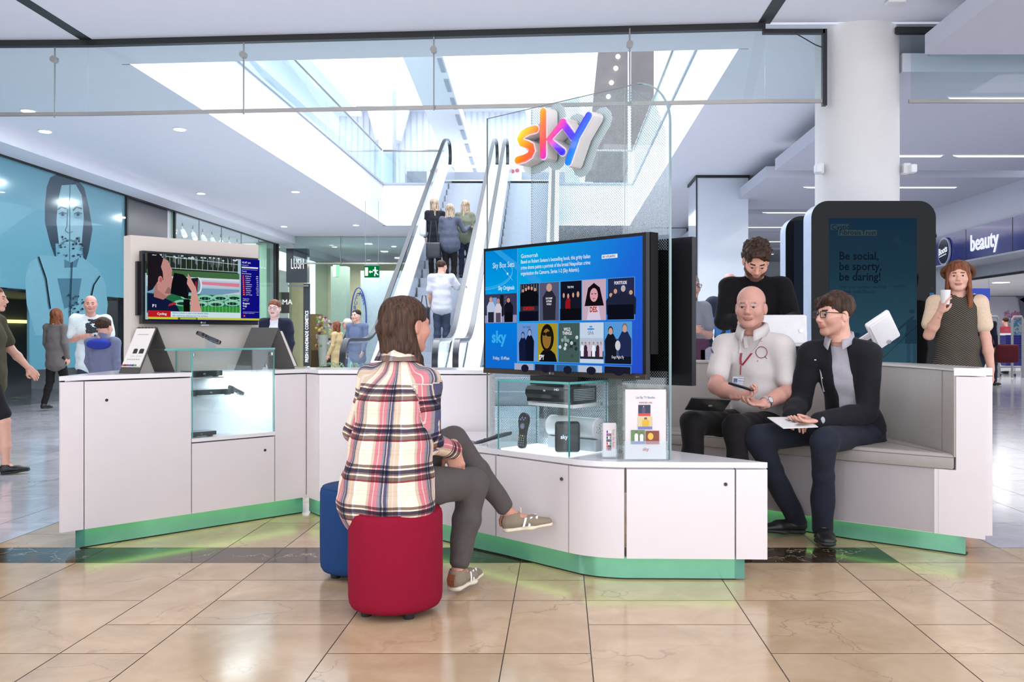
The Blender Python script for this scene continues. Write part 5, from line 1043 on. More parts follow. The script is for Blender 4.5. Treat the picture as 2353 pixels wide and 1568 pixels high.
# ================================================================== LEFT SHOPFRONT
XL = -8.56
def pw(u, v, o=0.0): Y = -XL*FPX/(CX-u); return Vector((XL+o, Y, EYE-(v-CY)*Y/FPX))
POST = mat('turquoise_poster', srgb(122, 178, 192), 0.12, var=0.03, scale=0.6, coat=0.5)
t = thing('poster', (XL, 14, 1.0), 'huge turquoise portrait poster behind the left shop window', 'poster')
m_ = MB(); m_.box2((XL-0.06, 10.0, 1.9), (XL-0.02, 17.78, 3.90)); m_.box2((XL-0.06, 14.55, 0.6), (XL-0.02, 16.7, 1.9)); m_.build('backing', POST, t)
PT = {k: mat('poster_%s' % k, srgb(*c_), 0.12, var=0.02, coat=0.5) for k, c_ in dict(skin=(142, 190, 202), light=(166, 206, 214), hair=(48, 66, 82), mid=(96, 136, 152), ink=(26, 34, 46)).items()}
m_ = MB(); pm = list(PT.values()); lay = [0.0]
def pf(pts, k):
    lay[0] += 0.0003; q = [pw(u, v, -0.019+lay[0]) for u, v in pts]; m_.add(q, [tuple(range(len(q)))], list(PT).index(k))
def pl(pts, w, k):
    for a, b_ in zip(pts[:-1], pts[1:]):
        d = Vector((b_[0]-a[0], b_[1]-a[1])); d.normalize(); n = Vector((-d.y, d.x))*w/2; pf([(a[0]+n.x, a[1]+n.y), (b_[0]+n.x, b_[1]+n.y), (b_[0]-n.x, b_[1]-n.y), (a[0]-n.x, a[1]-n.y)], k)
def po(c_, rx, ry, k, n=18): pf([(c_[0]+rx*math.cos(2*math.pi*i/n), c_[1]+ry*math.sin(2*math.pi*i/n)) for i in range(n)], k)
pf([(118, 408), (134, 400), (152, 402), (176, 408), (196, 432), (207, 478), (215, 527), (206, 580), (196, 610), (190, 560), (130, 560), (132, 600), (118, 560), (106, 512), (106, 470), (110, 430)], 'hair')
pf([(136, 590), (96, 586), (70, 604), (60, 640), (64, 700), (84, 770), (240, 790), (250, 700), (244, 650), (228, 620), (190, 590)], 'skin')
pf([(144, 426), (176, 424), (190, 448), (195, 500), (190, 560), (180, 590), (166, 602), (150, 596), (138, 560), (132, 510), (136, 460)], 'light')
pf([(140, 560), (186, 560), (196, 640), (130, 640)], 'skin')
pf([(134, 640), (190, 640), (180, 700), (150, 710)], 'mid'); pf([(150, 596), (166, 604), (184, 592), (178, 614), (150, 616)], 'mid')
for ex, s_ in ((146, -1), (181, 1)):
    pl([(ex-11, 483+s_), (ex-3, 476), (ex+9, 480)], 3.4, 'hair'); po((ex, 493), 9, 5, 'skin'); po((ex, 493), 5.2, 4.8, 'mid'); po((ex, 493), 2.6, 3, 'ink'); pl([(ex-9, 492), (ex, 487.5), (ex+9, 491)], 1.6, 'ink'); pl([(ex-8, 499), (ex, 502), (ex+8, 498)], 1, 'mid')
pl([(158, 480), (156, 520), (152, 530), (160, 536), (170, 532)], 1.6, 'mid'); pl([(163, 426), (162, 600)], 1.4, 'mid'); pl([(148, 556), (163, 552), (178, 557)], 4, 'mid')
RR = random.Random(4)
for i in range(30): a = RR.uniform(0, 6.28); po((162+RR.choice((-1, 1))*RR.uniform(6, 30), RR.uniform(540, 592)), RR.uniform(1.5, 4), RR.uniform(1.2, 3.4), RR.choice(('ink', 'hair', 'mid')), 7)
pl([(89, 590), (106, 640), (116, 710)], 3, 'ink'); pl([(230, 634), (216, 655), (208, 690)], 2.6, 'ink'); pl([(166, 602), (162, 700), (160, 770)], 2.2, 'hair')
for i in range(16): po((162+RR.uniform(-4, 30), RR.uniform(676, 720)), RR.uniform(1.5, 4), RR.uniform(1, 3), 'hair', 7)
m_.build('portrait', pm, t)
sgl = glass('shop_window_glass', (0.92, 0.96, 0.97), refl=0.55)
for nm, y0, y1, lab in (('shop_window', 10.0, 17.75, 'wide shop window glass covering the turquoise poster'), ('shop_window', 19.95, 26.9, 'bright shop window behind the small television')):
    t = thing(nm, (XL, (y0+y1)/2, 0), lab, 'window'); m_ = MB(); m_.box2((XL, y0, 0.05), (XL+0.012, y1, 3.9)); m_.build('glass_pane', sgl, t)
    ys = [y0, y1] if y0 < 11 else [y0, y1]
    for y in ys: m_ = MB(); m_.box2((XL-0.02, y-0.03, 0), (XL+0.03, y+0.03, 3.9)); m_.build('frame_post', BLACK, t)
    if y0 > 11:
        for y in (21.3, 22.7, 24.1, 25.5): m_ = MB(); m_.box2((XL-0.002, y-0.01, 0), (XL+0.014, y+0.01, 3.9)); m_.build('glass_joint', GREYP, t)
m_ = MB(); m_.box2((XL-0.4, 19.92, 0), (XL-0.1, 20.25, 3.9)); m_.box2((XL-0.4, 26.5, 0), (XL-0.1, 26.85, 3.9)); struct(m_, 'trim_6', mat('pale_green_paint', srgb(150, 190, 160), 0.5))
# shop interior
m_ = MB(); m_.box2((-12.2, 19.8, 0), (-12.1, 27.1, 3.93)); m_.box2((-12.2, 27.0, 0), (-8.6, 27.1, 3.9)); m_.box2((-12.2, 19.7, 0), (-8.6, 19.85, 3.9)); m_.box2((-12.2, 10, 3.93), (-9.2, 27.1, 4.0)); struct(m_, 'wall_shop', WALLW)
area('left_shop_light', (-10.2, 23.5, 3.85), 2.5, 6, 260, (0.95, 1.0, 1.0))
for i in range(9):
    Y = 20.9+i*0.62; t = thing('track_spot', (-9.3, Y, 3.6), 'track spotlight in the bright left shop, '+('nearest of the row' if i == 0 else 'farthest of the row' if i == 8 else 'number %d from the near end' % (i+1)), 'spotlight', 'track spotlights inside the bright left shop')
    m_ = MB(); m_.cyl((-9.3, Y, 3.93), (-9.3, Y, 3.75), 0.012, n=8); m_.build('stem', GREYP, t); m_ = MB(); m_.cyl((-9.3, Y, 3.76), (-9.22, Y-0.05, 3.6), 0.045, 0.07, n=12); m_.build('head', GREYP, t); m_ = MB(); m_.cyl((-9.22, Y-0.05, 3.6), (-9.218, Y-0.052, 3.594), 0.06, n=12); m_.build('lens', emat('spot_lens', (1, 1, 0.95), 6.0), t)
# dark items in the low part of the poster shop
m_ = MB(); m_.box2((-10.5, 10, 0), (-10.4, 17.7, 1.9)); m_.box2((-10.4, 10, 1.85), (-8.66, 17.7, 1.89)); struct(m_, 'wall_shop_low', mat('dark_interior', (0.05, 0.06, 0.065), 0.4))
m_ = MB(); m_.box2((-10.38, 15.0, 1.40), (-10.3, 17.5, 1.46)); m_.build('lit_shelf', emat('shelf_glow', (1, 0.9, 0.3), 2.0), label='thin yellow lit shelf in the dark shop left of the beige panel', category='shelf')
# ================================================================== FAR SHOPS
t = thing('shop_sign', (-8.0, 27.5, 2.8), 'black hanging shop sign with white capitals above the cardigan woman', 'sign')
a, b_ = at(660, 572, 27.4), at(708, 650, 27.4)
m_ = MB(); m_.box2((a.x, 27.3, b_.z), (b_.x, 27.55, a.z)); m_.build('panel', mat('sign_dark', (0.03, 0.035, 0.05), 0.2), t)
m_ = MB(); m_.text('LUSH', (a.x+0.14, 27.29, (a.z+b_.z)/2-0.1), (1, 0, 0), (0, 0, 1), 0.32, bold=0.0, depth=0.004, sx=0.38); m_.build('lettering', emat('sign_white', (1, 1, 1), 1.3), t)
m_ = MB(); m_.box2((a.x+0.02, 27.4, b_.z-0.12), (b_.x, 27.45, b_.z-0.06)); m_.build('hanging_bar', GREYP, t)
t = thing('banner', (-7.9, 27.6, 0.2), 'tall black vertical banner reading fresh handmade cosmetics', 'banner')
a, b_ = at(697, 652, 27.6), at(712, 842, 27.6); m_ = MB(); m_.box2((a.x, 27.6, b_.z), (b_.x, 27.63, a.z)); m_.build('panel', mat('sign_dark', (0.03, 0.035, 0.05), 0.2), t)
m_ = MB(); m_.text('FRESH HANDMADE COSMETICS', (b_.x-0.045, 27.59, b_.z+0.12), (0, 0, 1), (-1, 0, 0), 0.10, bold=0.02, depth=0.002, sx=0.80); m_.build('lettering', emat('sign_white', (1, 1, 1), 1.3), t)
def wallp(u0, u1, v0, v1, Y, th, m, nm, lab, cat):
    a, b_ = at(u0, v0, Y), at(u1, v1, Y); m_ = MB(); m_.box2((a.x, Y, max(b_.z, 0)), (b_.x, Y+th, a.z)); return m_.build(nm, m, label=lab, category=cat)
wallp(664, 698, 640, 900, 28.6, 0.4, mat('yellow_plaster', srgb(200, 195, 150), 0.6), 'shop_pillar', 'pale yellow pillar right behind the cardigan woman', 'pillar')
wallp(760, 796, 612, 900, 29.6, 0.5, mat('green_pillar', srgb(160, 190, 178), 0.4), 'shop_pillar', 'pale green pillar left of the far oval shop logo', 'pillar')
m_ = MB(); m_.box2((-9, 33.0, 0), (-5.0, 33.1, 3.9)); struct(m_, 'wall_far', mat('warm_shop_wall', srgb(200, 200, 170), 0.6, var=0.15, scale=1.2))
m_ = MB(); m_.box2((-6.9, 31.0, 0), (-3.6, 31.05, 3.4)); m_.build('shop_facade', mat('blue_glass_facade', srgb(190, 212, 228), 0.15), label='pale blue glass shop facade with an oval logo', category='shopfront')
t = thing('shop_logo', (-6.9, 30.9, 1.5), 'tall blue oval logo on the pale far shop facade', 'sign')
oc = at(824, 735, 30.9); RI = mat('logo_blue', srgb(60, 80, 160), 0.4)
m_ = MB(); m_.tube([oc+Vector((0.26*math.cos(a), 0, 1.05*math.sin(a)+0.05)) for a in [i/32*2*math.pi for i in range(33)]], 0.022, n=6); m_.build('ring', RI, t)
m_ = MB()
for i, ch in enumerate('BUILD-A-BEAR'): a = 2.70-i*0.19; m_.text(ch, oc+Vector((0.19*math.cos(a), -0.01, 0.86*math.sin(a))), (1, 0, 0), (0, 0, 1), 0.12, bold=0.02)
m_.build('lettering', RI, t)
m_ = MB(); m_.ball(oc+Vector((0, 0.0, 0.25)), (0.09, 0.02, 0.14)); m_.ball(oc+Vector((-0.06, 0.0, -0.1)), (0.05, 0.02, 0.22)); m_.build('fruit_motif', mat('mustard', srgb(200, 180, 60), 0.5), t)
wallp(838, 905, 640, 900, 33.5, 0.2, mat('brown_shop', srgb(120, 95, 80), 0.5, var=0.3, scale=2), 'shop_interior', 'brown shop interior beside the left escalator', 'shop')
# shelves + flowers in the warm shop
FR = random.Random(8)
t = thing('flower_display', tuple(at(738, 800, 29.4)), 'stand of mixed flowers behind glass left of the green pillar', 'flowers')
m_ = MB(); m_.cyl(at(742, 842, 29.4), at(742, 770, 29.4), 0.12, 0.18, n=14); m_.build('vase', mat('glass_vase', (0.5, 0.55, 0.5), 0.2), t)
for k, cl in enumerate(((200, 160, 190), (225, 225, 235), (120, 160, 90), (220, 200, 90), (150, 60, 80))):
    m_ = MB()
    for i in range(12): m_.ball(at(742+FR.uniform(-16, 18), 752+FR.uniform(-22, 45), 29.4+FR.uniform(-.15, .15)), 0.05, n=6)
    o = m_.build('blossom', mat('flower_%d' % k, srgb(*cl), 0.6), t); o['kind'] = 'stuff'
wallp(712, 735, 722, 850, 30.5, 0.4, mat('wood_cabinet', srgb(150, 120, 80), 0.5), 'wooden_cabinet', 'wooden cabinet inside the shop beside the black banner', 'cabinet')
wallp(715, 760, 805, 850, 29.9, 0.4, mat('wood_dark', srgb(90, 65, 45), 0.5), 'shop_table', 'dark wooden table under the flowers', 'table')
wallp(641, 664, 672, 720, 27.9, 0.05, mat('ma_sign', srgb(70, 62, 60), 0.4), 'shop_sign', 'dark sign reading MA left of the yellow pillar', 'sign')
m_ = MB(); m_.text('MA', tuple(at(648, 700, 27.88)), (1, 0, 0), (0, 0, 1), 0.16, bold=0.0); m_.build('window_lettering', emat('sign_white', (1, 1, 1), 1.3), label='white letters MA on the dark sign behind the cardigan woman', category='lettering')
m_ = MB(); m_.box2((XL, 27.15, 0), (XL+0.02, 33, 3.9)); m_.build('shop_window', glass('far_shop_glass', (0.8, 0.9, 0.88), refl=1.0), label='far shop window glass beyond the black hanging shop sign', category='window')
m_ = MB(); m_.box2((XL-0.05, 27.1, 0), (XL+0.05, 27.2, 3.95)); struct(m_, 'trim_7', BLACK)
area('far_shop_light', (-6.8, 30.0, 3.6), 2.5, 4, 120, (1.0, 0.97, 0.85))
# exit signs
t = thing('exit_sign', tuple(at(854, 625, 20)), 'green running man emergency exit sign hanging left of the escalators', 'sign')
a, b_ = at(837, 611, 20), at(871, 638, 20); m_ = MB(); m_.box2((a.x, 20, b_.z), (b_.x, 20.04, a.z)); m_.build('panel', emat('exit_green', srgb(0, 120, 62), 0.9), t)
EW = emat('exit_white', (1, 1, 1), 1.1); c = Canvas((a.x, 19.995, b_.z), (1, 0, 0), (0, 0, 1), b_.x-a.x, a.z-b_.z)
c.rect(0.05, 0.14, 0.26, 0.86, EW); c.line([(0.36, 0.48), (0.58, 0.48)], 0.03, EW); c.poly([(0.31, 0.48), (0.42, 0.32), (0.42, 0.64)], EW); c.oval(0.74, 0.82, 0.05, 0.09, EW, 14); c.line([(0.72, 0.72), (0.78, 0.42)], 0.045, EW); c.line([(0.78, 0.42), (0.70, 0.26), (0.72, 0.12)], 0.026, EW); c.line([(0.78, 0.42), (0.86, 0.30), (0.95, 0.22)], 0.026, EW); c.line([(0.72, 0.68), (0.62, 0.56), (0.60, 0.66)], 0.02, EW); c.line([(0.74, 0.68), (0.86, 0.56), (0.93, 0.62)], 0.02, EW)
c.build('pictogram', t)
m_ = MB(); m_.box2((a.x, 20.0, a.z+0.005), (b_.x, 20.05, a.z+0.03)); m_.cyl((a.x+0.02, 20.02, a.z+0.03), (a.x+0.02, 20.02, ZC), 0.005, n=6); m_.cyl((b_.x-0.02, 20.02, a.z+0.03), (b_.x-0.02, 20.02, ZC), 0.005, n=6); m_.build('hanger', GREYP, t)
t = thing('exit_sign', tuple(at(775, 625, 24)), 'small exit sign seen from its side near the green pillar', 'sign')
a, b_ = at(765, 609, 24), at(780, 636, 24); m_ = MB(); m_.box2((a.x, 24, b_.z), (b_.x-0.09, 24.3, a.z)); m_.build('housing', TRIMW, t); m_ = MB(); m_.box2((b_.x-0.085, 24, b_.z), (b_.x, 24.02, a.z)); m_.build('lit_face', emat('exit_green_pale', srgb(150, 240, 190), 1.2), t)
# ================================================================== UPPER FLOOR
UPW = mat('upper_wall', (0.60, 0.64, 0.70), 0.6, var=0.02); UPG = mat('upper_grey', (0.36, 0.40, 0.46), 0.5)
m_ = MB(); m_.box2((-8.2, 8, UF), (-8.1, 28, 8.0)); struct(m_, 'wall_upper_left', WALLW)
cols = [(10.2, 11.2, (200, 90, 110)), (11.3, 12.1, (120, 185, 190)), (12.2, 13.6, (150, 200, 205)), (13.9, 15.5, (235, 240, 245)), (15.6, 18.4, (205, 215, 225)), (18.6, 21.0, (110, 120, 135)), (21.1, 23.8, (60, 70, 85)), (24.0, 26, (140, 160, 170))]
for i, (y0, y1, cl) in enumerate(cols):
    lab = ['red', 'dark turquoise', 'pale turquoise', 'white', 'pale grey', 'mid grey', 'dark', 'blue grey'][i]
    m_ = MB(); m_.box2((-8.1, y0, UF+0.1), (-8.02, y1, 7.3)); m_.build('shop_window_display', mat('upper_display_%d' % i, srgb(*cl), 0.4, var=0.25, scale=3), label='%s upper floor shop window display on the left balcony' % lab, category='window display')
m_ = MB(); m_.box2((-8.1, 9, 7.35), (-6.9, 28, 8.0)); m_.box2((-9, 8, 7.98), (-6.2, 28, 8.1)); struct(m_, 'trim_8', WHITE)
m_ = MB(); m_.box2((-12, 30, UF), (0.6, 30.1, 9.4)); m_.box2((-12, 29.2, 8.6), (-1.2, 30, 8.7)); struct(m_, 'wall_upper_back', UPW)
m_ = MB()
for i in range(40): x = -8+i*0.2; m_.box2((x, 29.97, UF), (x+0.02, 30, 8.6))
struct(m_, 'trim_9', mat('panel_joint', (0.5, 0.54, 0.6), 0.5))
t = thing('upper_column', (-4.7, 24.6, UF), 'square grey column on the upper balcony left of the escalators', 'column')
m_ = MB(); m_.box2((-5.0, 24.7, UF), (-4.62, 25.0, 8.4)); m_.build('shaft', mat('column_blue_grey', (0.55, 0.62, 0.72), 0.4), t); m_ = MB(); m_.box2((-4.62, 24.69, UF), (-4.58, 25.0, 7.9)); m_.build('edge', UPG, t)
m_ = MB(); q = [at(935, 394, 29.8), at(1000, 426, 29.8)]; m_.box2((q[0].x, 29.8, UF), (q[1].x, 29.95, q[0].z)); m_.build('upper_door', mat('upper_door_grey', (0.16, 0.18, 0.21), 0.3), label='dark double doors on the upper floor left of the escalator top', category='door')
# rounded balcony drum
m_ = MB(); cc_ = at(893, 290, 27.5); cc_ = at(893, 290, 29.28); m_.cyl((cc_.x, 29.28, cc_.z-0.5), (cc_.x, 29.28, cc_.z+0.5), 0.42, 0.68, n=32); m_.build('rounded_balcony', UPW, smooth=True, auto=40, label='small rounded balcony on the upper back wall', category='balcony')
# balustrades of the atrium opening
def balustrade(a, b_, lab, n):
    a, b_ = Vector((*a, UF)), Vector((*b_, UF)); d = b_-a; t = thing('glass_balustrade', tuple((a+b_)/2), lab, 'balustrade')
    for k in range(n):
        p, q = a+d*(k/n), a+d*((k+0.985)/n); m_ = MB(); m_.extr([(0, 0), (1, 0), (1, 1), (0, 1)], p, q-p, ZZ*0.86, 0.012); m_.build('glass_panel', CURT, t)
    m_ = MB(); m_.tube([a+ZZ*0.90, b_+ZZ*0.90], 0.03, n=10); m_.build('handrail', STEEL, t, smooth=True)
balustrade((VL-0.02, 10.0), (VL-0.02, 24.4), 'glass balustrade along the left edge of the atrium opening', 10)
balustrade((VR+0.02, 9.6), (VR+0.02, 24.4), 'glass balustrade along the right edge of the atrium opening', 10)
balustrade((VL, 24.56), (-3.2, 24.56), 'short glass balustrade left of the escalator tops', 2); balustrade((0.1, 24.56), (VR, 24.56), 'short glass balustrade right of the escalator tops', 2)
# right upper side
BRN = mat('brown_cladding', srgb(96, 84, 84), 0.5, var=0.15, scale=2.5)
m_ = MB(); m_.extr([(0, 0), (1.25, 0), (1.4, 0.8), (2.1, 2.6), (2.1, 3.95), (0.4, 3.95)], (0.72, 27.5, 5.9), (1, 0, 0), (0, 0, 1), 0.3, off=-0.3); m_.build('cladding_wall', BRN, label='tall dark brown clad wall above the rainbow sign', category='wall panel')
for i, (u, v) in enumerate(((1415, 157), (1405, 190), (1398, 222), (1420, 130))):
    p = at(u, v, 27.46); m_ = MB(); m_.ball(p, 0.07, n=10); m_.build('spotlight', emat('spot_lens', (1, 1, 0.95), 6.0), label='bright spotlight on the brown cladding, %s' % ('second from the top', 'third from the top', 'lowest of the four', 'topmost of the four')[i], category='spotlight')
m_ = MB(); m_.cyl((2.02, 26.8, UF), (2.02, 26.8, 9.6), 0.05, n=12); m_.build('steel_post', mat('pale_post', (0.6, 0.66, 0.72), 0.4), label='thin pale post before the brown clad wall', category='post')
m_ = MB(); q = at(1395, 408, 28.5); m_.box2((1.0, 28.6, UF), (2.2, 28.7, 6.3)); m_.build('upper_shop', mat('upper_shop_grey', (0.3, 0.34, 0.4), 0.4, var=0.2, scale=3), label='grey upper floor shopfront below the rainbow sign', category='shopfront')
m_ = MB(); m_.box2((2.2, 9, UF), (3.4, 28, UF+0.02)); m_.box2((3.3, 9, UF), (3.4, 28, 7.4)); struct(m_, 'wall_upper_right', WALLW)
# gallery beam with dark slots rising to the left of the escalator top
t = thing('roof_beam', (-2.9, 22, 8), 'white sloping roof beam with dark slots above the left escalator', 'beam')
m_ = MB(); p0, p1 = at(952, 60, 19.0), at(1072, 400, 29.5); m_.ribbon([p0, p1], 0.9, 0.3, (1, 0, 0)); m_.build('beam', WALLW, t)
for i in range(9): a0, a1 = (i+0.15)/9, (i+0.8)/9; m_ = MB(); m_.ribbon([p0.lerp(p1, a0)+Vector((0.36, -0.12, -0.1)), p0.lerp(p1, a1)+Vector((0.36, -0.12, -0.1))], 0.10, 0.12, (1, 0, 0)); m_.build('slot', UPG, t)
# red flower motif by the escalator tops
for u, lab in ((997, 'small red flower sticker beside the top of the left escalator'), (1182, 'small red flower sticker beside the top of the right escalator')):
    t = thing('flower_sticker', tuple(at(u, 402, 25.2)), lab, 'sticker'); m_ = MB(); q = at(u, 402, 25.2); m_.box2((q.x-0.2, 25.2, UF), (q.x+0.2, 25.21, q.z+0.3)); m_.build('panel', TRIMW, t)
    for dx, dz in ((-0.05, 0.1), (0.08, 0.12)): m_ = MB(); m_.cyl(q+Vector((dx, -0.003, dz)), q+Vector((dx, 0, dz)), 0.06, n=10); m_.build('flower', mat('flower_red', srgb(190, 90, 110), 0.5), t)
# ================================================================== ESCALATORS
ESM = mat('escalator_steel', (0.62, 0.68, 0.76), 0.22, metal=0.55); EST = mat('escalator_step', (0.42, 0.46, 0.53), 0.35, metal=0.4); RUB = mat('handrail_rubber', (0.015, 0.017, 0.022), 0.25); DECK = mat('escalator_deck', (0.82, 0.86, 0.90), 0.2, metal=0.2)
YA, YB2, SL, ZT = 14.7, 24.0, 0.5774, 5.37
def ez(Y): return 0.0 if Y < YA else min((Y-YA)*SL, ZT)
def path(off, y0, y1, n=46, sm=0.5):
    out = []
    for i in range(n+1):
        Y = y0+(y1-y0)*i/n; z = sum(ez(Y+d) for d in (-.5, -.3, -.1, .1, .3, .5))/6; out.append((Y, z+off))
    return out
def escalator(xc, lab):
    t = thing('escalator', (xc, YA, 0), lab, 'escalator'); hw = 0.65
    for sx_ in (-1, 1):
        X = xc+sx_*hw
        # handrail loop: lower newel arc, incline, upper newel arc
        top = path(1.10, 13.0, 24.7); P_ = [(X, 13.0-0.32*math.sin(a)*1.0, 1.10-0.34+0.34*math.cos(a)) for a in [i/8*math.pi*0.92 for i in range(8, 0, -1)]]
        P_ = [(X, Y, z) for X, Y, z in P_]+[(X, Y, z) for Y, z in top]+[(X, 24.7+0.32*math.sin(a), top[-1][1]-0.34+0.34*math.cos(a)) for a in [i/8*math.pi*0.92 for i in range(1, 9)]]
        m_ = MB(); m_.ribbon(P_, 0.085, 0.045, (1, 0, 0)); m_.build('handrail', RUB, t, smooth=True, auto=50)
        bot = path(0.42, 12.9, 24.9); g = MB(); tp = path(1.06, 12.9, 24.9)
        for (a, b_), (c_, d_) in zip(zip(bot[:-1], bot[1:]), zip(tp[:-1], tp[1:])): g.add([(X, a[0], a[1]), (X, b_[0], b_[1]), (X, d_[0], d_[1]), (X, c_[0], c_[1])], [(0, 1, 2, 3)])
        g.build('glass_panel', CURT, t)
        m_ = MB(); m_.ribbon([(X, Y, z) for Y, z in path(1.065, 12.95, 24.8)], 0.05, 0.03, (1, 0, 0)); m_.build('rail_channel', ESM, t)
        m_ = MB(); m_.ribbon([(X-sx_*0.0, Y, z) for Y, z in path(0.40, 12.6, 25.0)], 0.26, 0.05, (1, 0, 0)); m_.build('deck', DECK, t)
        m_ = MB(); pb = path(0.38, 12.6, 25.0); xa, xb = X-sx_*0.12, X-sx_*0.10
        for p, q in zip(pb[:-1], pb[1:]): m_.add([(xa, p[0], p[1]-0.45), (xa, q[0], q[1]-0.45), (xa, q[0], q[1]), (xa, p[0], p[1])], [(0, 1, 2, 3)])
        m_.build('skirt', ESM, t)
        m_ = MB(); xo = X+sx_*0.13
        for p, q in zip(pb[:-1], pb[1:]): m_.add([(xo, p[0], max(p[1]-0.95, 0) if p[1] < 1.3 else p[1]-1.15), (xo, q[0], max(q[1]-0.95, 0) if q[1] < 1.3 else q[1]-1.15), (xo, q[0], q[1]), (xo, p[0], p[1])], [(0, 1, 2, 3)])
        m_.build('side_cladding', DECK, t)
        m_ = MB(); m_.box2((X-0.06, 12.68, 0.25), (X+0.06, 12.74, 0.62)); m_.build('inlet_brush', RUB, t)
    m_ = MB(); pb = path(-0.75, YA, YB2+1)
    for p, q in zip(pb[:-1], pb[1:]): m_.add([(xc-hw-.13, p[0], p[1]), (xc+hw+.13, p[0], p[1]), (xc+hw+.13, q[0], q[1]), (xc-hw-.13, q[0], q[1])], [(0, 1, 2, 3)])
    m_.build('underside', DECK, t)
    n = int(ZT/0.215)
    base = None
    for k in range(n+1):
        Y = YA+k*0.215/SL; z = k*0.215
        if base is None:
            m_ = MB(); m_.box2((xc-0.51, Y, z-0.215), (xc+0.51, Y+0.40, z+0.0))
            for r_ in range(24): m_.box2((xc-0.5+r_*0.042, Y-0.004, z-0.20), (xc-0.48+r_*0.042, Y+0.0, z))
            base = m_.build('step', EST, t)
        else:
            c_ = base.copy(); COL.objects.link(c_); c_.parent = t; c_.location = (base.location.x, base.location.y+k*0.215/SL, base.location.z+k*0.215)
    m_ = MB(); m_.box2((xc-0.53, 12.6, 0.0), (xc+0.53, YA, 0.012)); m_.build('lower_plate', ESM, t); m_ = MB(); m_.box2((xc-0.53, YB2+0.35, ZT-0.03), (xc+0.53, 25.6, ZT+0.0)); m_.build('upper_plate', ESM, t)
escalator(-2.43, 'left escalator carrying four people up to the upper floor')
escalator(-0.84, 'right escalator, empty, rising behind the large television')
m_ = MB(); m_.box2((-3.2, 25.65, UF), (0.1, 25.7, ZT+0.45)); m_.build('barrier_panel', mat('barrier_grey', (0.33, 0.36, 0.42), 0.4), label='grey panel at the top of the escalators', category='barrier')
t = thing('plant', tuple(at(800, 838, 12.6)), 'wispy green plant at the foot of the left escalator', 'plant')
m_ = MB(); m_.cyl((at(800, 838, 12.3).x, 12.3, 0), (at(800, 838, 12.3).x, 12.3, 0.45), 0.13, 0.17, n=18); m_.build('pot', GREYP, t)
m_ = MB()
for i in range(24): a = FR.uniform(0, 6.28); q = Vector((at(803, 838, 12.3).x, 12.3, 0.45)); d = Vector((math.cos(a), math.sin(a), 0)); m_.tube([q, q+d*0.1+ZZ*0.22, q+d*0.28+ZZ*0.34, q+d*0.42+ZZ*0.28], [0.006, 0.006, 0.004, 0.001], n=4)
m_.build('leaves', mat('leaf_green', (0.15, 0.3, 0.15), 0.5), t)
# ================================================================== RIGHT SHOP
BL = mat('sign_blue', srgb(30, 44, 128), 0.12, coat=0.6, var=0.03, scale=1.0); WL = emat('letter_white', (0.82, 0.87, 1.0), 1.0)
def sw(u, z): return Vector((SX, SX*FPX/(u-CX), z))
t = thing('shop_sign', (SX, 15.5, 2.5), 'long blue shopfront sign reading beauty at the right edge', 'sign')
m_ = MB(); m_.box2((SX-0.06, 11.5, 2.52), (SX, 18.1, 3.12)); m_.build('fascia', BL, t)
for u in (2227, 2335): p = sw(u, 0); m_ = MB(); m_.box2((SX-0.063, p.y-0.008, 2.52), (SX-0.058, p.y+0.008, 3.12)); m_.build('panel_joint', BLACK, t)
m_ = MB(); m_.text('beauty', (SX-0.062, sw(2238, 0).y, 2.70), (0, -1, 0), (0, 0, 1), 0.30, depth=0.014, bold=0.012, sx=0.95); m_.build('lettering', WL, t)
m_ = MB(); lc = Vector((SX-0.07, sw(2180, 0).y, 2.80)); m_.v = []; m_.cyl(lc, lc+Vector((-0.03, 0, 0)), 0.27, n=36); m_.build('logo_rim', mat('logo_rim', (0.5, 0.55, 0.7), 0.3), t, smooth=True, auto=40)
m_ = MB(); m_.cyl(lc+Vector((-0.03, 0, 0)), lc+Vector((-0.04, 0, 0)), 0.235, n=36); m_.build('logo_disc', mat('logo_navy', (0.01, 0.015, 0.04), 0.15), t)
m_ = MB(); m_.text('Boots', lc+Vector((-0.042, 0.20, -0.07)), (0, -1, 0.15), (0, 0.0, 1), 0.13, bold=0.02, depth=0.003, sx=0.92); m_.tube([lc+Vector((-0.045, 0.17, -0.10)), lc+Vector((-0.045, -0.14, -0.06))], 0.008, n=5); m_.build('logo_script', WL, t)
m_ = MB(); m_.box2((SX-0.25, 11.5, 2.49), (SX+0.6, 18.1, 2.52)); m_.box2((SX+0.5, 11.5, 2.3), (SX+0.6, 18.1, 2.5)); m_.box2((SX-0.02, 17.6, 0), (SX+0.3, 18.2, 2.5)); m_.build('soffit', mat('soffit_grey', (0.4, 0.42, 0.46), 0.35, var=0.05), t)
m_ = MB(); m_.box2((SX+0.6, 11.5, 2.26), (SX+0.64, 18.1, 2.34)); m_.build('track', BLACK, t)
m_ = MB(); m_.box2((SX+0.6, 9, 2.62), (20, 34, 2.7)); struct(m_, 'ceiling_shop', mat('shop_ceiling', (0.75, 0.75, 0.75), 0.6, var=0.06, scale=0.8))
m_ = MB(); m_.box2((SX, 33, 0), (20, 33.1, 2.7)); m_.box2((20, 9, 0), (20.1, 34, 2.7)); m_.box2((SX+0.15, 18.2, 0), (SX+0.25, 33, 2.7)); struct(m_, 'wall_shop_right', WALLW)
for u, v, lab in ((2300, 628, 'round ceiling light in the right shop, nearer of the two'), (2300, 650, 'round ceiling light in the right shop, farther of the two')):
    p = onz(u, v, 2.615); t = thing('ceiling_disc', tuple(p), lab, 'ceiling light'); m_ = MB(); m_.cyl(p, p+ZZ*0.004, 0.22, n=24); m_.build('lens', emat('downlight_lens', (1, 0.98, 0.95), 9.0), t)
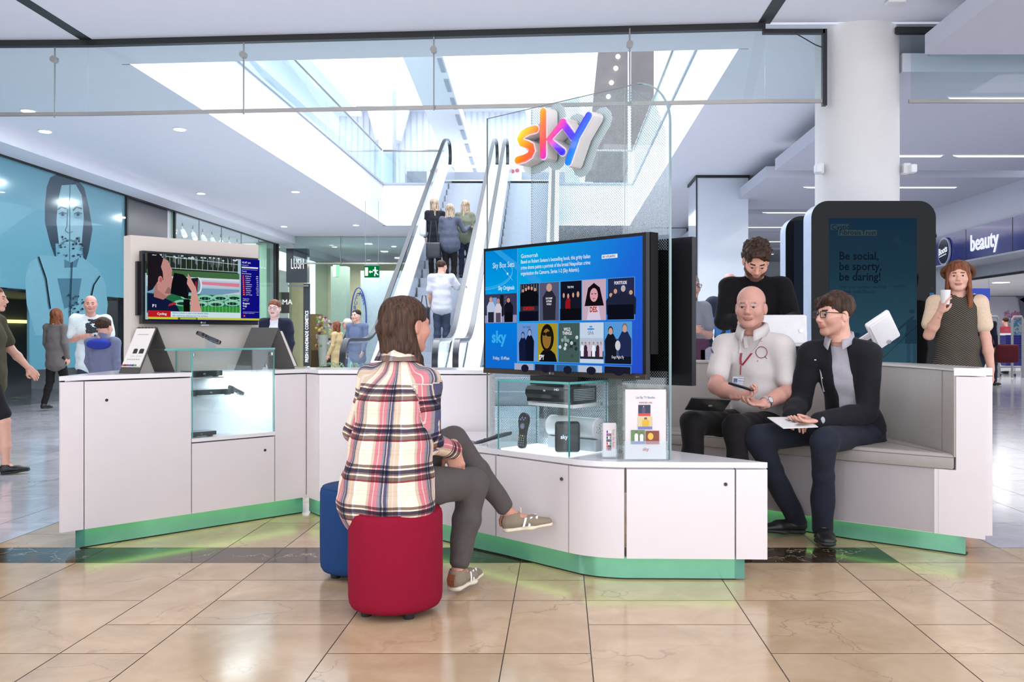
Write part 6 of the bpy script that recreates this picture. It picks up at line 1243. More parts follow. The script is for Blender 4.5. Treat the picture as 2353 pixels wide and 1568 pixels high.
area('right_shop_light', (12.5, 25.0, 2.55), 6, 13, 330, (1, 1, 1))
t = thing('wall_mural', (14, 32.9, 0), 'pale mural with pink and blue blossoms on the back wall of the right shop', 'mural')
m_ = MB(); a, b_ = at(2215, 680, 32.9), at(2420, 860, 32.9); m_.box2((a.x, 32.9, 0), (b_.x, 32.95, 2.6)); m_.build('panel', mat('mural_paper', srgb(205, 205, 218), 0.6, var=0.04, scale=2), t)
m_ = MB()
MR = random.Random(9)
for i in range(160): u, v = MR.uniform(2308, 2352), MR.uniform(715, 770); m_.ball(at(u, v, 32.88), 0.035, n=5, mi=0 if v < 735 else 1)
o = m_.build('blossoms', [mat('blossom_pink', srgb(215, 140, 185), 0.6), mat('blossom_blue', srgb(80, 180, 210), 0.6)], t); o['kind'] = 'stuff'
m_ = MB(); q = lambda u, v: at(u, v, 32.85); m_.add([q(2305, 660), q(2360, 660), q(2360, 700), q(2345, 690)], [(0, 1, 2, 3)]); m_.add([q(2340, 690), q(2360, 680), q(2360, 760), q(2348, 740)], [(0, 1, 2, 3)]); m_.build('grey_shape', mat('mural_grey', srgb(110, 110, 130), 0.6), t)
t = thing('hanging_sign', tuple(at(2250, 692, 20)), 'blue hanging shop sign behind the woman in the black dress', 'sign')
a, b_ = at(2200, 663, 20), at(2275, 692, 20); m_ = MB(); m_.box2((a.x, 20, b_.z), (b_.x, 20.04, a.z)); m_.build('panel', mat('hang_blue', srgb(30, 60, 170), 0.3, emit=srgb(30, 60, 170), es=0.4), t)
m_ = MB(); m_.text('ore', at(2244, 685, 19.99), (1, 0, 0), (0, 0, 1), 0.15, align='RIGHT', bold=0.02, depth=0.004); m_.build('lettering', WL, t); m_ = MB(); m_.cyl(at(2272, 664, 20.02), at(2272, 610, 20.02)+Vector((0, 0, 0)), 0.004, n=5); m_.build('wire', GREYP, t)
t = thing('treats_sign', tuple(at(2300, 792, 27)), 'red sign ending in reats above the blue baskets', 'sign')
a, b_ = at(2262, 773, 27), at(2325, 808, 27); m_ = MB(); m_.box2((a.x, 27, b_.z), (b_.x, 27.3, a.z)); m_.build('panel', mat('sign_red', srgb(200, 60, 70), 0.4), t)
m_ = MB(); m_.box2((a.x, 26.98, a.z), (b_.x, 27.3, a.z+0.09)); m_.build('counter_top', TRIMW, t); m_ = MB(); m_.text('reats', at(2300, 788, 26.98), (1, 0, 0), (0, 0, 1), 0.13, align='CENTER', bold=0.02, depth=0.004, sx=0.8); m_.build('lettering', WL, t)
m_ = MB(); a, b_ = at(2262, 808, 27.2), at(2345, 865, 27.2); m_.box2((a.x, 27.2, 0.1), (b_.x, 27.6, a.z)); m_.build('shop_counter', TRIMW, label='pale low shop counter behind the blue baskets', category='counter')
BK = mat('basket_blue', srgb(32, 30, 120), 0.35)
gb = at(2322, 860, 26.0)
for k in range(14):
    t_ = None; m_ = MB(); z = 0.30+k*0.052; ww = 0.27; m_.add([(gb.x-ww+.05, 25.8, z), (gb.x+ww-.05, 25.8, z), (gb.x+ww-.05, 26.1, z), (gb.x-ww+.05, 26.1, z), (gb.x-ww, 25.74, z+.2), (gb.x+ww, 25.74, z+.2), (gb.x+ww, 26.16, z+.2), (gb.x-ww, 26.16, z+.2)], [(0,1,2,3),(0,4,5,1),(1,5,6,2),(2,6,7,3),(3,7,4,0)])
    m_.ribbon([(gb.x-ww-.01, 25.73, z+.2), (gb.x+ww+.01, 25.73, z+.2)], 0.02, 0.02, (0, 1, 0))
    m_.build('shopping_basket', BK, label='blue shopping basket in the stack at the right shop, '+('lowest' if k == 0 else 'topmost' if k == 13 else 'number %d from the bottom' % (k+1)), category='basket', group='stacked blue shopping baskets')
t = thing('basket_trolley', (gb.x, 26, 0), 'wheeled wire frame under the stack of blue baskets', 'trolley')
m_ = MB(); m_.tube([(gb.x-.45, 25.75, .26), (gb.x+.45, 25.75, .26)], 0.012, n=6); m_.tube([(gb.x-.45, 26.1, .26), (gb.x+.45, 26.1, .26)], 0.012, n=6)
for sx_ in (-.42, 0, .42): m_.tube([(gb.x+sx_, 25.75, .26), (gb.x+sx_, 25.75, .06)], 0.012, n=6)
m_.build('frame', GREYP, t)
for sx_ in (-.42, 0, .42): m_ = MB(); m_.cyl((gb.x+sx_-.015, 25.75, .04), (gb.x+sx_+.015, 25.75, .04), 0.04, n=12); m_.build('wheel', BLACK, t)
for u, lab in ((2291, 'white security gate left of the blue baskets'), (2347, 'white security gate right of the blue baskets')):
    p = at(u, 860, 24.5); t = thing('security_gate', (p.x, 24.5, 0), lab, 'gate'); m_ = MB(); m_.tube([(p.x-.25, 24.5, 0.02), (p.x-.25, 24.5, 1.6), (p.x-.2, 24.5, 1.68), (p.x, 24.5, 1.68), (p.x+.04, 24.5, 1.6), (p.x+.04, 24.5, 0.02)], 0.035, n=8); m_.build('frame', GREYP, t)
# shelving beyond the bench
for (Y, x0_, x1_, lab) in ((27.0, 3.4, 7.3, 'row of shop shelves far behind the curly haired man'), (29.5, 2.0, 3.3, 'shop shelves seen between the two pale pillars')):
    t = thing('shop_shelving', ((x0_+x1_)/2, Y, 0), lab, 'shelves'); m_ = MB(); m_.box2((x0_, Y+.3, 0), (x1_, Y+.34, 2.4)); m_.build('back_panel', mat('shelf_back', (0.5, 0.5, 0.55), 0.5, var=0.3, scale=6), t)
    for k in range(6): m_ = MB(); m_.box2((x0_, Y, 0.3+k*0.4), (x1_, Y+.3, 0.33+k*0.4)); m_.build('shelf', TRIMW, t)
# ================================================================== FIGURES: smooth signed-distance bodies turned into meshes
def nv(a): return np.array(a, dtype=np.float64)
def unit(a): a = nv(a); return a/(np.linalg.norm(a)+1e-12)
class Field:
    def __init__(s, lo, hi, vox):
        s.lo = nv(lo); s.vox = vox; s.n = np.maximum(np.ceil((nv(hi)-s.lo)/vox).astype(int)+1, 4)
        s.ax = [s.lo[i]+vox*np.arange(s.n[i]) for i in range(3)]; s.D = np.full(s.n, 1.0, dtype=np.float32)
    def _sl(s, lo, hi):
        a = np.clip(np.floor((nv(lo)-s.lo)/s.vox).astype(int), 0, s.n-1); b = np.clip(np.ceil((nv(hi)-s.lo)/s.vox).astype(int)+1, 1, s.n)
        return tuple(slice(a[i], max(b[i], a[i]+1)) for i in range(3))
    def _pts(s, sl): return s.ax[0][sl[0]][:, None, None], s.ax[1][sl[1]][None, :, None], s.ax[2][sl[2]][None, None, :]
    def apply(s, fn, lo, hi, k=0.02, op='add'):
        m = k+s.vox*2; sl = s._sl(nv(lo)-m, nv(hi)+m); X, Y, Z = s._pts(sl); d = fn(X, Y, Z).astype(np.float32); D = s.D[sl]
        if op == 'add':
            if k > 1e-6: h = np.clip(0.5+0.5*(D-d)/k, 0, 1); s.D[sl] = D*(1-h)+d*h-k*h*(1-h)
            else: s.D[sl] = np.minimum(D, d)
        else:
            d = -d
            if k > 1e-6: h = np.clip(0.5-0.5*(D-d)/k, 0, 1); s.D[sl] = D*(1-h)+d*h+k*h*(1-h)
            else: s.D[sl] = np.maximum(D, d)
    def ec(s, a, b, ra, rb, X=(1, 0, 0), k=0.02, op='add', cap=0.8):
        """tapered elliptical capsule"""
        a, b = nv(a), nv(b); ra = (ra, ra) if np.isscalar(ra) else ra; rb = (rb, rb) if np.isscalar(rb) else rb
        ab = b-a; L2 = max(ab @ ab, 1e-9); z = unit(ab) if L2 > 1e-8 else nv((0, 0, 1)); x = nv(X)-z*(nv(X) @ z)
        if np.linalg.norm(x) < 1e-3: x = np.cross(z, (0.3, 0.5, 0.8))
        x = unit(x); y = np.cross(z, x); R = max(*ra, *rb)
        def fn(PX, PY, PZ):
            dx, dy, dz = PX-a[0], PY-a[1], PZ-a[2]; t = np.clip((dx*ab[0]+dy*ab[1]+dz*ab[2])/L2, 0, 1)
            qx, qy, qz = dx-t*ab[0], dy-t*ab[1], dz-t*ab[2]
            u = qx*x[0]+qy*x[1]+qz*x[2]; v = qx*y[0]+qy*y[1]+qz*y[2]; w = qx*z[0]+qy*z[1]+qz*z[2]
            rx = ra[0]+(rb[0]-ra[0])*t; ry = ra[1]+(rb[1]-ra[1])*t; rm = np.minimum(rx, ry); rw = np.minimum((rx+ry)*0.5*cap, rm*1.3)
            return (np.sqrt((u/rx)**2+(v/ry)**2+(w/rw)**2)-1)*rm
        s.apply(fn, np.minimum(a, b)-R, np.maximum(a, b)+R, k, op)
    def el(s, c, r, R=None, k=0.02, op='add'):
        c = nv(c); R = np.eye(3) if R is None else nv(R); m = max(r)
        def fn(X, Y, Z):
            dx, dy, dz = X-c[0], Y-c[1], Z-c[2]; q = [(dx*R[0][i]+dy*R[1][i]+dz*R[2][i]) for i in range(3)]
            k0 = np.sqrt((q[0]/r[0])**2+(q[1]/r[1])**2+(q[2]/r[2])**2); k1 = np.sqrt((q[0]/r[0]**2)**2+(q[1]/r[1]**2)**2+(q[2]/r[2]**2)**2)+1e-9
            return k0*(k0-1)/k1
        s.apply(fn, c-m, c+m, k, op)
    def noise(s, amp, freq, seed=0, stretch=(1, 1, 1)):
        rs = np.random.RandomState(seed); X, Y, Z = s._pts((slice(None),)*3); n = 0
        for i in range(5):
            d = rs.randn(3)*nv(stretch); d = d/np.linalg.norm(d)*freq*(0.6+0.35*i); d2 = rs.randn(3); d2 = d2/np.linalg.norm(d2)*freq*0.5
            n = n+np.sin(X*d[0]+Y*d[1]+Z*d[2]+rs.rand()*6.28+1.3*np.sin(X*d2[0]+Y*d2[1]+Z*d2[2]))/(1+0.45*i)
        s.D = (s.D+amp*n*0.5).astype(np.float32)
    def plane_cut(s, p, n, k=0.004):
        p, n = nv(p), unit(n); X, Y, Z = s._pts((slice(None),)*3); d = ((X-p[0])*n[0]+(Y-p[1])*n[1]+(Z-p[2])*n[2]).astype(np.float32); h = np.clip(0.5-0.5*(s.D-d)/k, 0, 1); s.D = s.D*(1-h)+d*h+k*h*(1-h)
    def mesh(s):
        D = s.D; D[0], D[-1] = 1, 1; D[:, 0], D[:, -1] = 1, 1; D[:, :, 0], D[:, :, -1] = 1, 1
        I = D < 0; n0, n1, n2 = D.shape; c = np.zeros((n0-1, n1-1, n2-1), dtype=np.int8)
        for i in (0, 1):
            for j in (0, 1):
                for k in (0, 1): c += I[i:n0-1+i, j:n1-1+j, k:n2-1+k]
        act = np.argwhere((c > 0) & (c < 8))
        if len(act) == 0: return np.zeros((0, 3)), np.zeros((0, 4), int)
        idx = -np.ones(c.shape, dtype=np.int64); idx[tuple(act.T)] = np.arange(len(act)); P = np.zeros((len(act), 3)); W = np.zeros(len(act))
        co = [(i, j, k) for i in (0, 1) for j in (0, 1) for k in (0, 1)]; V = {q: D[act[:, 0]+q[0], act[:, 1]+q[1], act[:, 2]+q[2]] for q in co}
        for a in co:
            for ax_ in range(3):
                if a[ax_] == 0:
                    b = list(a); b[ax_] = 1; b = tuple(b); da, db = V[a], V[b]; m = (da < 0) != (db < 0); t = np.where(m, da/(da-db+1e-12), 0)
                    q = np.tile(nv(a), (len(act), 1)); q[:, ax_] += t; P += q*m[:, None]; W += m
        P = (act+P/W[:, None])*s.vox+s.lo; F = []
        for ax_ in range(3):
            o = [1, 1, 1]; sl0 = [slice(1, -1)]*3; sl1 = [slice(1, -1)]*3
            A = np.moveaxis(I, ax_, 0); ch = A[:-1, 1:-1, 1:-1] != A[1:, 1:-1, 1:-1]; e = np.argwhere(ch); ins = A[:-1, 1:-1, 1:-1][tuple(e.T)]
            ix = np.moveaxis(idx, ax_, 0); i, j, k = e[:, 0], e[:, 1]+1, e[:, 2]+1
            q = np.stack([ix[i, j-1, k-1], ix[i, j, k-1], ix[i, j, k], ix[i, j-1, k]], 1)
            fl = ins if ax_ != 1 else ~ins; q[~fl] = q[~fl][:, ::-1]; F.append(q)
        return P, np.concatenate(F)
def join(parts):
    vs, fs, ms, o = [], [], [], 0
    for v, f, m in parts:
        vs.append(v); fs.append(np.asarray(f)+o); ms.append(np.asarray(m)); o += len(v)
    return np.concatenate(vs), np.concatenate(fs), np.concatenate(ms)
def mkmesh(name, v, f, mats, mi=None, parent=None, uv=None, **tg):
    o0 = nv(parent['_o']) if parent is not None else nv((0, 0, 0)); v = np.asarray(v)-o0
    me = bpy.data.meshes.new(name); me.vertices.add(len(v)); me.vertices.foreach_set('co', v.astype(np.float32).ravel()); f = np.asarray(f)
    me.loops.add(len(f)*4); me.loops.foreach_set('vertex_index', f.astype(np.int32).ravel()); me.polygons.add(len(f)); me.polygons.foreach_set('loop_start', np.arange(0, len(f)*4, 4, dtype=np.int32))
    try: me.polygons.foreach_set('loop_total', np.full(len(f), 4, dtype=np.int32))
    except Exception: pass
    for m_ in (mats if isinstance(mats, (list, tuple)) else [mats]): me.materials.append(m_)
    if mi is not None: me.polygons.foreach_set('material_index', np.asarray(mi, dtype=np.int32))
    me.polygons.foreach_set('use_smooth', np.ones(len(f), dtype=bool)); me.update(calc_edges=True)
    if uv is not None: ul = me.uv_layers.new(name='UVMap'); ul.data.foreach_set('uv', np.asarray(uv, dtype=np.float32)[f.ravel()].ravel())
    me.validate(); ob = bpy.data.objects.new(name, me); COL.objects.link(ob)
    if parent is not None: ob.parent = parent
    ob['_o'] = list(o0)
    for k_, v_ in tg.items(): ob[k_] = v_
    return ob
def skinm(nm, col): return mat(nm, col, 0.5, var=0.05, scale=14, sss=0.08)
LIP = mat('lips', srgb(178, 116, 104), 0.5); EYEW = mat('eye_white', (0.40, 0.37, 0.36), 0.3); IRIS = mat('iris', (0.03, 0.03, 0.03), 0.1)
def head_local(vox, feat):
    """head in its own frame: x right, y forward, z up, origin between the eyes"""
    F = Field((-.11, -.14, -.16), (.11, .15, .14), vox); fw = feat.get('w', 1.0)
    F.el((0, -.014, .036), (.076*fw, .096, .082), k=0); F.el((0, .028, -.025), (.064*fw, .060, .082), k=.03)
    for s_ in (-1, 1):
        F.ec((s_*.053*fw, .0, -.058), (s_*.018, .066, -.096), .019, .016, k=.03); F.el((s_*.042*fw, .058, -.028), (.024, .026, .024), k=.03)
        F.ec((s_*.010, .086, .020), (s_*.046, .070, .019), .010, .009, k=.014); F.el((s_*.031, .098, .002), (.015, .013, .010), k=.012, op='sub')
        F.el((s_*.077*fw, -.012, -.012), (.009, .019, .031), nv(Matrix.Rotation(s_*.35, 3, 'Z') @ Matrix.Identity(3)), k=.006); F.el((s_*.084*fw, -.008, -.008), (.004, .009, .018), k=.004, op='sub')
        F.el((s_*.012, .094, -.036), (.009, .010, .008), k=.007)
    F.el((0, .068, -.098), (.022, .018, .017), k=.02); F.ec((0, .086, .012), (0, .110, -.030), .0085, .0125*feat.get('nose', 1), k=.012)
    F.el((0, .086, -.058), (.026, .012, .014), k=.012); F.el((0, .093, -.061), (.021, .008, .0045), k=.004); F.el((0, .091, -.069), (.018, .008, .006), k=.004)
    F.ec((-.022, .103, -.0648), (.022, .103, -.0648), .0022, .0022, k=.003, op='sub')
    for s_ in (-1, 1): F.ec((s_*.018, .0880, .0078), (s_*.044, .0795, .0060), .0062, .005, k=.005); F.ec((s_*.019, .0862, -.0085), (s_*.043, .078, -.0075), .0045, .0035, k=.005)
    F.ec((0, -.022, -.05), (0, -.04, -.155), (.058, .058), (.058, .06), k=.03)
    v, f = F.mesh(); c = v[f].mean(1); m = np.zeros(len(f), int); x, y, z = c.T
    m[(np.abs(x) < .024) & (y > .082) & (z < -.055) & (z > -.0745)] = 1
    if feat.get('brow', True): m[(np.abs(x) > .014) & (np.abs(x) < .046) & (z > .017+.02*(.03-np.abs(np.abs(x)-.03))) & (z < .028) & (y > .06)] = 2
    if feat.get('beard'):
        bz = feat['beard']; m[(z < bz+.9*(np.abs(x)-.03)*(np.abs(x) > .03)) & (y > .005) & (m != 1) & (z > -.118)] = 2 if feat.get('beardfull') else 5
    parts = [(v, f, m)]
    for s_ in (-1, 1):
        b = MB(); b.ball((0, 0, 0), .0125, n=14); bv = nv(b.v); q = []; qm = []
        for fc in b.f: q.append(fc)
        q = np.array(q); cc = bv[q].mean(1); g = unit(nv(feat.get('gaze', (0, 1, 0)))); ca = (cc/np.linalg.norm(cc, axis=1)[:, None]) @ g; qm = np.where(ca > .80, 4, 3); parts.append((bv+nv((s_*.031, .0775, .0005)), q, qm))
    return join(parts)
def hair_local(kind, vox):
    F = Field((-.15, -.18, -.40) if kind in ('long', 'pony', 'loose') else (-.13, -.16, -.14), (.15, .15, .17), vox)
    if kind == 'curly':
        F.el((0, -.022, .058), (.090, .108, .085), k=0); F.el((0, .052, .098), (.062, .050, .030), k=.03); F.el((.0, -.075, .0), (.078, .045, .07), k=.03)
        F.el((0, .095, -.005), (.072, .05, .075), k=.012, op='sub'); F.plane_cut((0, 0, -.055), (0, 0, -1)); F.el((0, .02, -.07), (.12, .05, .055), k=.01, op='sub'); F.noise(.013, 95, 3); F.noise(.005, 230, 5)
    elif kind == 'side':
        F.el((0, -.022, .046), (.086, .104, .086), k=0); F.ec((-.055, .070, .085), (.062, .060, .070), (.02, .022), (.022, .024), k=.03); F.ec((-.02, .085, .065), (.055, .075, .035), .013, .010, k=.02)
        F.el((-.02, .105, -.008), (.062, .045, .050), k=.012, op='sub'); F.el((0, .06, -.065), (.12, .075, .062), k=.012, op='sub'); F.plane_cut((0, 0, -.065), (0, 0, -1)); F.noise(.004, 140, 2, (2.5, .5, .5)); F.noise(.0018, 420, 6, (2, .4, .4))
        for s_ in (-1, 1): F.el((s_*.082, -.008, -.018), (.02, .020, .032), k=.006, op='sub')
    elif kind == 'short':
        F.el((0, -.022, .044), (.083, .102, .084), k=0); F.el((0, .10, -.010), (.075, .055, .072), k=.010, op='sub'); F.el((0, .06, -.07), (.12, .08, .065), k=.012, op='sub'); F.plane_cut((0, 0, -.06), (0, 0, -1)); F.noise(.003, 160, 2)
        for s_ in (-1, 1): F.el((s_*.082, -.008, -.018), (.02, .020, .03), k=.006, op='sub')
    elif kind == 'bald':
        F.el((0, -.016, .022), (.0795, .0985, .070), k=0); F.plane_cut((0, 0, .034), (0, 0, 1)); F.el((0, .10, 0), (.10, .092, .14), k=.008, op='sub'); F.plane_cut((0, 0, -.055), (0, 0, -1)); F.noise(.0015, 260, 2)
        for s_ in (-1, 1): F.el((s_*.084, -.006, -.016), (.02, .022, .036), k=.006, op='sub')
    elif kind in ('long', 'loose'):
        F.el((0, -.020, .044), (.087, .106, .086), k=0); F.ec((0, -.05, .0), (0, -.075, -.27), (.088, .05), (.10, .022), k=.03)
        for s_ in (-1, 1): F.ec((s_*.075, .02, .01), (s_*.085, .01, -.24), (.018, .035), (.022, .026), (1, 0, 0), k=.02)
        F.el((0, .11, -.03), (.062, .065, .085), k=.010, op='sub'); F.noise(.0025, 90, 4, (2.5, 2.5, .2)); F.noise(.001, 260, 4, (2.5, 2.5, .2))
    elif kind == 'bun':
        F.el((0, -.020, .044), (.083, .102, .084), k=0); F.el((0, -.125, .03), (.035, .03, .035), k=.01); F.el((0, .11, -.02), (.068, .06, .078), k=.010, op='sub'); F.el((0, .05, -.08), (.12, .09, .06), k=.012, op='sub'); F.noise(.003, 120, 4)
    return F.mesh()
def to_world(v, c, R, s=1.0): return nv(c)+(np.asarray(v)*s) @ nv(R).T
def hand_prims(F, wr, d, pn, lat, curl, s=1.0, thumb=1, spread=0.0):
    """palm, four bent fingers and a thumb. d = wrist to fingers, pn = way the palm faces, lat = towards the thumb"""
    d, pn = unit(d), nv(pn); pn = unit(pn-d*(pn @ d)); lat = np.cross(d, pn)*thumb; wr = nv(wr)
    F.ec(wr-d*.03, wr+d*.012, (.026*s, .020*s), (.028*s, .018*s), lat, k=.01); F.ec(wr+d*.01*s, wr+d*.075*s, (.032*s, .015*s), (.040*s, .0125*s), lat, k=.012)
    F.ec(wr+d*.02*s+lat*.02*s+pn*.006, wr+d*.055*s+lat*.03*s+pn*.006, .014*s, .011*s, k=.01)
    for i, (o, L) in enumerate(((.030, .072), (.0105, .080), (-.0095, .074), (-.029, .058))):
        c_ = curl[i] if isinstance(curl, (list, tuple)) else curl; p = wr+d*(.082-.004*abs(i-1.2))*s+lat*o*s; a = c_*.55; dd = unit(d+lat*spread*(1.3-i)*.25)
        for j, (fr_, r0, r1) in enumerate(((.46, .0088, .0080), (.30, .0080, .0074), (.24, .0074, .0062))):
            q = p+(dd*math.cos(a)+pn*math.sin(a))*L*fr_*s; F.ec(p, q, r0*s, r1*s, k=.0025 if j else .007, cap=1.0); p = q; a += c_*(1.0 if j == 0 else .8)
    p = wr+d*.022*s+lat*.032*s; q = p+(d*.62+lat*.55+pn*.42)*.036*s; F.ec(p, q, .0115*s, .0098*s, k=.008, cap=1.0); c_ = curl[4] if isinstance(curl, (list, tuple)) and len(curl) > 4 else .5
    q2 = q+unit(d*.85+lat*(.35-.6*c_)+pn*(.25+.5*c_))*.030*s; F.ec(q, q2, .0098*s, .0088*s, k=.003, cap=1.0); q3 = q2+unit(d*.9-lat*(.2+.5*c_)+pn*(.2+.5*c_))*.024*s; F.ec(q2, q3, .0088*s, .0072*s, k=.003, cap=1.0)
def bbox(pts, m): p = np.array([nv(q) for q in pts]); return p.min(0)-m, p.max(0)+m
def hairmat(nm, c0, c1, dirs=(1, 1, .12), scale=60):
    if nm in MATS: return MATS[nm]
    m, N, L, b = _new(nm); tc = N.new('ShaderNodeTexCoord'); mp = N.new('ShaderNodeMapping'); mp.inputs['Scale'].default_value = dirs; nz = N.new('ShaderNodeTexNoise'); nz.inputs['Scale'].default_value = scale; nz.inputs['Detail'].default_value = 5
    L.new(tc.outputs['Object'], mp.inputs[0]); L.new(mp.outputs[0], nz.inputs['Vector']); cr = N.new('ShaderNodeValToRGB'); cr.color_ramp.elements[0].position = .35; cr.color_ramp.elements[1].position = .68
    cr.color_ramp.elements[0].color = (*c0, 1); cr.color_ramp.elements[1].color = (*c1, 1); L.new(nz.outputs['Fac'], cr.inputs[0]); L.new(cr.outputs[0], b.inputs['Base Color']); b.inputs['Roughness'].default_value = .55; b.inputs['Specular IOR Level'].default_value = .22
    bp = N.new('ShaderNodeBump'); bp.inputs['Strength'].default_value = .5; bp.inputs['Distance'].default_value = .004; L.new(nz.outputs['Fac'], bp.inputs['Height']); L.new(bp.outputs[0], b.inputs['Normal']); MATS[nm] = m; return m
def headset(t, c, fwd, up, hs, feat, skin, hair, hairmat_, vox, hairfn=None):
    f_ = unit(fwd); u = nv(up); u = unit(u-f_*(u @ f_)); r = np.cross(f_, u); R = np.stack([r, f_, u], 1)
    v, f, m = head_local(vox/hs, feat); v = to_world(v, c, R, hs)
    if hair:
        hv, hf = hair_local(hair, max(vox, .0035)/hs) if hairfn is None else hairfn(vox/hs)
        mkmesh('hair', to_world(hv, c, R, hs), hf, hairmat_, parent=t)
    return (v, f, m), R
def figure3(label, J, o):
    """J joints, o look. Builds body (one skin mesh) with clothing, shoes and hair as children."""
    vox = o.get('vox', .009); g = o.get('girth', 1.0); ks = o.get('k', 1.0); base = J.get('base', (J['pel'][0], J['pel'][1], min(J['toeL'][2], J['toeR'][2], J['anL'][2]-.06)))
    t = thing('person', tuple(float(q) for q in base), label, 'person', o.get('group')); rt = unit(J['rt']); fw = unit(J['fw']); sk = o['skin']; J = {k: nv(v) for k, v in J.items() if k != 'base'}
    up = unit(J['neck']-J['pel']); shw = np.linalg.norm(J['shR']-J['shL'])/2
    feat = o.get('feat', {}); hs = o.get('hs', 1.0)*ks
    hp, R = headset(t, J['head'], J['hf'], J.get('hu', (0, 0, 1)), hs, feat, sk, o.get('hair'), o.get('hairm'), o.get('hvox', max(.0034, vox*.45)))
    # --- skin body
    lo, hi = bbox([v for k_, v in J.items() if k_ not in ('rt', 'fw', 'hf', 'hu', 'palmL', 'palmR', 'hdL', 'hdR')], .2); F = Field(lo, hi, vox)
    ch = J['chest']; F.ec(J['pel'], ch, (.13*g*ks, .09*g*ks), (.14*ks, .085*ks), rt, k=.04); F.ec(ch, J['neck'], (.10*ks, .07*ks), (.05*ks, .05*ks), rt, k=.04)
    neck2 = J['head']+R @ nv((0, -.03, -.10))*hs; F.ec(J['neck'], neck2, (.060*ks, .060*ks), (.056*ks, .058*ks), rt, k=.03)
    hv = min(.0035, vox) if vox < .012 else vox*.45
    parts = [hp]
    for S in 'LR':
        sh, el, wr = J['sh'+S], J['el'+S], J['wr'+S]; am = o.get('arm', 1.0); a1 = 1.0 if o.get('sleeve', 1) < .6 or 'top' not in o else .72; F.ec(sh, el, .044*ks*am*a1, .038*ks*am*a1, k=.03); F.ec(el, el*.6+wr*.4, .040*ks*am*a1, .040*ks*am*a1, k=.02); F.ec(el*.6+wr*.4, wr, .040*ks*am*a1, .026*ks*(am if a1 == 1 else 1), k=.02); F.ec(ch, sh, .05*ks, .042*ks, k=.03)
        hd = J.get('hd'+S, wr-el); pn = J.get('palm'+S, rt if S == 'L' else -rt); th = o.get('thumb'+S, 1 if S == 'L' else -1); H = Field(*bbox([wr, wr+unit(hd)*.2*ks], .09), hv); hand_prims(H, wr, hd, pn, None, o.get('curl'+S, .45), ks*o.get('hand', 1.0), th); v, f = H.mesh(); parts.append((v, f, np.zeros(len(f), int)))
        hp_, kn, an, toe = J['hip'+S], J['kn'+S], J['an'+S], J['toe'+S]; lg = .72 if 'trousers' in o else 1.0; F.ec(hp_, kn, .078*g*ks*lg, .053*ks*lg, k=.03); F.ec(kn, kn*.45+an*.55, .050*ks*lg, .050*ks*lg, k=.02); F.ec(kn*.45+an*.55, an, .048*ks*lg, .031*ks, k=.02); F.ec(an, toe*.6+an*.4, .032*ks, .028*ks, k=.02)
    v, f = F.mesh(); parts.append((v, f, np.zeros(len(f), int))); V, FC, M = join(parts)
    mkmesh('body', V, FC, [sk, o.get('lip', LIP), o.get('hairm', BLACK), EYEW, IRIS, o.get('stubble', sk)], M, parent=t)
    # --- garments
    def garment(nm, m_, prims, fold=(.0035, 38), seed=1, cuts=(), uvfn=None, vx=None, subs=(), pts=None, lab=None):
        vx = vx or vox; P_ = []
        for p in prims: P_ += [nv(p[0]), nv(p[1])]
        G = Field(*bbox(P_, .24*ks*max(g, 1)), vx)
        for p in prims: G.ec(p[0], p[1], p[2], p[3], p[4] if len(p) > 4 and p[4] is not None else rt, k=p[5] if len(p) > 5 else .03)
        if fold: G.noise(fold[0]*2, fold[1], seed)
        for p in subs: G.ec(p[0], p[1], p[2], p[3], p[4] if len(p) > 4 and p[4] is not None else rt, k=.006, op='sub')
        for p, n in cuts: G.plane_cut(p, n)
        v, f = G.mesh(); ob = mkmesh(nm, v, f, m_, parent=t, uv=uvfn(v) if uvfn else None)
        if lab: ob['label'] = lab
        return ob
    pel, ch, nk = J['pel'], J['chest'], J['neck']
    if 'shorts' in o:
        garment('shorts', o['shorts'], [(pel+up*.06, pel-up*.04, (.135*g*ks, .095*g*ks), (.150*g*ks, .105*g*ks))]+[(J['hip'+S], J['hip'+S]*.15+J['kn'+S]*.85, .088*g*ks, .078*ks, None, .04) for S in 'LR'], (.003, 34), 5)
    if 'trousers' in o:
        m_ = o['trousers']; pr = [(pel+up*.06, pel-up*.04, (.135*g*ks, .095*g*ks), (.150*g*ks, .105*g*ks))]; tw = o.get('legw', 1.0)
        for S in 'LR':
            hp_, kn, an = J['hip'+S], J['kn'+S], J['an'+S]; pr.append((hp_, kn, .083*g*ks*tw, .066*ks*tw, None, .04)); calf = kn*.6+an*.4; end = kn*(1-o.get('trouser_len', .97))+an*o.get('trouser_len', .97); pr.append((kn, calf, .065*ks*tw, .060*ks*tw)); pr.append((calf, end, .060*ks*tw, o.get('cuff', .050)*ks*tw, None, .02))
        garment('trousers', m_, pr, o.get('tfold', (.003, 34)), 5)
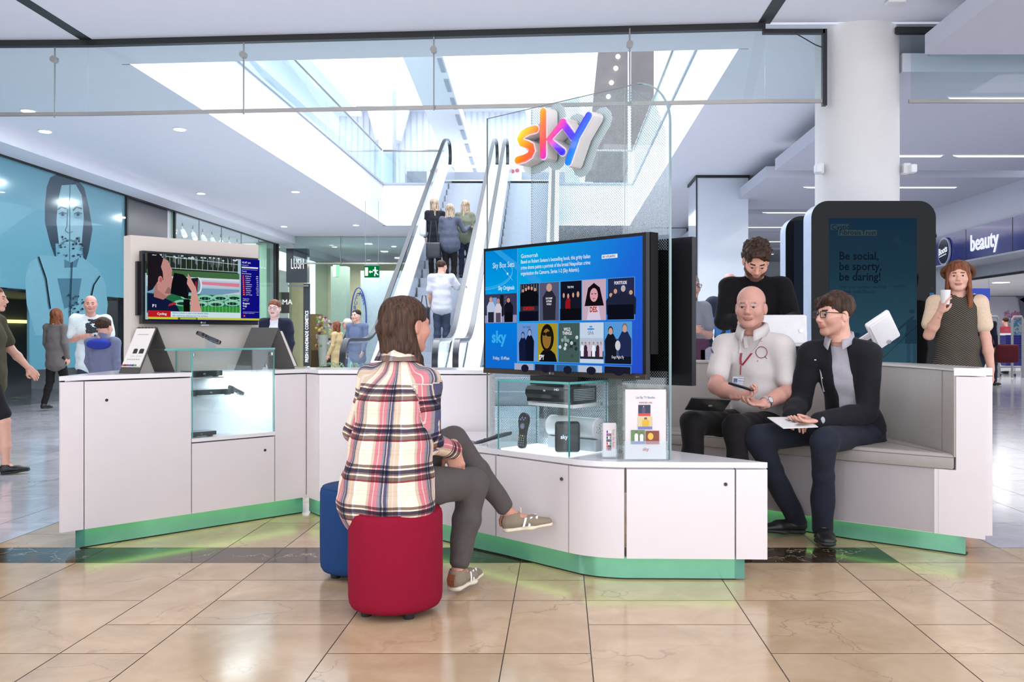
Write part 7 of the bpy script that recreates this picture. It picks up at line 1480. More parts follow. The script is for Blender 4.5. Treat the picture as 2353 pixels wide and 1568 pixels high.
    if 'top' in o:
        m_ = o['top']; dr = o.get('drop', .10); tg = o.get('tgirth', 1.0)*g; w1 = .163*ks*tg; cw = max(shw*.86, .12*ks)
        bel = o.get('belly', 0.0); mid = pel*.5+ch*.5+fw*bel*.5; low = pel-up*dr if 'hemdir' not in o else pel+nv(o['hemdir'])*dr
        pr = [(low, pel+fw*bel*.3, (w1*o.get('hem', 1.08), .120*ks*tg*o.get('hem', 1.08)), (w1, .122*ks*tg)), (pel+fw*bel*.3, mid, (w1, .122*ks*tg), (.150*ks*tg, (.112+bel*.35)*ks*tg)), (mid, ch, (.150*ks*tg, (.112+bel*.35)*ks*tg), (cw*o.get('chw', 1.0), .112*ks*o.get('chd', 1.0))), (ch, nk-up*.035, (cw*o.get('chw', 1.0), .110*ks), (.070*ks, .066*ks), None, .05), (nk-up*.03, nk+up*o.get('collar', .0), (.072*ks, .068*ks), (.066*ks, .064*ks), None, .02)]
        sl = o.get('sleeve', 1.0); sw_ = o.get('slw', 1.0)
        for S in 'LR':
            sh, el, wr = J['sh'+S], J['el'+S], J['wr'+S]; pr.append((ch+(sh-ch)*.35+up*.02, sh, (.070*ks, .070*ks), .056*ks*sw_, None, .05)); pr.append((nk-up*.02*ks+(sh-nk)*.15, sh+up*.005, .040*ks, .050*ks*sw_, None, .05))
            if sl <= 0: continue
            e1 = sh+(el-sh)*min(1, sl*2); pr.append((sh, e1, .058*ks*sw_, (.054 if sl > .5 else .060)*ks*sw_, None, .03))
            if sl > .5: e2 = el+(wr-el)*min(1, (sl-.5)*2); pr.append((el, e2, .054*ks*sw_, .042*ks*sw_, None, .025))
        subs = [] if o.get('collar', 0) > .02 else [(nk+up*.01, nk+up*.12+fw*.03, (.066*ks, .066*ks), (.08*ks, .08*ks))]
        o['_pr'] = pr
        garment('shirt' if 'topname' not in o else o['topname'], m_, pr, o.get('fold', (.0035, 36)), o.get('seed', 2), uvfn=o.get('uvfn'), subs=subs, vx=o.get('tvox'), cuts=o.get('tcuts', ()))
    if 'jacket' in o:
        jm, dropj, op, mg = o['jacket']; pj = []
        infl = lambda r: tuple(q+mg for q in r) if isinstance(r, tuple) else r+mg
        for i, p in enumerate(o['_pr']):
            if i == 0: pj.append((pel-up*dropj, p[1], infl((w1*1.08, .13*ks*tg)), infl(p[3]))+tuple(p[4:]))
            elif len(p) > 5 and i == 4: continue
            else: pj.append((p[0], p[1], infl(p[2]), infl(p[3]))+tuple(p[4:]))
        for S in 'LR':
            sh, el, wr = J['sh'+S], J['el'+S], J['wr'+S]; pj += [(sh, el, (.060+mg*.6)*ks, (.056+mg*.6)*ks, None, .03), (el, el*.08+wr*.92, (.057+mg*.6)*ks, (.042+mg*.6)*ks, None, .025)]
        sb = [(nk+fw*.10+up*.06, ch+fw*.15-up*.02, (op*.9, .10), (op, .085)), (ch+fw*.15-up*.02, pel+fw*(.19+bel*.5)-up*(dropj+.06), (op, .085), (op*1.25, .10))]+[(nk+up*.0, nk+up*.14+fw*.02, (.064*ks, .066*ks), (.09*ks, .09*ks))]
        garment(o.get('jacketname', 'jacket'), jm, pj, o.get('jfold', (.004, 26)), 8, subs=sb)
    if 'skirt' in o:
        m_, z1, w = o['skirt']; b_ = nv((pel[0], pel[1], z1)); garment('skirt' if 'skirtname' not in o else o['skirtname'], m_, [(pel+up*.1, pel, (.13*g*ks, .10*g*ks), (.165*g*ks, .125*g*ks)), (pel, b_, (.165*g*ks, .125*g*ks), (w, w*.75))], (.004, 30), 3, cuts=[((0, 0, z1), (0, 0, -1))])
    if o.get('shoes') is not None:
        for S in 'LR':
            an, toe = J['an'+S], J['toe'+S]; shoe(t, an, toe, o['shoes'], ks*o.get('shoek', 1.0), min(vox*.6, .006) if vox < .012 else vox*.7, o.get('shoekind', 'plain'))
    return t, J, R, hs
def shoe(t, an, toe, m_, ks, vx, kind='plain'):
    an, toe = nv(an), nv(toe); d = toe-an; d = unit(d-nv((0, 0, 0))*0); 
    axis = toe-(an-nv((0, 0, 0))); dh = unit(toe-an); 
    # sole direction runs from heel to toe
    L_ = .27*ks; tv = o_sole = None
    heel = an+SOLE(an, toe)[1]*0; f_, u_ = SOLE(an, toe); side = np.cross(f_, u_); sole0 = an-f_*.055*ks-u_*.060*ks; G = Field(*bbox([sole0-f_*.05, sole0+f_*.30*ks, an+u_*.06], .08), vx)
    G.ec(an-f_*.03*ks-u_*.022*ks, an+f_*.10*ks-u_*.030*ks, (.036*ks, .036*ks), (.040*ks, .028*ks), side, k=.02); G.ec(an+f_*.10*ks-u_*.034*ks, an+f_*.175*ks-u_*.042*ks, (.043*ks, .026*ks), (.034*ks, .018*ks), side, k=.02); G.ec(an-u_*.02, an+u_*.012*ks, .040*ks, .040*ks, k=.02)
    G.ec(an+u_*.02*ks, an+u_*.10*ks, .034*ks, .04*ks, k=.004, op='sub'); G.plane_cut(an-u_*.052*ks, -u_); v, f = G.mesh(); up_ = mkmesh('shoe', v, f, m_[0], parent=t)
    G = Field(*bbox([sole0-f_*.05, sole0+f_*.30*ks], .09), vx); G.ec(an-f_*.030*ks-u_*.056*ks, an+f_*.08*ks-u_*.056*ks, (.039*ks, .017*ks), (.042*ks, .016*ks), side, k=.02); G.ec(an+f_*.08*ks-u_*.056*ks, an+f_*.180*ks-u_*.054*ks, (.046*ks, .016*ks), (.037*ks, .014*ks), side, k=.02)
    G.plane_cut(an-u_*.070*ks, -u_); G.plane_cut(an-u_*.045*ks, u_); v, f = G.mesh(); mkmesh('sole', v, f, m_[1], parent=up_)
    if len(m_) > 2:
        for s_ in (-1, 1):
            for q in range(3):
                b = MB(); pts = []
                for k_ in range(6):
                    a = k_/5; pts.append(an+f_*(.045+q*.028+.018*a)*ks-u_*(.046-.042*a)*ks+side*s_*(.0445-.012*a*a-.002*q)*ks)
                b.ribbon([Vector(p) for p in pts], .011*ks, .003, Vector(f_)); b.build('stripe', m_[2], up_)
        for k_ in range(5):
            b = MB(); c_ = an+f_*(.045+.022*k_)*ks+u_*(.004-.009*k_)*ks; b.tube([Vector(c_-side*.020*ks-u_*.004), Vector(c_+u_*.006), Vector(c_+side*.020*ks-u_*.004)], .0028, n=6); b.build('lace', m_[3], up_)
        b = MB(); c_ = an+f_*.045*ks+u_*.012; b.tube([Vector(c_), Vector(c_+u_*.03+side*.01), Vector(c_+u_*.028-side*.012), Vector(c_)], .0028, n=6); b.build('lace_bow', m_[3], up_)
        b = MB(); b.ribbon([Vector(an-f_*.061*ks-u_*.035), Vector(an-f_*.063*ks-u_*.01), Vector(an-f_*.052*ks+u_*.012)], .035, .006, Vector(side)); b.build('heel_tab', m_[4], up_)
    elif kind == 'laced':
        for k_ in range(4): b = MB(); c_ = an+f_*(.045+.024*k_)*ks+u_*(.004-.009*k_)*ks; b.tube([Vector(c_-side*.020*ks-u_*.004), Vector(c_+u_*.006), Vector(c_+side*.020*ks-u_*.004)], .0028, n=6); b.build('lace', BLACK, up_)
def SOLE(an, toe):
    """foot frame from ankle and toe tip"""
    d = nv(toe)-nv(an); L_ = np.linalg.norm(d); r = unit(np.cross(d, (0, 0, 1))); a = math.asin(min(.9, .065/L_))
    f = unit(d); u = np.cross(r, f); f2 = f*math.cos(a)+u*math.sin(a); return f2, unit(np.cross(r, f2))
def walker(pos, ang, H, step=.25, arm=.25, lean=0.0, female=False, headturn=0.0, look=0.0):
    """standing or walking skeleton; ang is the facing direction in plan (radians, 0 = +X)"""
    k = H/1.76; fw = nv((math.cos(ang), math.sin(ang), 0)); rt = nv((math.sin(ang), -math.cos(ang), 0)); p = nv((pos[0], pos[1], pos[2] if len(pos) > 2 else 0)); Z = nv((0, 0, 1)); J = {'rt': rt, 'fw': fw}
    sw = (.168 if female else .195)*k; hw = .088*k; pel = p+Z*.95*k; J['pel'] = pel; J['chest'] = pel+Z*.33*k+fw*lean*.3*k; J['neck'] = pel+Z*.545*k+fw*lean*.55*k; J['head'] = J['neck']+Z*.155*k+fw*(.035+lean*.15)*k
    ha = ang+headturn; J['hf'] = nv((math.cos(ha), math.sin(ha), look)); J['hu'] = (0, 0, 1)
    for S, s_ in (('L', -1), ('R', 1)):
        J['sh'+S] = J['neck']-Z*.055*k+rt*s_*sw; a = arm*(-s_) if not isinstance(arm, (tuple, list)) else arm[0 if S == 'L' else 1]
        J['el'+S] = J['sh'+S]+(-Z*math.cos(a)+fw*math.sin(a)+rt*s_*.14)*.28*k; a2 = a+.35; J['wr'+S] = J['el'+S]+(-Z*math.cos(a2)+fw*math.sin(a2))*.25*k; J['hd'+S] = unit(J['wr'+S]-J['el'+S])
        st = step*s_; J['hip'+S] = pel-Z*.03*k+rt*s_*hw; foot = p+rt*s_*hw*.9+fw*st*k; J['an'+S] = foot+Z*.07*k-fw*.02+Z*(0.04*k if st < -.1 else 0); J['kn'+S] = (J['hip'+S]+J['an'+S])/2+fw*(.045+abs(st)*.12)*k; J['toe'+S] = J['an'+S]+fw*.17*k-Z*(.055 if st >= -.1 else .08)*k
    return J, k
SKL = skinm('skin_light', srgb(222, 170, 148)); SKP = skinm('skin_pink', srgb(206, 152, 136)); SKT = skinm('skin_tan', srgb(198, 140, 118)); SKPALE = skinm('skin_pale', srgb(232, 196, 184))
def cloth(nm, c, rough=.85, var=.06, scale=60, bump=.12, sheen=.04): return mat(nm, srgb(*c), rough, spec=.2, var=var, scale=scale, bump=bump, sheen=sheen)
HBR = hairmat('hair_dark_brown', srgb(38, 26, 20), srgb(78, 54, 40)); HLB = hairmat('hair_long_brown', srgb(40, 27, 20), srgb(86, 60, 44), (1, 1, .05), 110); HGR = hairmat('hair_grey', srgb(120, 112, 106), srgb(170, 162, 155)); HAU = hairmat('hair_auburn', srgb(92, 50, 30), srgb(150, 90, 60)); HBL = hairmat('hair_blonde', srgb(130, 108, 88), srgb(200, 178, 152)); HBK = hairmat('hair_black', srgb(18, 16, 18), srgb(46, 42, 44))
BLKSHOE = [mat('black_shoe', (0.012, 0.012, 0.013), .45), mat('black_sole', (0.02, 0.02, 0.02), .6)]; GREYSHOE = [mat('grey_shoe', (0.2, 0.2, 0.2), .6), mat('pale_sole', (0.6, 0.58, 0.55), .6)]
# ================================================================== WOMAN IN THE PLAID SHIRT
def plaid(name):
    m, N, L, b = _new(name); uv = N.new('ShaderNodeUVMap'); sp = N.new('ShaderNodeSeparateXYZ')
    nz = N.new('ShaderNodeTexNoise'); nz.inputs['Scale'].default_value = 14; L.new(uv.outputs[0], nz.inputs['Vector']); ad = N.new('ShaderNodeMixRGB'); ad.blend_type = 'ADD'; ad.inputs[0].default_value = .008; L.new(uv.outputs[0], ad.inputs[1]); L.new(nz.outputs['Color'], ad.inputs[2]); L.new(ad.outputs[0], sp.inputs[0])
    CR, RO, NA, TA, GY, MA, PK = srgb(238, 214, 190), srgb(168, 74, 82), srgb(34, 34, 58), srgb(168, 140, 110), srgb(92, 84, 88), srgb(98, 34, 44), srgb(226, 160, 140)
    def ramp(src, per, st, off=0.0):
        q = N.new('ShaderNodeMath'); q.operation = 'MULTIPLY_ADD'; q.inputs[1].default_value = 1/per; q.inputs[2].default_value = off+20; L.new(src, q.inputs[0]); fr = N.new('ShaderNodeMath'); fr.operation = 'FRACT'; L.new(q.outputs[0], fr.inputs[0])
        cr = N.new('ShaderNodeValToRGB'); cr.color_ramp.interpolation = 'CONSTANT'; e = cr.color_ramp.elements; e[0].position = 0; e[0].color = (*st[0][1], 1); e[1].position = st[1][0]; e[1].color = (*st[1][1], 1)
        for p_, c_ in st[2:]: z = e.new(p_); z.color = (*c_, 1)
        L.new(fr.outputs[0], cr.inputs[0]); return cr.outputs[0]
    W1 = (1, 1, 1); sq = lambda c: tuple(x**.62 for x in c)
    a = ramp(sp.outputs[0], .150, [(0, CR), (.30, sq(TA)), (.36, sq(RO)), (.45, sq(PK)), (.47, sq(RO)), (.56, sq(GY)), (.62, sq(NA)), (.66, sq(TA)), (.68, sq(NA)), (.74, sq(GY)), (.77, sq(TA)), (.84, sq(PK)), (.86, sq(TA)), (.95, W1)])
    c = ramp(sp.outputs[1], .160, [(0, W1), (.20, (.93, .84, .78)), (.215, W1), (.30, (.93, .84, .78)), (.315, W1), (.52, sq(MA)), (.57, sq(GY)), (.66, W1), (.70, sq(GY)), (.74, sq(NA)), (.83, W1), (.87, sq(GY)), (.94, W1)])
    mx = N.new('ShaderNodeMixRGB'); mx.blend_type = 'MULTIPLY'; mx.inputs[0].default_value = 1; L.new(a, mx.inputs[1]); L.new(c, mx.inputs[2]); L.new(mx.outputs[0], b.inputs['Base Color']); b.inputs['Roughness'].default_value = .9; b.inputs['Sheen Weight'].default_value = .05; b.inputs['Specular IOR Level'].default_value = .2; MATS[name] = m; return m
PLAID = plaid('plaid_flannel')
fwW = nv((.50, .866, 0)); rtW = nv((.866, -.50, 0)); Zv = nv((0, 0, 1))
pel = nv((-.735, 3.80, .535)); ch = nv((-.725, 3.845, .845)); nk = nv((-.700, 3.895, 1.045))
J = dict(rt=rtW, fw=fwW, pel=pel, chest=ch, neck=nk, head=nk+nv((.030, .028, .155)), hf=(.62, .78, -.05), hu=(-.03, 0, 1),
    shL=nk-rtW*.150-Zv*.085, shR=nk+rtW*.150-Zv*.085, elL=nv((-.905, 3.97, .73)), elR=nv((-.560, 3.86, .70)), wrL=nv((-.745, 4.16, .66)), wrR=nv((-.480, 4.02, .645)),
    hipL=nv((-.80, 3.86, .515)), hipR=nv((-.655, 3.78, .515)), knL=nv((-.505, 4.22, .665)), knR=nv((-.405, 4.12, .485)), anL=nv((-.235, 4.31, .285)), anR=nv((-.465, 4.04, .085)), toeL=nv((-.065, 4.345, .235)), toeR=nv((-.395, 4.20, .03)),
    hdR=(.16, .10, -1), palmR=(-.25, .95, .1), hdL=(.6, .3, -.5), palmL=(0, .3, -1))
tB = {}
def uvW(v):
    a = (v-pel) @ rtW; z = v[:, 2]; fd = (v-pel) @ fwW-np.clip(z-pel[2], 0, .5)*.12; u = np.arctan2(a, -fd+.02)*.150+.012; w = z+.0
    # sleeves follow the arm
    for S, sg in (('R', 1), ('L', -1)):
        sh, el = nv(J['sh'+S]), nv(J['el'+S]); wr = nv(J['wr'+S])
        for p, q, o_ in ((sh, el, 0.), (el, wr, np.linalg.norm(el-sh))):
            d = q-p; L_ = np.linalg.norm(d); d = d/L_; t_ = (v-p) @ d; r = v-p-np.outer(t_, d); dist = np.linalg.norm(r, axis=1); lat = a-((sh-pel) @ rtW)
            m = (dist < (.080 if o_ == 0 else .060)) & (t_ > -.0) & (t_ < L_+.03) & ((lat*sg > -.035) if o_ == 0 else (t_ > 0))
            e1 = unit(np.cross(d, fwW)) if o_ == 0 else unit(np.cross(d, (0, 1, 0))); m = m & ((z > .60) | (dist < .045)); u = np.where(m, r @ e1+.04, u); w = np.where(m, 1.0-(t_+o_), w)
    return np.stack([u, w], 1)
WTR = cloth('grey_brown_trousers', (84, 78, 76), .8, var=.05)
SNK = [mat('suede_taupe', srgb(138, 124, 106), .9, bump=.1, scale=90), mat('sneaker_sole', srgb(225, 214, 192), .6), mat('white_leather', srgb(235, 232, 226), .5), mat('cream_lace', srgb(225, 212, 195), .8), mat('brown_heel_tab', srgb(140, 78, 50), .6)]
def woman_hair(vox):
    F = Field((-.15, -.18, -.36), (.15, .12, .16), vox)
    F.el((0, -.018, .040), (.084, .106, .086), k=0); F.ec((0, -.055, .02), (0, -.060, -.10), (.082, .056), (.080, .046), k=.03); F.ec((0, -.060, -.10), (0, -.052, -.17), (.080, .046), (.070, .034), k=.02)
    F.ec((.045, -.035, -.05), (.070, -.005, -.15), (.030, .034), (.026, .026), k=.03); F.ec((.070, -.005, -.15), (.100, .03, -.27), (.026, .026), (.010, .012), k=.015)
    F.ec((-.05, -.03, -.05), (-.050, -.04, -.15), (.030, .032), (.026, .026), k=.03)
    F.el((0, -.100, .02), (.052, .036, .085), k=.03)
    # upper half gathered into a small tail
    F.ec((0, -.118, .062), (-.006, -.132, -.02), (.020, .012), (.030, .014), k=.015); F.ec((-.006, -.132, -.02), (-.008, -.112, -.14), (.034, .014), (.028, .012), k=.02)
    F.el((0, .125, .005), (.090, .085, .098), k=.010, op='sub'); F.el((.083, .005, -.02), (.022, .022, .040), k=.006, op='sub')
    F.noise(.0012, 130, 4, (2.5, 2.5, .2)); F.noise(.0008, 330, 7, (2.5, 2.5, .2)); return F.mesh()
t, JJ, R, hs = figure3('woman in a plaid flannel shirt sitting with crossed legs on the pink stool', J, dict(vox=.0075, k=.97, hs=1.04, skin=SKT, feat=dict(), hair=None, hairm=HLB, trousers=WTR, cuff=.042, legw=1.08, trouser_len=.86, top=PLAID, drop=.085, hem=1.12, tgirth=1.22, chw=1.12, chd=1.15, collar=.045, sleeve=.97, slw=1.02, girth=1.06, fold=(.0042, 30), uvfn=uvW, shoes=SNK, tvox=.006, curlR=(.25, .3, .35, .5, .2), hvox=.0032))
hv, hf = woman_hair(.0032/hs); mkmesh('hair', to_world(hv, JJ['head'], R, hs), hf, HLB, parent=t)
b = MB(); q = lambda p: Vector(to_world(nv(p), JJ['head'], R, hs)); b.tube([q((.018*math.cos(a), -.118+.012*math.sin(a), .052)) for a in [i/10*2*math.pi for i in range(11)]], .004, n=6); b.build('hair_tie', mat('hair_tie_brown', (0.03, 0.018, 0.012), .6), t)
# shirt collar band and white shirt tail
b = MB(); n_ = 20; C0 = Vector(nk)+Vector((0, 0, .012)); vs = []
for zz, rr in ((-.01, .078), (.038, .078), (.044, .082), (-.012, .108)):
    vs += [C0+Vector(rtW)*rr*math.cos(a)+Vector(fwW)*rr*math.sin(a)+Vector((0, 0, zz)) for a in [-math.pi*1.15+i/n_*1.3*math.pi for i in range(n_+1)]]
fs = [(j*(n_+1)+i, j*(n_+1)+i+1, (j+1)*(n_+1)+i+1, (j+1)*(n_+1)+i) for j in range(3) for i in range(n_)]; b.add(vs, fs); b.uv = [((i % (n_+1))*.012, .093+[0, .006, .008, .02][i//(n_+1)]) for i in range(len(vs))]; b.build('collar', PLAID, t, smooth=True)
# ================================================================== MAN IN THE WHITE POLO SHIRT
POLO = cloth('white_polo', (214, 207, 204), .85, var=.02, bump=.05); BTR = cloth('black_trousers', (26, 23, 24), .8)
fw1 = unit((-.42, -.90, 0)); rt1 = np.cross(fw1, Zv)
pel = nv((1.235, 5.60, .63)); nk = nv((1.155, 5.445, 1.175)); ch = nv((1.185, 5.50, .96))
J = dict(rt=rt1, fw=fw1, pel=pel, chest=ch, neck=nk, head=nk+nv((-.022, -.045, .150)), hf=(-.36, -.92, -.03), hu=(0, -.05, 1),
    shR=nk+rt1*.180-Zv*.085, shL=nk-rt1*.180-Zv*.085, elR=at(1645, 888, 5.30), elL=at(1812, 900, 5.36), wrR=at(1694, 910, 5.13), wrL=at(1752, 930, 5.13),
    hipR=pel+rt1*.10-Zv*.03, hipL=pel-rt1*.10-Zv*.03, knR=at(1592, 972, 5.12), knL=at(1690, 978, 5.03), anR=nv((.73, 5.08, .09)), anL=nv((1.00, 4.98, .09)), toeR=nv((.69, 4.92, .03)), toeL=nv((.97, 4.82, .03)),
    hdR=(.75, -.5, .08), palmR=(-.1, -.3, 1), hdL=(-.9, -.3, .12), palmL=(.05, -.2, 1), base=(1.235, 5.5, 0))
J = {k: (nv(v) if k != 'base' else v) for k, v in J.items()}
t1, J1, R1, h1 = figure3('seated bald man in a white polo shirt and lanyard holding a remote and tablet', J, dict(vox=.0075, k=1.02, hs=1.04, skin=SKP, feat=dict(w=1.05, gaze=(.1, 1, 0)), hair='bald', hairm=HGR, trousers=BTR, top=POLO, drop=.02, tgirth=1.02, belly=.05, chw=1.05, chd=1.05, collar=.0, sleeve=.36, slw=1.12, girth=1.08, fold=(.0035, 24), shoes=BLKSHOE, tvox=.007, arm=1.15, curlR=(.9, .95, .95, .95, .3), curlL=(.35, .35, .4, .5, .2), hvox=.003, thumbR=-1))
def onbody(J_, a, b_, c_, scale=1.0): return Vector(nv(J_['neck'])+nv(J_['rt'])*a+nv(J_['fw'])*b_+nv((0, 0, 1))*c_)
def ray_to(obs, origin, dirv):
    """first hit on the freshly built meshes, so badges and lanyards rest on the cloth"""
    best = None
    for ob in obs:
        m4 = Matrix.Translation(Vector(ob['_o'])); o_ = Vector(origin)-Vector(ob['_o']); ok, loc, nr, i = ob.ray_cast(o_, Vector(dirv).normalized())
        if ok:
            w = loc+Vector(ob['_o']); d = (w-Vector(origin)).length
            if best is None or d < best[0]: best = (d, w, nr)
    return best
def child(t_, nm): return [c_ for c_ in t_.children if c_.name.split('.')[0] == nm]
bpy.context.view_layer.update()
def on_cloth(obs, u, v, lift=.003):
    o_ = Vector((0, 0, EYE)); d = Vector(((u-CX)/FPX, 1, -(v-CY)/FPX)).normalized(); h_ = ray_to(obs, o_, d)
    return None if h_ is None else h_[1]+h_[2]*lift
def cloth_line(obs, pts, w, m_, nm, par, n=8, th=.0015, lift=.004):
    P_ = []
    for a, b_ in zip(pts[:-1], pts[1:]):
        for i in range(n+(b_ == pts[-1])): P_.append(on_cloth(obs, a[0]+(b_[0]-a[0])*i/n, a[1]+(b_[1]-a[1])*i/n, lift))
    P_ = [p for p in P_ if p is not None]
    if len(P_) < 2: return None
    b = MB(); b.ribbon(P_, w, th, Vector((1, 0, 0)) if abs(P_[-1].z-P_[0].z) > abs(P_[-1].x-P_[0].x) else Vector((0, 0, 1))); return b.build(nm, m_, par)
sh1 = child(t1, 'shirt'); LAN = mat('lanyard_maroon', srgb(150, 30, 60), .6); LANW = mat('lanyard_white', srgb(215, 205, 205), .6); LANP = mat('lanyard_purple', srgb(70, 40, 110), .6)
cloth_line(sh1, [(1697, 762), (1702, 800), (1700, 812)], .012, LANW, 'lanyard', t1); cloth_line(sh1, [(1704, 812), (1702, 826), (1703, 838)], .013, LAN, 'lanyard', t1)
cloth_line(sh1, [(1757, 772), (1740, 800), (1728, 812)], .013, LANW, 'lanyard', t1); cloth_line(sh1, [(1757, 770), (1749, 785)], .014, LAN, 'lanyard', t1); cloth_line(sh1, [(1728, 812), (1714, 830), (1706, 840)], .013, LAN, 'lanyard', t1); cloth_line(sh1, [(1703, 840), (1702, 862)], .006, LAN, 'lanyard', t1)
# badge, logo, placket, collar
p = on_cloth(sh1, 1701, 866, .008)
if p:
    b = MB(); U_ = Vector((.98, .02, -.07)).normalized(); V_ = Vector((.05, -.25, .95)).normalized(); b.extr([(-.043, -.052), (.043, -.052), (.043, 0), (-.043, 0)], p+Vector((0, -.01, 0)), U_, V_, .002); bd = b.build('name_badge', mat('badge_white', (.75, .78, .85), .3), t1)
    c = Canvas(p+Vector((0, -.0135, 0))-U_*.043-V_*.052, U_, V_, .086, .052); c.rect(.08, .30, .34, .80, pp(90, 120, 170)); c.oval(.21, .62, .07, .13, pp(150, 110, 90)); c.rect(.12, .30, .30, .46, pp(120, 150, 200)); c.rect(.40, .82, .9, .87, pp(80, 70, 110)); c.rect(.40, .52, .85, .57, pp(70, 70, 90)); c.rect(.40, .36, .85, .38, pp(170, 175, 190)); c.rect(.40, .22, .85, .24, pp(170, 175, 190)); c.build('badge_print', bd)
q_ = [on_cloth(sh1, 1750+13*math.cos(a), 810+13*math.sin(a)*1.0, .002) for a in [i/24*2*math.pi for i in range(25)]]
q_ = [x for x in q_ if x is not None]
if len(q_) > 20:
    b = MB(); b.tube(q_, .0022, n=5); b.tube([on_cloth(sh1, 1757, 818, .002), on_cloth(sh1, 1762, 825, .002)], .0016, n=5); b.build('chest_logo', mat('logo_plum', srgb(130, 40, 80), .6), t1)
    p = on_cloth(sh1, 1739, 832, .003); b = MB(); b.text('sky Q', p, (1, 0, 0), (0, -.1, 1), .012, bold=.0); b.build('chest_lettering', mat('logo_plum', srgb(130, 40, 80), .6), t1)
# collar of the polo
def collar(t_, J_, m_, r0=.066, r1=.085, h=.045, gap=.5, tilt=.0, k=1.0, drop=.055):
    b = MB(); n = 28; nk_ = Vector(J_['neck']); X = Vector(J_['rt']); Y = Vector(J_['fw']); vs = []; a0 = math.pi/2+gap; an_ = [a0+(2*math.pi-2*gap)*i/n for i in range(n+1)]
    for row in range(3):
        for i, a in enumerate(an_):
            e = abs(i/n*2-1); front = max(0, (e-.55)/.45); rr = (r0, (r0+r1)/2+.004, r1+front*.012)[row]*k; zz = (h, h*.95, h*.15-front*drop)[row]; fwd = (0, .0, front*.010)[row]
            vs.append(nk_+X*math.cos(a)*rr+Y*(math.sin(a)*rr*.95+fwd+(.018*front if row < 2 else .030*front))+Vector((0, 0, zz-.012*math.sin(a)-(0.028*front if row < 2 else 0))))
    fs = [(j*(n+1)+i, j*(n+1)+i+1, (j+1)*(n+1)+i+1, (j+1)*(n+1)+i) for j in range(2) for i in range(n)]; b.add(vs, fs); ob = b.build('collar', m_, t_, smooth=True)
    md = ob.modifiers.new('thick', 'SOLIDIFY'); md.thickness = .004; return ob
collar(t1, J1, POLO, .068, .092, .05, .30, k=1.05)
cloth_line(sh1, [(1713, 775), (1717, 800)], .028, POLO, 'placket', t1, th=.003)
cloth_line(sh1, [(1634, 797), (1639, 812)], .012, LANP, 'sleeve_logo', t1)
# wrist watch
WT = mat('watch_steel', (.75, .76, .78), .25, metal=.9); wl = Vector(J1['wrL']); el = Vector(J1['elL']); dd = (el-wl).normalized(); c_ = wl+dd*.035; e1 = dd.orthogonal().normalized(); e2 = dd.cross(e1)
b = MB(); b.ribbon([c_+e1*.034*math.cos(a)+e2*.036*math.sin(a) for a in [i/20*2*math.pi for i in range(21)]], .020, .003, dd); wo = b.build('watch_strap', WT, t1)
nn = (Vector((0, -1, .25))-dd*dd.dot(Vector((0, -1, .25)))).normalized(); b = MB(); b.cyl(c_+nn*.032, c_+nn*.043, .021, n=24); wf = b.build('watch_case', WT, wo); b = MB(); b.cyl(c_+nn*.0432, c_+nn*.0436, .017, n=24); b.build('watch_dial', mat('dial', (.6, .62, .66), .2), wf)
# remote in his right hand, tablet in his left
t = thing('remote_control', tuple(at(1703, 888, 5.06)), 'small black remote control held up by the man in the white polo', 'remote control')
b = MB(); ra = frame3(Vector((.80, -.55, -.25)).normalized(), Vector((.5, .83, -.1)).normalized(), Vector((.25, -.05, .96)).normalized()); b.rbox(at(1703, 889, 5.055), (.15, .042, .016), .007, R=ra); b.build('body', GP, t, smooth=True, auto=50)
t = thing('tablet', tuple(at(1628, 930, 5.02)), 'black tablet seen from behind in the hand of the man in the polo', 'tablet')
xa_ = Vector((.96, .08, -.05)).normalized(); ya_ = Vector((.35, .82, -.42)); ya_ = (ya_-xa_*ya_.dot(xa_)).normalized(); Rt_ = frame3(xa_, ya_, xa_.cross(ya_))
b = MB(); b.rbox(at(1626, 930, 5.03), (.225, .17, .009), .004, R=Rt_); bx = b.build('case', mat('tablet_black', (.025, .027, .032), .25), t, smooth=True, auto=50)
b = MB(); zt = xa_.cross(ya_); pz = at(1632, 931, 5.03)-zt*.0048; b.cyl(pz, pz-zt*.0006, .012, n=18); b.build('logo', mat('logo_silver', (0.6, 0.62, 0.68), 0.2, metal=0.6), bx); b = MB(); b.extr([(-.105, -.078), (.105, -.078), (.105, .078), (-.105, .078)], at(1626, 930, 5.03)+zt*.0047, xa_, ya_, 0); b.build('screen', mat('dim_screen', (.01, .01, .012), .05), bx)
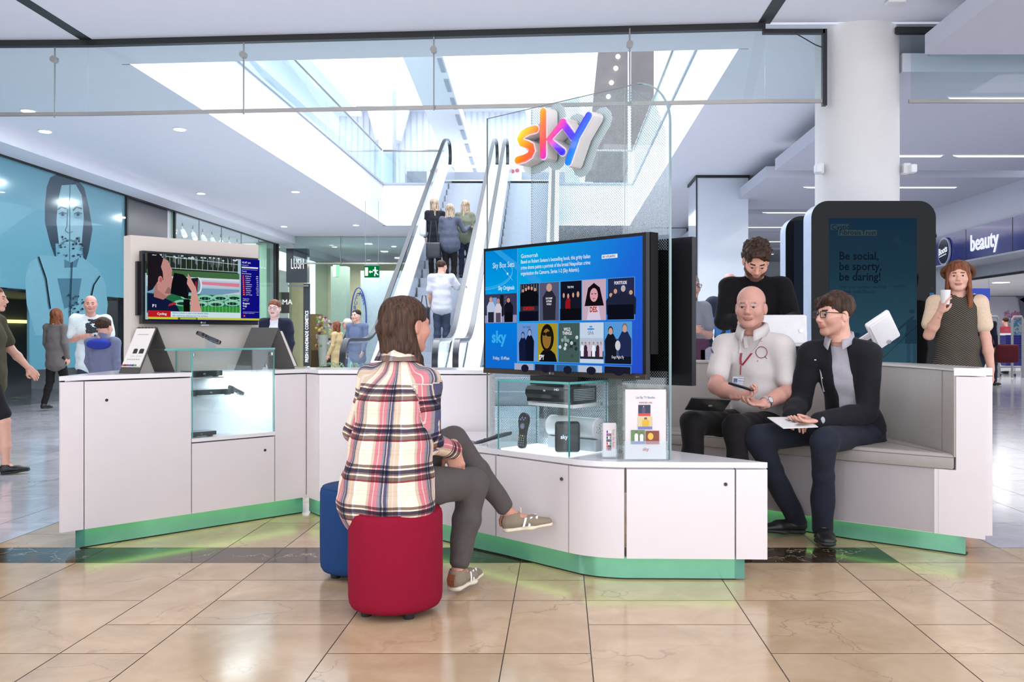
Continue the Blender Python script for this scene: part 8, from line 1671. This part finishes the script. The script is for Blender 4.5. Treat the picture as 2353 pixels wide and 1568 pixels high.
# ================================================================== MAN WITH GLASSES AND BLAZER
fw2 = unit((-.50, -.86, 0)); rt2 = np.cross(fw2, Zv); pel = nv((1.735, 5.32, .615)); nk = nv((1.60, 5.185, 1.125)); ch = nv((1.66, 5.24, .92))
BLZ = cloth('navy_black_blazer', (27, 27, 33), .85, var=.04); GSH = cloth('grey_shirt', (168, 164, 172), .8, var=.03); JNS = cloth('dark_denim', (34, 38, 50), .85, var=.12, scale=120)
J = dict(rt=rt2, fw=fw2, pel=pel, chest=ch, neck=nk, head=nk+nv((-.045, -.045, .150)), hf=(-.93, -.36, -.04), hu=(0, 0, 1), shR=nk+rt2*.165-Zv*.075, shL=nk-rt2*.165-Zv*.075,
    elR=at(1838, 925, 5.32), elL=at(1990, 950, 5.12), wrR=at(1818, 957, 5.03), wrL=at(1880, 967, 4.93), hipR=pel+rt2*.09-Zv*.03, hipL=pel-rt2*.09-Zv*.03, knR=at(1738, 1006, 4.98), knL=at(1893, 1012, 4.86),
    anR=nv((1.36, 5.22, .085)), anL=nv((1.455, 5.03, .09)), toeR=nv((1.20, 5.19, .03)), toeL=nv((1.435, 4.865, .03)), hdR=(.35, -.9, -.25), palmR=(.2, -.2, -1), hdL=(-.97, -.15, -.02), palmL=(0, 0, 1), base=(1.7, 5.3, 0))
t2, J2, R2, h2 = figure3('seated man with black glasses, dark blazer and jeans holding a magazine', J, dict(vox=.0075, k=.98, hs=1.04, skin=skinm('skin_man2', srgb(216, 164, 144)), stubble=mat('stubble', srgb(196, 146, 126), .7, var=.1, scale=200), feat=dict(beard=-.050, gaze=(0, 1, 0)), hair='side', hairm=HBR, trousers=JNS, tfold=(.0035, 26), legw=1.04, cuff=.055, trouser_len=1.04, top=GSH, drop=.03, sleeve=1.0, slw=.9, girth=.92, collar=.0, fold=(.004, 34), jacket=(BLZ, .14, .055, .012), shoes=BLKSHOE, shoek=1.12, shoekind='laced', tvox=.007, curlR=(.55, .6, .65, .7, .4), curlL=(.25, .3, .35, .4, .1), hvox=.003))
collar(t2, J2, GSH, .060, .080, .045, .42, k=1.0, drop=.05)
sh2 = child(t2, 'shirt'); bpy.context.view_layer.update()
cloth_line(sh2, [(1884, 800), (1888, 850), (1896, 900)], .018, GSH, 'placket', t2, th=.003)
for v in (807, 838, 868, 897):
    p = on_cloth(sh2, 1884+(v-800)*.12, v, .004)
    if p: b = MB(); b.cyl(p, p+Vector((0, -.003, 0)), .0055, n=12); b.build('button', mat('shirt_button', (.6, .6, .62), .3), t2)
jk = child(t2, 'jacket'); p = on_cloth(jk, 1873, 827, .004)
if p: b = MB(); b.rbox(p, (.012, .004, .005), .001); b.build('lapel_pin', CHR, t2)
# lapels
def spectacles(t_, J_, R_, h_, m_):
    W = lambda a: Vector(to_world(nv(a), J_['head'], R_, h_)); b = MB()
    for s_ in (-1, 1):
        pts = [(s_*.034+.0255*sx*(1-.0*abs(sz)), .107-.006*abs(sx), .001+.0175*sz) for sx, sz in ((-1, .9), (-.8, 1), (.8, 1), (1, .85), (.95, -.6), (.7, -1), (-.7, -1), (-.95, -.6), (-1, .9))]; b.tube([W(p) for p in pts], .0024, n=6)
        b.tube([W((s_*.060, .103, .010)), W((s_*.076, .085, .010)), W((s_*.080, -.005, .004)), W((s_*.078, -.020, -.012))], .0024, n=6)
    b.tube([W((-.009, .108, .006)), W((.009, .108, .006))], .0024, n=6); fr_ = b.build('spectacles', m_, t_)
    b = MB()
    for s_ in (-1, 1): b.add([W((s_*.034+.024*sx, .1065, .001+.016*sz)) for sx, sz in ((-1, 1), (1, 1), (.9, -1), (-.9, -1))], [(0, 1, 2, 3)])
    b.build('lenses', glass('lens_glass', (.92, .94, .97), refl=1.2), fr_)
spectacles(t2, J2, R2, h2, mat('spectacle_frame', (.012, .014, .016), .25))
# magazine on his lap, held with both hands
t = thing('magazine', tuple(at(1830, 972, 4.90)), 'white magazine held on the lap of the man in the blazer', 'magazine')
A_, B_, C_, D_ = at(1763, 959, 4.97), at(1800, 984, 4.78), at(1880, 981, 4.86), at(1850, 958, 5.05)
b = MB(); nn = (B_-A_).cross(D_-A_).normalized()
if nn.z < 0: nn = -nn
b.add([A_, B_, C_, D_, A_-nn*.004, B_-nn*.004, C_-nn*.004, D_-nn*.004], [(0, 1, 2, 3), (7, 6, 5, 4), (0, 4, 5, 1), (1, 5, 6, 2), (2, 6, 7, 3), (3, 7, 4, 0)]); mg = b.build('pages', mat('magazine_white', (.82, .82, .82), .25), t)
U_ = (C_-B_).normalized(); V_ = (A_-B_).normalized(); c = Canvas(B_+nn*.0006, U_, V_, (C_-B_).length, (A_-B_).length); c.N = nn
for i in range(26): c.oval(MR.uniform(.42, .85), MR.uniform(.35, .85), .035, .03, (pp(60, 50, 45), pp(20, 20, 20), pp(150, 100, 80))[i % 3], 8)
c.poly([(.35, .1), (.62, .28), (.9, .12)], pp(130, 110, 100)); c.build('cover_print', mg)
# ================================================================== STANDING AND WALKING PEOPLE
def stand(label, pos, ang, H, o, step=.05, arm=.1, female=False, headturn=0, look=0, lean=0, fix=None, group=None):
    J, k = walker(pos, ang, H, step, arm, lean, female, headturn, look); J['base'] = (pos[0], pos[1], pos[2] if len(pos) > 2 else 0)
    if fix: fix(J, k)
    o = dict(o); o['k'] = k; o.setdefault('vox', .013); o.setdefault('trouser_len', .93)
    if group: o['group'] = group
    return figure3(label, J, o)
PI = math.pi
BSW = cloth('black_sweater', (16, 15, 18), .9)
# curly haired man behind the bench, reading down
def f_(J, k):
    J['head'] = J['neck']+nv((-.012, -.085, .125)); J['hf'] = nv((-.10, -.80, -.58)); J['hu'] = nv((0, -.5, .8))
    J['elL'] = J['shL']+nv((.05, -.10, -.27)); J['elR'] = J['shR']+nv((-.05, -.10, -.27)); J['wrL'] = J['elL']+nv((-.10, -.20, .0)); J['wrR'] = J['elR']+nv((.10, -.20, .0)); J['hdL'] = (-.3, -.9, 0); J['hdR'] = (.3, -.9, 0); J['palmL'] = J['palmR'] = (0, 0, -1)
t3, J3, R3, h3 = stand('curly haired bearded man in a black sweater standing behind the bench looking down', (1.48, 6.95), -PI/2-.08, 1.87, dict(vox=.009, hs=1.08, skin=skinm('skin_man3', srgb(216, 158, 134)), stubble=mat('dark_stubble', srgb(96, 64, 52), .8, var=.15, scale=200), feat=dict(beard=-.052), hair='curly', hairm=HBR, trousers=BTR, top=BSW, drop=.05, sleeve=1.0, slw=1.12, chw=1.18, girth=1.05, shoes=BLKSHOE, hvox=.0035), step=.02, lean=.18, fix=f_)
# grey shirt woman with a bag
GT = cloth('grey_tshirt', (150, 152, 160)); PUR = cloth('purple_bag', (92, 60, 84)); DGR = cloth('dark_slate', (50, 56, 72))
def f_(J, k): J['wrR'] = J['elR']+nv((.16, -.16, .06)); J['hdR'] = (1, -.3, 0); J['palmR'] = (0, 1, 0); J['wrL'] = J['elL']+nv((-.16, -.14, .03)); J['hdL'] = (-1, -.3, 0); J['palmL'] = (0, 1, 0)
t4, J4, R4, h4 = stand('grey haired woman with glasses and grey t-shirt left of the curly haired man', (1.28, 9.0), -PI/2+.35, 1.755, dict(vox=.011, skin=SKL, hair='bun', hairm=HGR, trousers=DGR, top=GT, sleeve=.36, drop=.12, tgirth=1.1, slw=1.1, shoes=BLKSHOE), step=.12, female=True, fix=f_)
spectacles(t4, J4, R4, h4, mat('spectacle_frame', (.012, .014, .016), .25))
p = Vector(J4['pel'])+Vector((-.02, -.22, .05)); b = MB(); b.rbox(p, (.36, .10, .26), .05, seg=3); ob = b.build('shoulder_bag', PUR, smooth=True, label='purple bag held in front of the woman in the grey t-shirt', category='bag')
b = MB(); b.rbox(p+Vector((.17, -.02, -.12)), (.22, .06, .34), .03); b.build('jacket', cloth('pale_grey_cloth', (165, 165, 175)), smooth=True, label='pale grey jacket carried by the woman in the grey t-shirt', category='jacket')
# bald man behind
stand('balding man in a blue shirt and dark vest half hidden behind the curly haired man', (1.90, 10.2), -PI/2-.1, 1.85, dict(skin=SKP, hair='bald', hairm=HGR, trousers=BTR, top=cloth('blue_shirt', (70, 130, 190)), sleeve=.36, slw=1.15, jacket=(DGR, .05, .05, .006), jacketname='vest', shoes=BLKSHOE))
# woman in the dark dress on the right
def dressmat():
    m, N, L, b = _new('dress_diagonal_weave'); tc = N.new('ShaderNodeTexCoord'); mp = N.new('ShaderNodeMapping'); mp.inputs['Rotation'].default_value = (0, .5, 0); wv = N.new('ShaderNodeTexWave'); wv.wave_type = 'BANDS'; wv.bands_direction = 'Z'; wv.inputs['Scale'].default_value = 26; wv.inputs['Distortion'].default_value = 1.5
    L.new(tc.outputs['Object'], mp.inputs[0]); L.new(mp.outputs[0], wv.inputs['Vector']); cr = N.new('ShaderNodeValToRGB'); cr.color_ramp.elements[0].position = .62; cr.color_ramp.elements[0].color = (*srgb(42, 38, 30), 1); cr.color_ramp.elements[1].position = .95; cr.color_ramp.elements[1].color = (*srgb(120, 112, 98), 1)
    L.new(wv.outputs['Fac'], cr.inputs[0]); L.new(cr.outputs[0], b.inputs['Base Color']); b.inputs['Roughness'].default_value = .9; return m
DRM = dressmat()
def f_(J, k): J['elR'] = J['shR']+nv((-.07, -.05, -.26))*k; J['wrR'] = J['elR']+nv((.03, -.14, .18))*k; J['hdR'] = (.15, -.4, 1); J['palmR'] = (1, .2, 0); J['wrL'] = J['elL']+nv((.02, -.05, -.25))*k; J['hdL'] = (0, -.1, -1)
t5, J5, R5, h5 = stand('woman with long auburn hair in a dark diagonal weave dress walking by the bench end', (3.07, 7.0), -PI/2-.15, 1.72, dict(vox=.010, skin=SKL, hair='loose', hairm=HAU, top=DRM, topname='dress', drop=.12, sleeve=0, tgirth=1.08, skirt=(DRM, .62, .24), skirtname='dress_skirt', shoes=BLKSHOE), step=.12, female=True, headturn=-.25, fix=f_)
o_ = J5; b = MB(); W = lambda a: Vector(to_world(nv(a), J5['head'], R5, h5)); b.tube([W((.115*math.cos(a), -.05+.035*math.sin(a), .035+.09*math.sin(a)*.6)) for a in [i/20*2*math.pi for i in range(21)]], .02, n=8); b.ball(W((0, -.06, .06)), (.105, .09, .075), n=16); b.build('felt_hat', cloth('brown_felt', (98, 66, 44)), smooth=True, label='brown felt hat worn by the auburn haired woman', category='hat')
g = Field(nv(J5['chest'])-.45, nv(J5['chest'])+.45, .011)
for S in 'LR': g.ec(J5['sh'+S], nv(J5['sh'+S])*.35+nv(J5['el'+S])*.65, .062, .070, k=.03); g.ec(J5['neck']-nv((0, 0, .05)), J5['sh'+S], (.06, .05), (.062, .062), k=.05)
g.el(nv(J5['chest'])+nv((0, -.14, .03)), (.10, .16, .22), k=.01, op='sub'); v, f = g.mesh(); mkmesh('bolero', v, f, cloth('cream_knit', (226, 200, 172)), parent=t5)
p = Vector(J5['wrR'])+Vector((.03, -.03, .12)); b = MB(); b.cyl(p-ZZ*.06, p+ZZ*.05, .03, .038, n=18); b.build('drink_cup', mat('clear_cup', (.75, .72, .70), .2), label='pale drink cup in the raised hand of the auburn haired woman', category='cup')
# right shop people
NV = cloth('navy_coat', (26, 32, 52))
stand('person in a dark coat walking with a dark red bag at the right shop entrance', (9.9, 21.0), PI*.15, 1.76, dict(vox=.02, skin=SKL, hair='short', hairm=HBR, trousers=DGR, top=NV, drop=.2, shoes=BLKSHOE), step=.2)
b = MB(); b.rbox((10.25, 20.75, .75), (.5, .2, .42), .06); b.build('travel_bag', cloth('dark_red_bag', (84, 26, 34)), smooth=True, label='dark red bag carried by the person in the dark coat', category='bag')
stand('person in a black coat queueing left in the right shop', (13.05, 27.9), PI*.35, 1.82, dict(vox=.022, skin=SKL, hair='short', hairm=HBK, trousers=BTR, top=BSW, drop=.2, shoes=BLKSHOE))
stand('person in a dusky red top at the right shop till', (13.75, 27.9), PI*.6, 1.72, dict(vox=.022, skin=SKL, hair='short', hairm=HBR, trousers=BTR, top=cloth('dusky_red', (170, 70, 84)), drop=.16, shoes=BLKSHOE))
# left side
OLV = cloth('olive_tshirt', (74, 70, 50)); SHO = cloth('dark_shorts', (34, 34, 36))
stand('person in an olive t-shirt and dark shorts walking at the left edge', (-4.78, 7.55), .25, 1.56, dict(vox=.010, skin=SKL, hair='short', hairm=HAU, shorts=SHO, top=OLV, drop=.10, sleeve=.38, slw=1.15, shoes=BLKSHOE, girth=1.05), step=.18, arm=.35)
stand('woman with auburn hair and a grey jacket walking left of the white kiosk', (-7.85, 14.0), PI*.45, 1.57, dict(skin=SKL, hair='loose', hairm=HAU, trousers=BTR, top=cloth('grey_jacket', (108, 102, 100)), drop=.14, shoes=BLKSHOE), step=.16, female=True)
def f_(J, k): J['wrR'] = J['elR']+nv((.20, -.12, .05)); J['hdR'] = (1, -.2, 0); J['palmR'] = (0, 1, 0); J['wrL'] = J['elL']+nv((-.18, -.13, .05)); J['hdL'] = (-1, -.2, 0); J['palmL'] = (0, 1, 0)
WTE = cloth('white_tshirt', (214, 226, 226))
t6, J6, R6, h6 = stand('bald man in a white t-shirt with a dark print left of the beige panel', (-6.05, 11.6), -PI/2+.35, 1.665, dict(vox=.010, skin=SKP, hair=None, trousers=DGR, top=WTE, drop=.12, sleeve=.38, slw=1.2, tgirth=1.08, shoes=BLKSHOE, feat=dict(beard=-.045), stubble=mat('stubble', srgb(176, 128, 110), .7, var=.1, scale=200)), fix=f_, headturn=.1)
bpy.context.view_layer.update(); s6 = child(t6, 'shirt'); b = MB(); PR = random.Random(12)
for i in range(60):
    q = on_cloth(s6, PR.uniform(199, 224), PR.uniform(736, 775), .004)
    if q: b.ball(q, (.022, .004, .018), n=6)
if b.v: ob = b.build('shirt_print', cloth('print_dark', (60, 64, 72)), t6)
stand('child in a grey and blue hooded top beside the white t-shirt man', (-4.83, 9.5), PI*.45, 1.33, dict(vox=.011, skin=SKL, hs=1.15, hair='short', hairm=HBR, trousers=DGR, top=cloth('grey_hoodie', (118, 124, 150)), drop=.12, tgirth=1.1, collar=.04, shoes=GREYSHOE), step=.1)
b = MB(); b.ball((-4.83, 9.42, 1.07), (.13, .09, .06), n=14); b.build('hood', cloth('royal_blue', (46, 62, 160)), smooth=True, label='bright blue hood lying on the shoulders of the child', category='hood')
t7, J7, R7, h7 = stand('woman in a dark cardigan and white top right of the small television', (-3.62, 11.4), -PI/2+.05, 1.60, dict(vox=.010, skin=SKPALE, hair='bun', hairm=HAU, trousers=DGR, top=cloth('white_blouse', (236, 236, 244)), drop=.10, sleeve=.2, girth=1.05, tgirth=1.1, jacket=(cloth('dark_knit_cardigan', (34, 38, 56)), .12, .075, .010), jacketname='cardigan', shoes=BLKSHOE), female=True)
spectacles(t7, J7, R7, h7, mat('pink_frame', srgb(170, 120, 130), .3))
stand('man in a blue grey jacket walking left of the escalator', (-3.85, 17.0), -PI/2-.4, 1.64, dict(vox=.016, skin=SKL, hair='short', hairm=HBK, trousers=cloth('pale_blue_jeans', (110, 140, 180)), top=cloth('blue_grey_jacket', (100, 112, 140)), drop=.16, tgirth=1.1, shoes=GREYSHOE), step=.15)
t8, J8, R8, h8 = stand('man with a beige cap and dark jacket near the green pillar', (-4.25, 18.0), PI+.3, 1.48, dict(vox=.016, skin=SKP, hair='short', hairm=HGR, trousers=DGR, top=cloth('dark_jacket', (50, 54, 66)), drop=.16, shoes=BLKSHOE))
W = lambda a: Vector(to_world(nv(a), J8['head'], R8, h8)); b = MB(); b.ball(W((0, -.02, .055)), (.088, .10, .075), n=14); b.ribbon([W((0, .06, .05)), W((0, .16, .035))], .13, .008, Vector(J8['rt'])); b.build('baseball_cap', cloth('beige_cap', (220, 205, 180)), smooth=True, label='beige cap on the man near the green pillar', category='hat')
stand('woman in a light brown coat near the green pillar', (-4.62, 18.6), PI-.2, 1.45, dict(vox=.016, skin=SKL, hair='loose', hairm=HAU, trousers=BTR, top=cloth('camel_coat', (200, 176, 128)), drop=.30, tgirth=1.1, shoes=BLKSHOE), female=True)
# escalator riders
BGM = mat('leather_bag_black', (.02, .022, .03), .3)
def f_(J, k): J['elR'] = J['shR']+nv((.10, .08, -.20)); J['wrR'] = J['elR']+nv((.08, .18, .06)); J['hdR'] = (.2, 1, 0); J['palmR'] = (0, 0, -1); J['anR'] = J['anR']+nv((0, 0, 0))
t9, J9, R9, h9 = stand('man in a pale loose shirt and dark trousers standing lowest on the left escalator', (-2.17, 16.36, .86), PI/2, 1.66, dict(vox=.011, skin=SKL, hair='short', hairm=HBR, trousers=cloth('slate_trousers', (62, 72, 92)), legw=1.1, cuff=.065, top=cloth('pale_shirt', (205, 205, 214)), drop=.10, tgirth=1.15, sleeve=.45, slw=1.25, shoes=GREYSHOE), step=.03, headturn=-.6, fix=f_)
def handbag(c, s, m_, lab, strap, cat='bag'):
    t = thing('handbag', c, lab, cat); b = MB(); b.rbox((c[0], c[1], c[2]+s[2]/2), s, .035, seg=3); b.build('bag_body', m_, t, smooth=True); b = MB(); b.tube([(c[0]-s[0]*.3, c[1], c[2]+s[2]*.9), (c[0]-s[0]*.15, c[1], c[2]+s[2]+strap), (c[0]+s[0]*.15, c[1], c[2]+s[2]+strap), (c[0]+s[0]*.3, c[1], c[2]+s[2]*.9)], .01, n=6); b.build('strap', m_, t)
handbag((-2.50, 16.42, 1.35), (.20, .26, .34), BGM, 'black handbag hanging from the left hand of the lowest escalator rider', .20)
def f_(J, k): J['elR'] = J['shR']+nv((.12, .06, -.22)); J['wrR'] = J['elR']+nv((.10, .16, .10)); J['hdR'] = (.3, 1, .1); J['palmR'] = (0, 0, -1)
stand('woman in a dark grey jumper in the middle of the escalator group', (-2.30, 18.6, 2.15), PI/2, 1.72, dict(vox=.011, skin=SKL, hair='long', hairm=HBL, trousers=BTR, girth=1.1, top=cloth('dark_grey_jumper', (82, 86, 102)), drop=.08, tgirth=1.12, shoes=BLKSHOE), female=True, fix=f_, step=.03)
handbag((-2.62, 18.5, 2.75), (.30, .20, .32), BGM, 'black shoulder bag beside the woman in the dark grey jumper', .45)
stand('woman with blonde hair and black coat at the left of the escalator group', (-2.66, 18.98, 2.365), PI/2+.2, 1.68, dict(vox=.012, skin=SKL, hair='long', hairm=HBL, trousers=BTR, top=cloth('black_coat', (30, 30, 38)), drop=.22, shoes=BLKSHOE), female=True, headturn=-.9, step=.03)
handbag((-2.90, 18.95, 3.25), (.14, .30, .34), mat('white_bag', (.75, .75, .78), .4), 'white shoulder bag of the blonde woman on the escalator', .22)
stand('woman in an olive green top and dark jeans at the right of the escalator group', (-2.03, 19.0, 2.365), PI/2, 1.64, dict(vox=.012, skin=SKL, hair='long', hairm=HBL, trousers=cloth('dark_blue_jeans', (40, 46, 66)), top=cloth('olive_top', (112, 116, 100)), drop=.06, shoes=BLKSHOE), female=True, headturn=.6, step=.03)
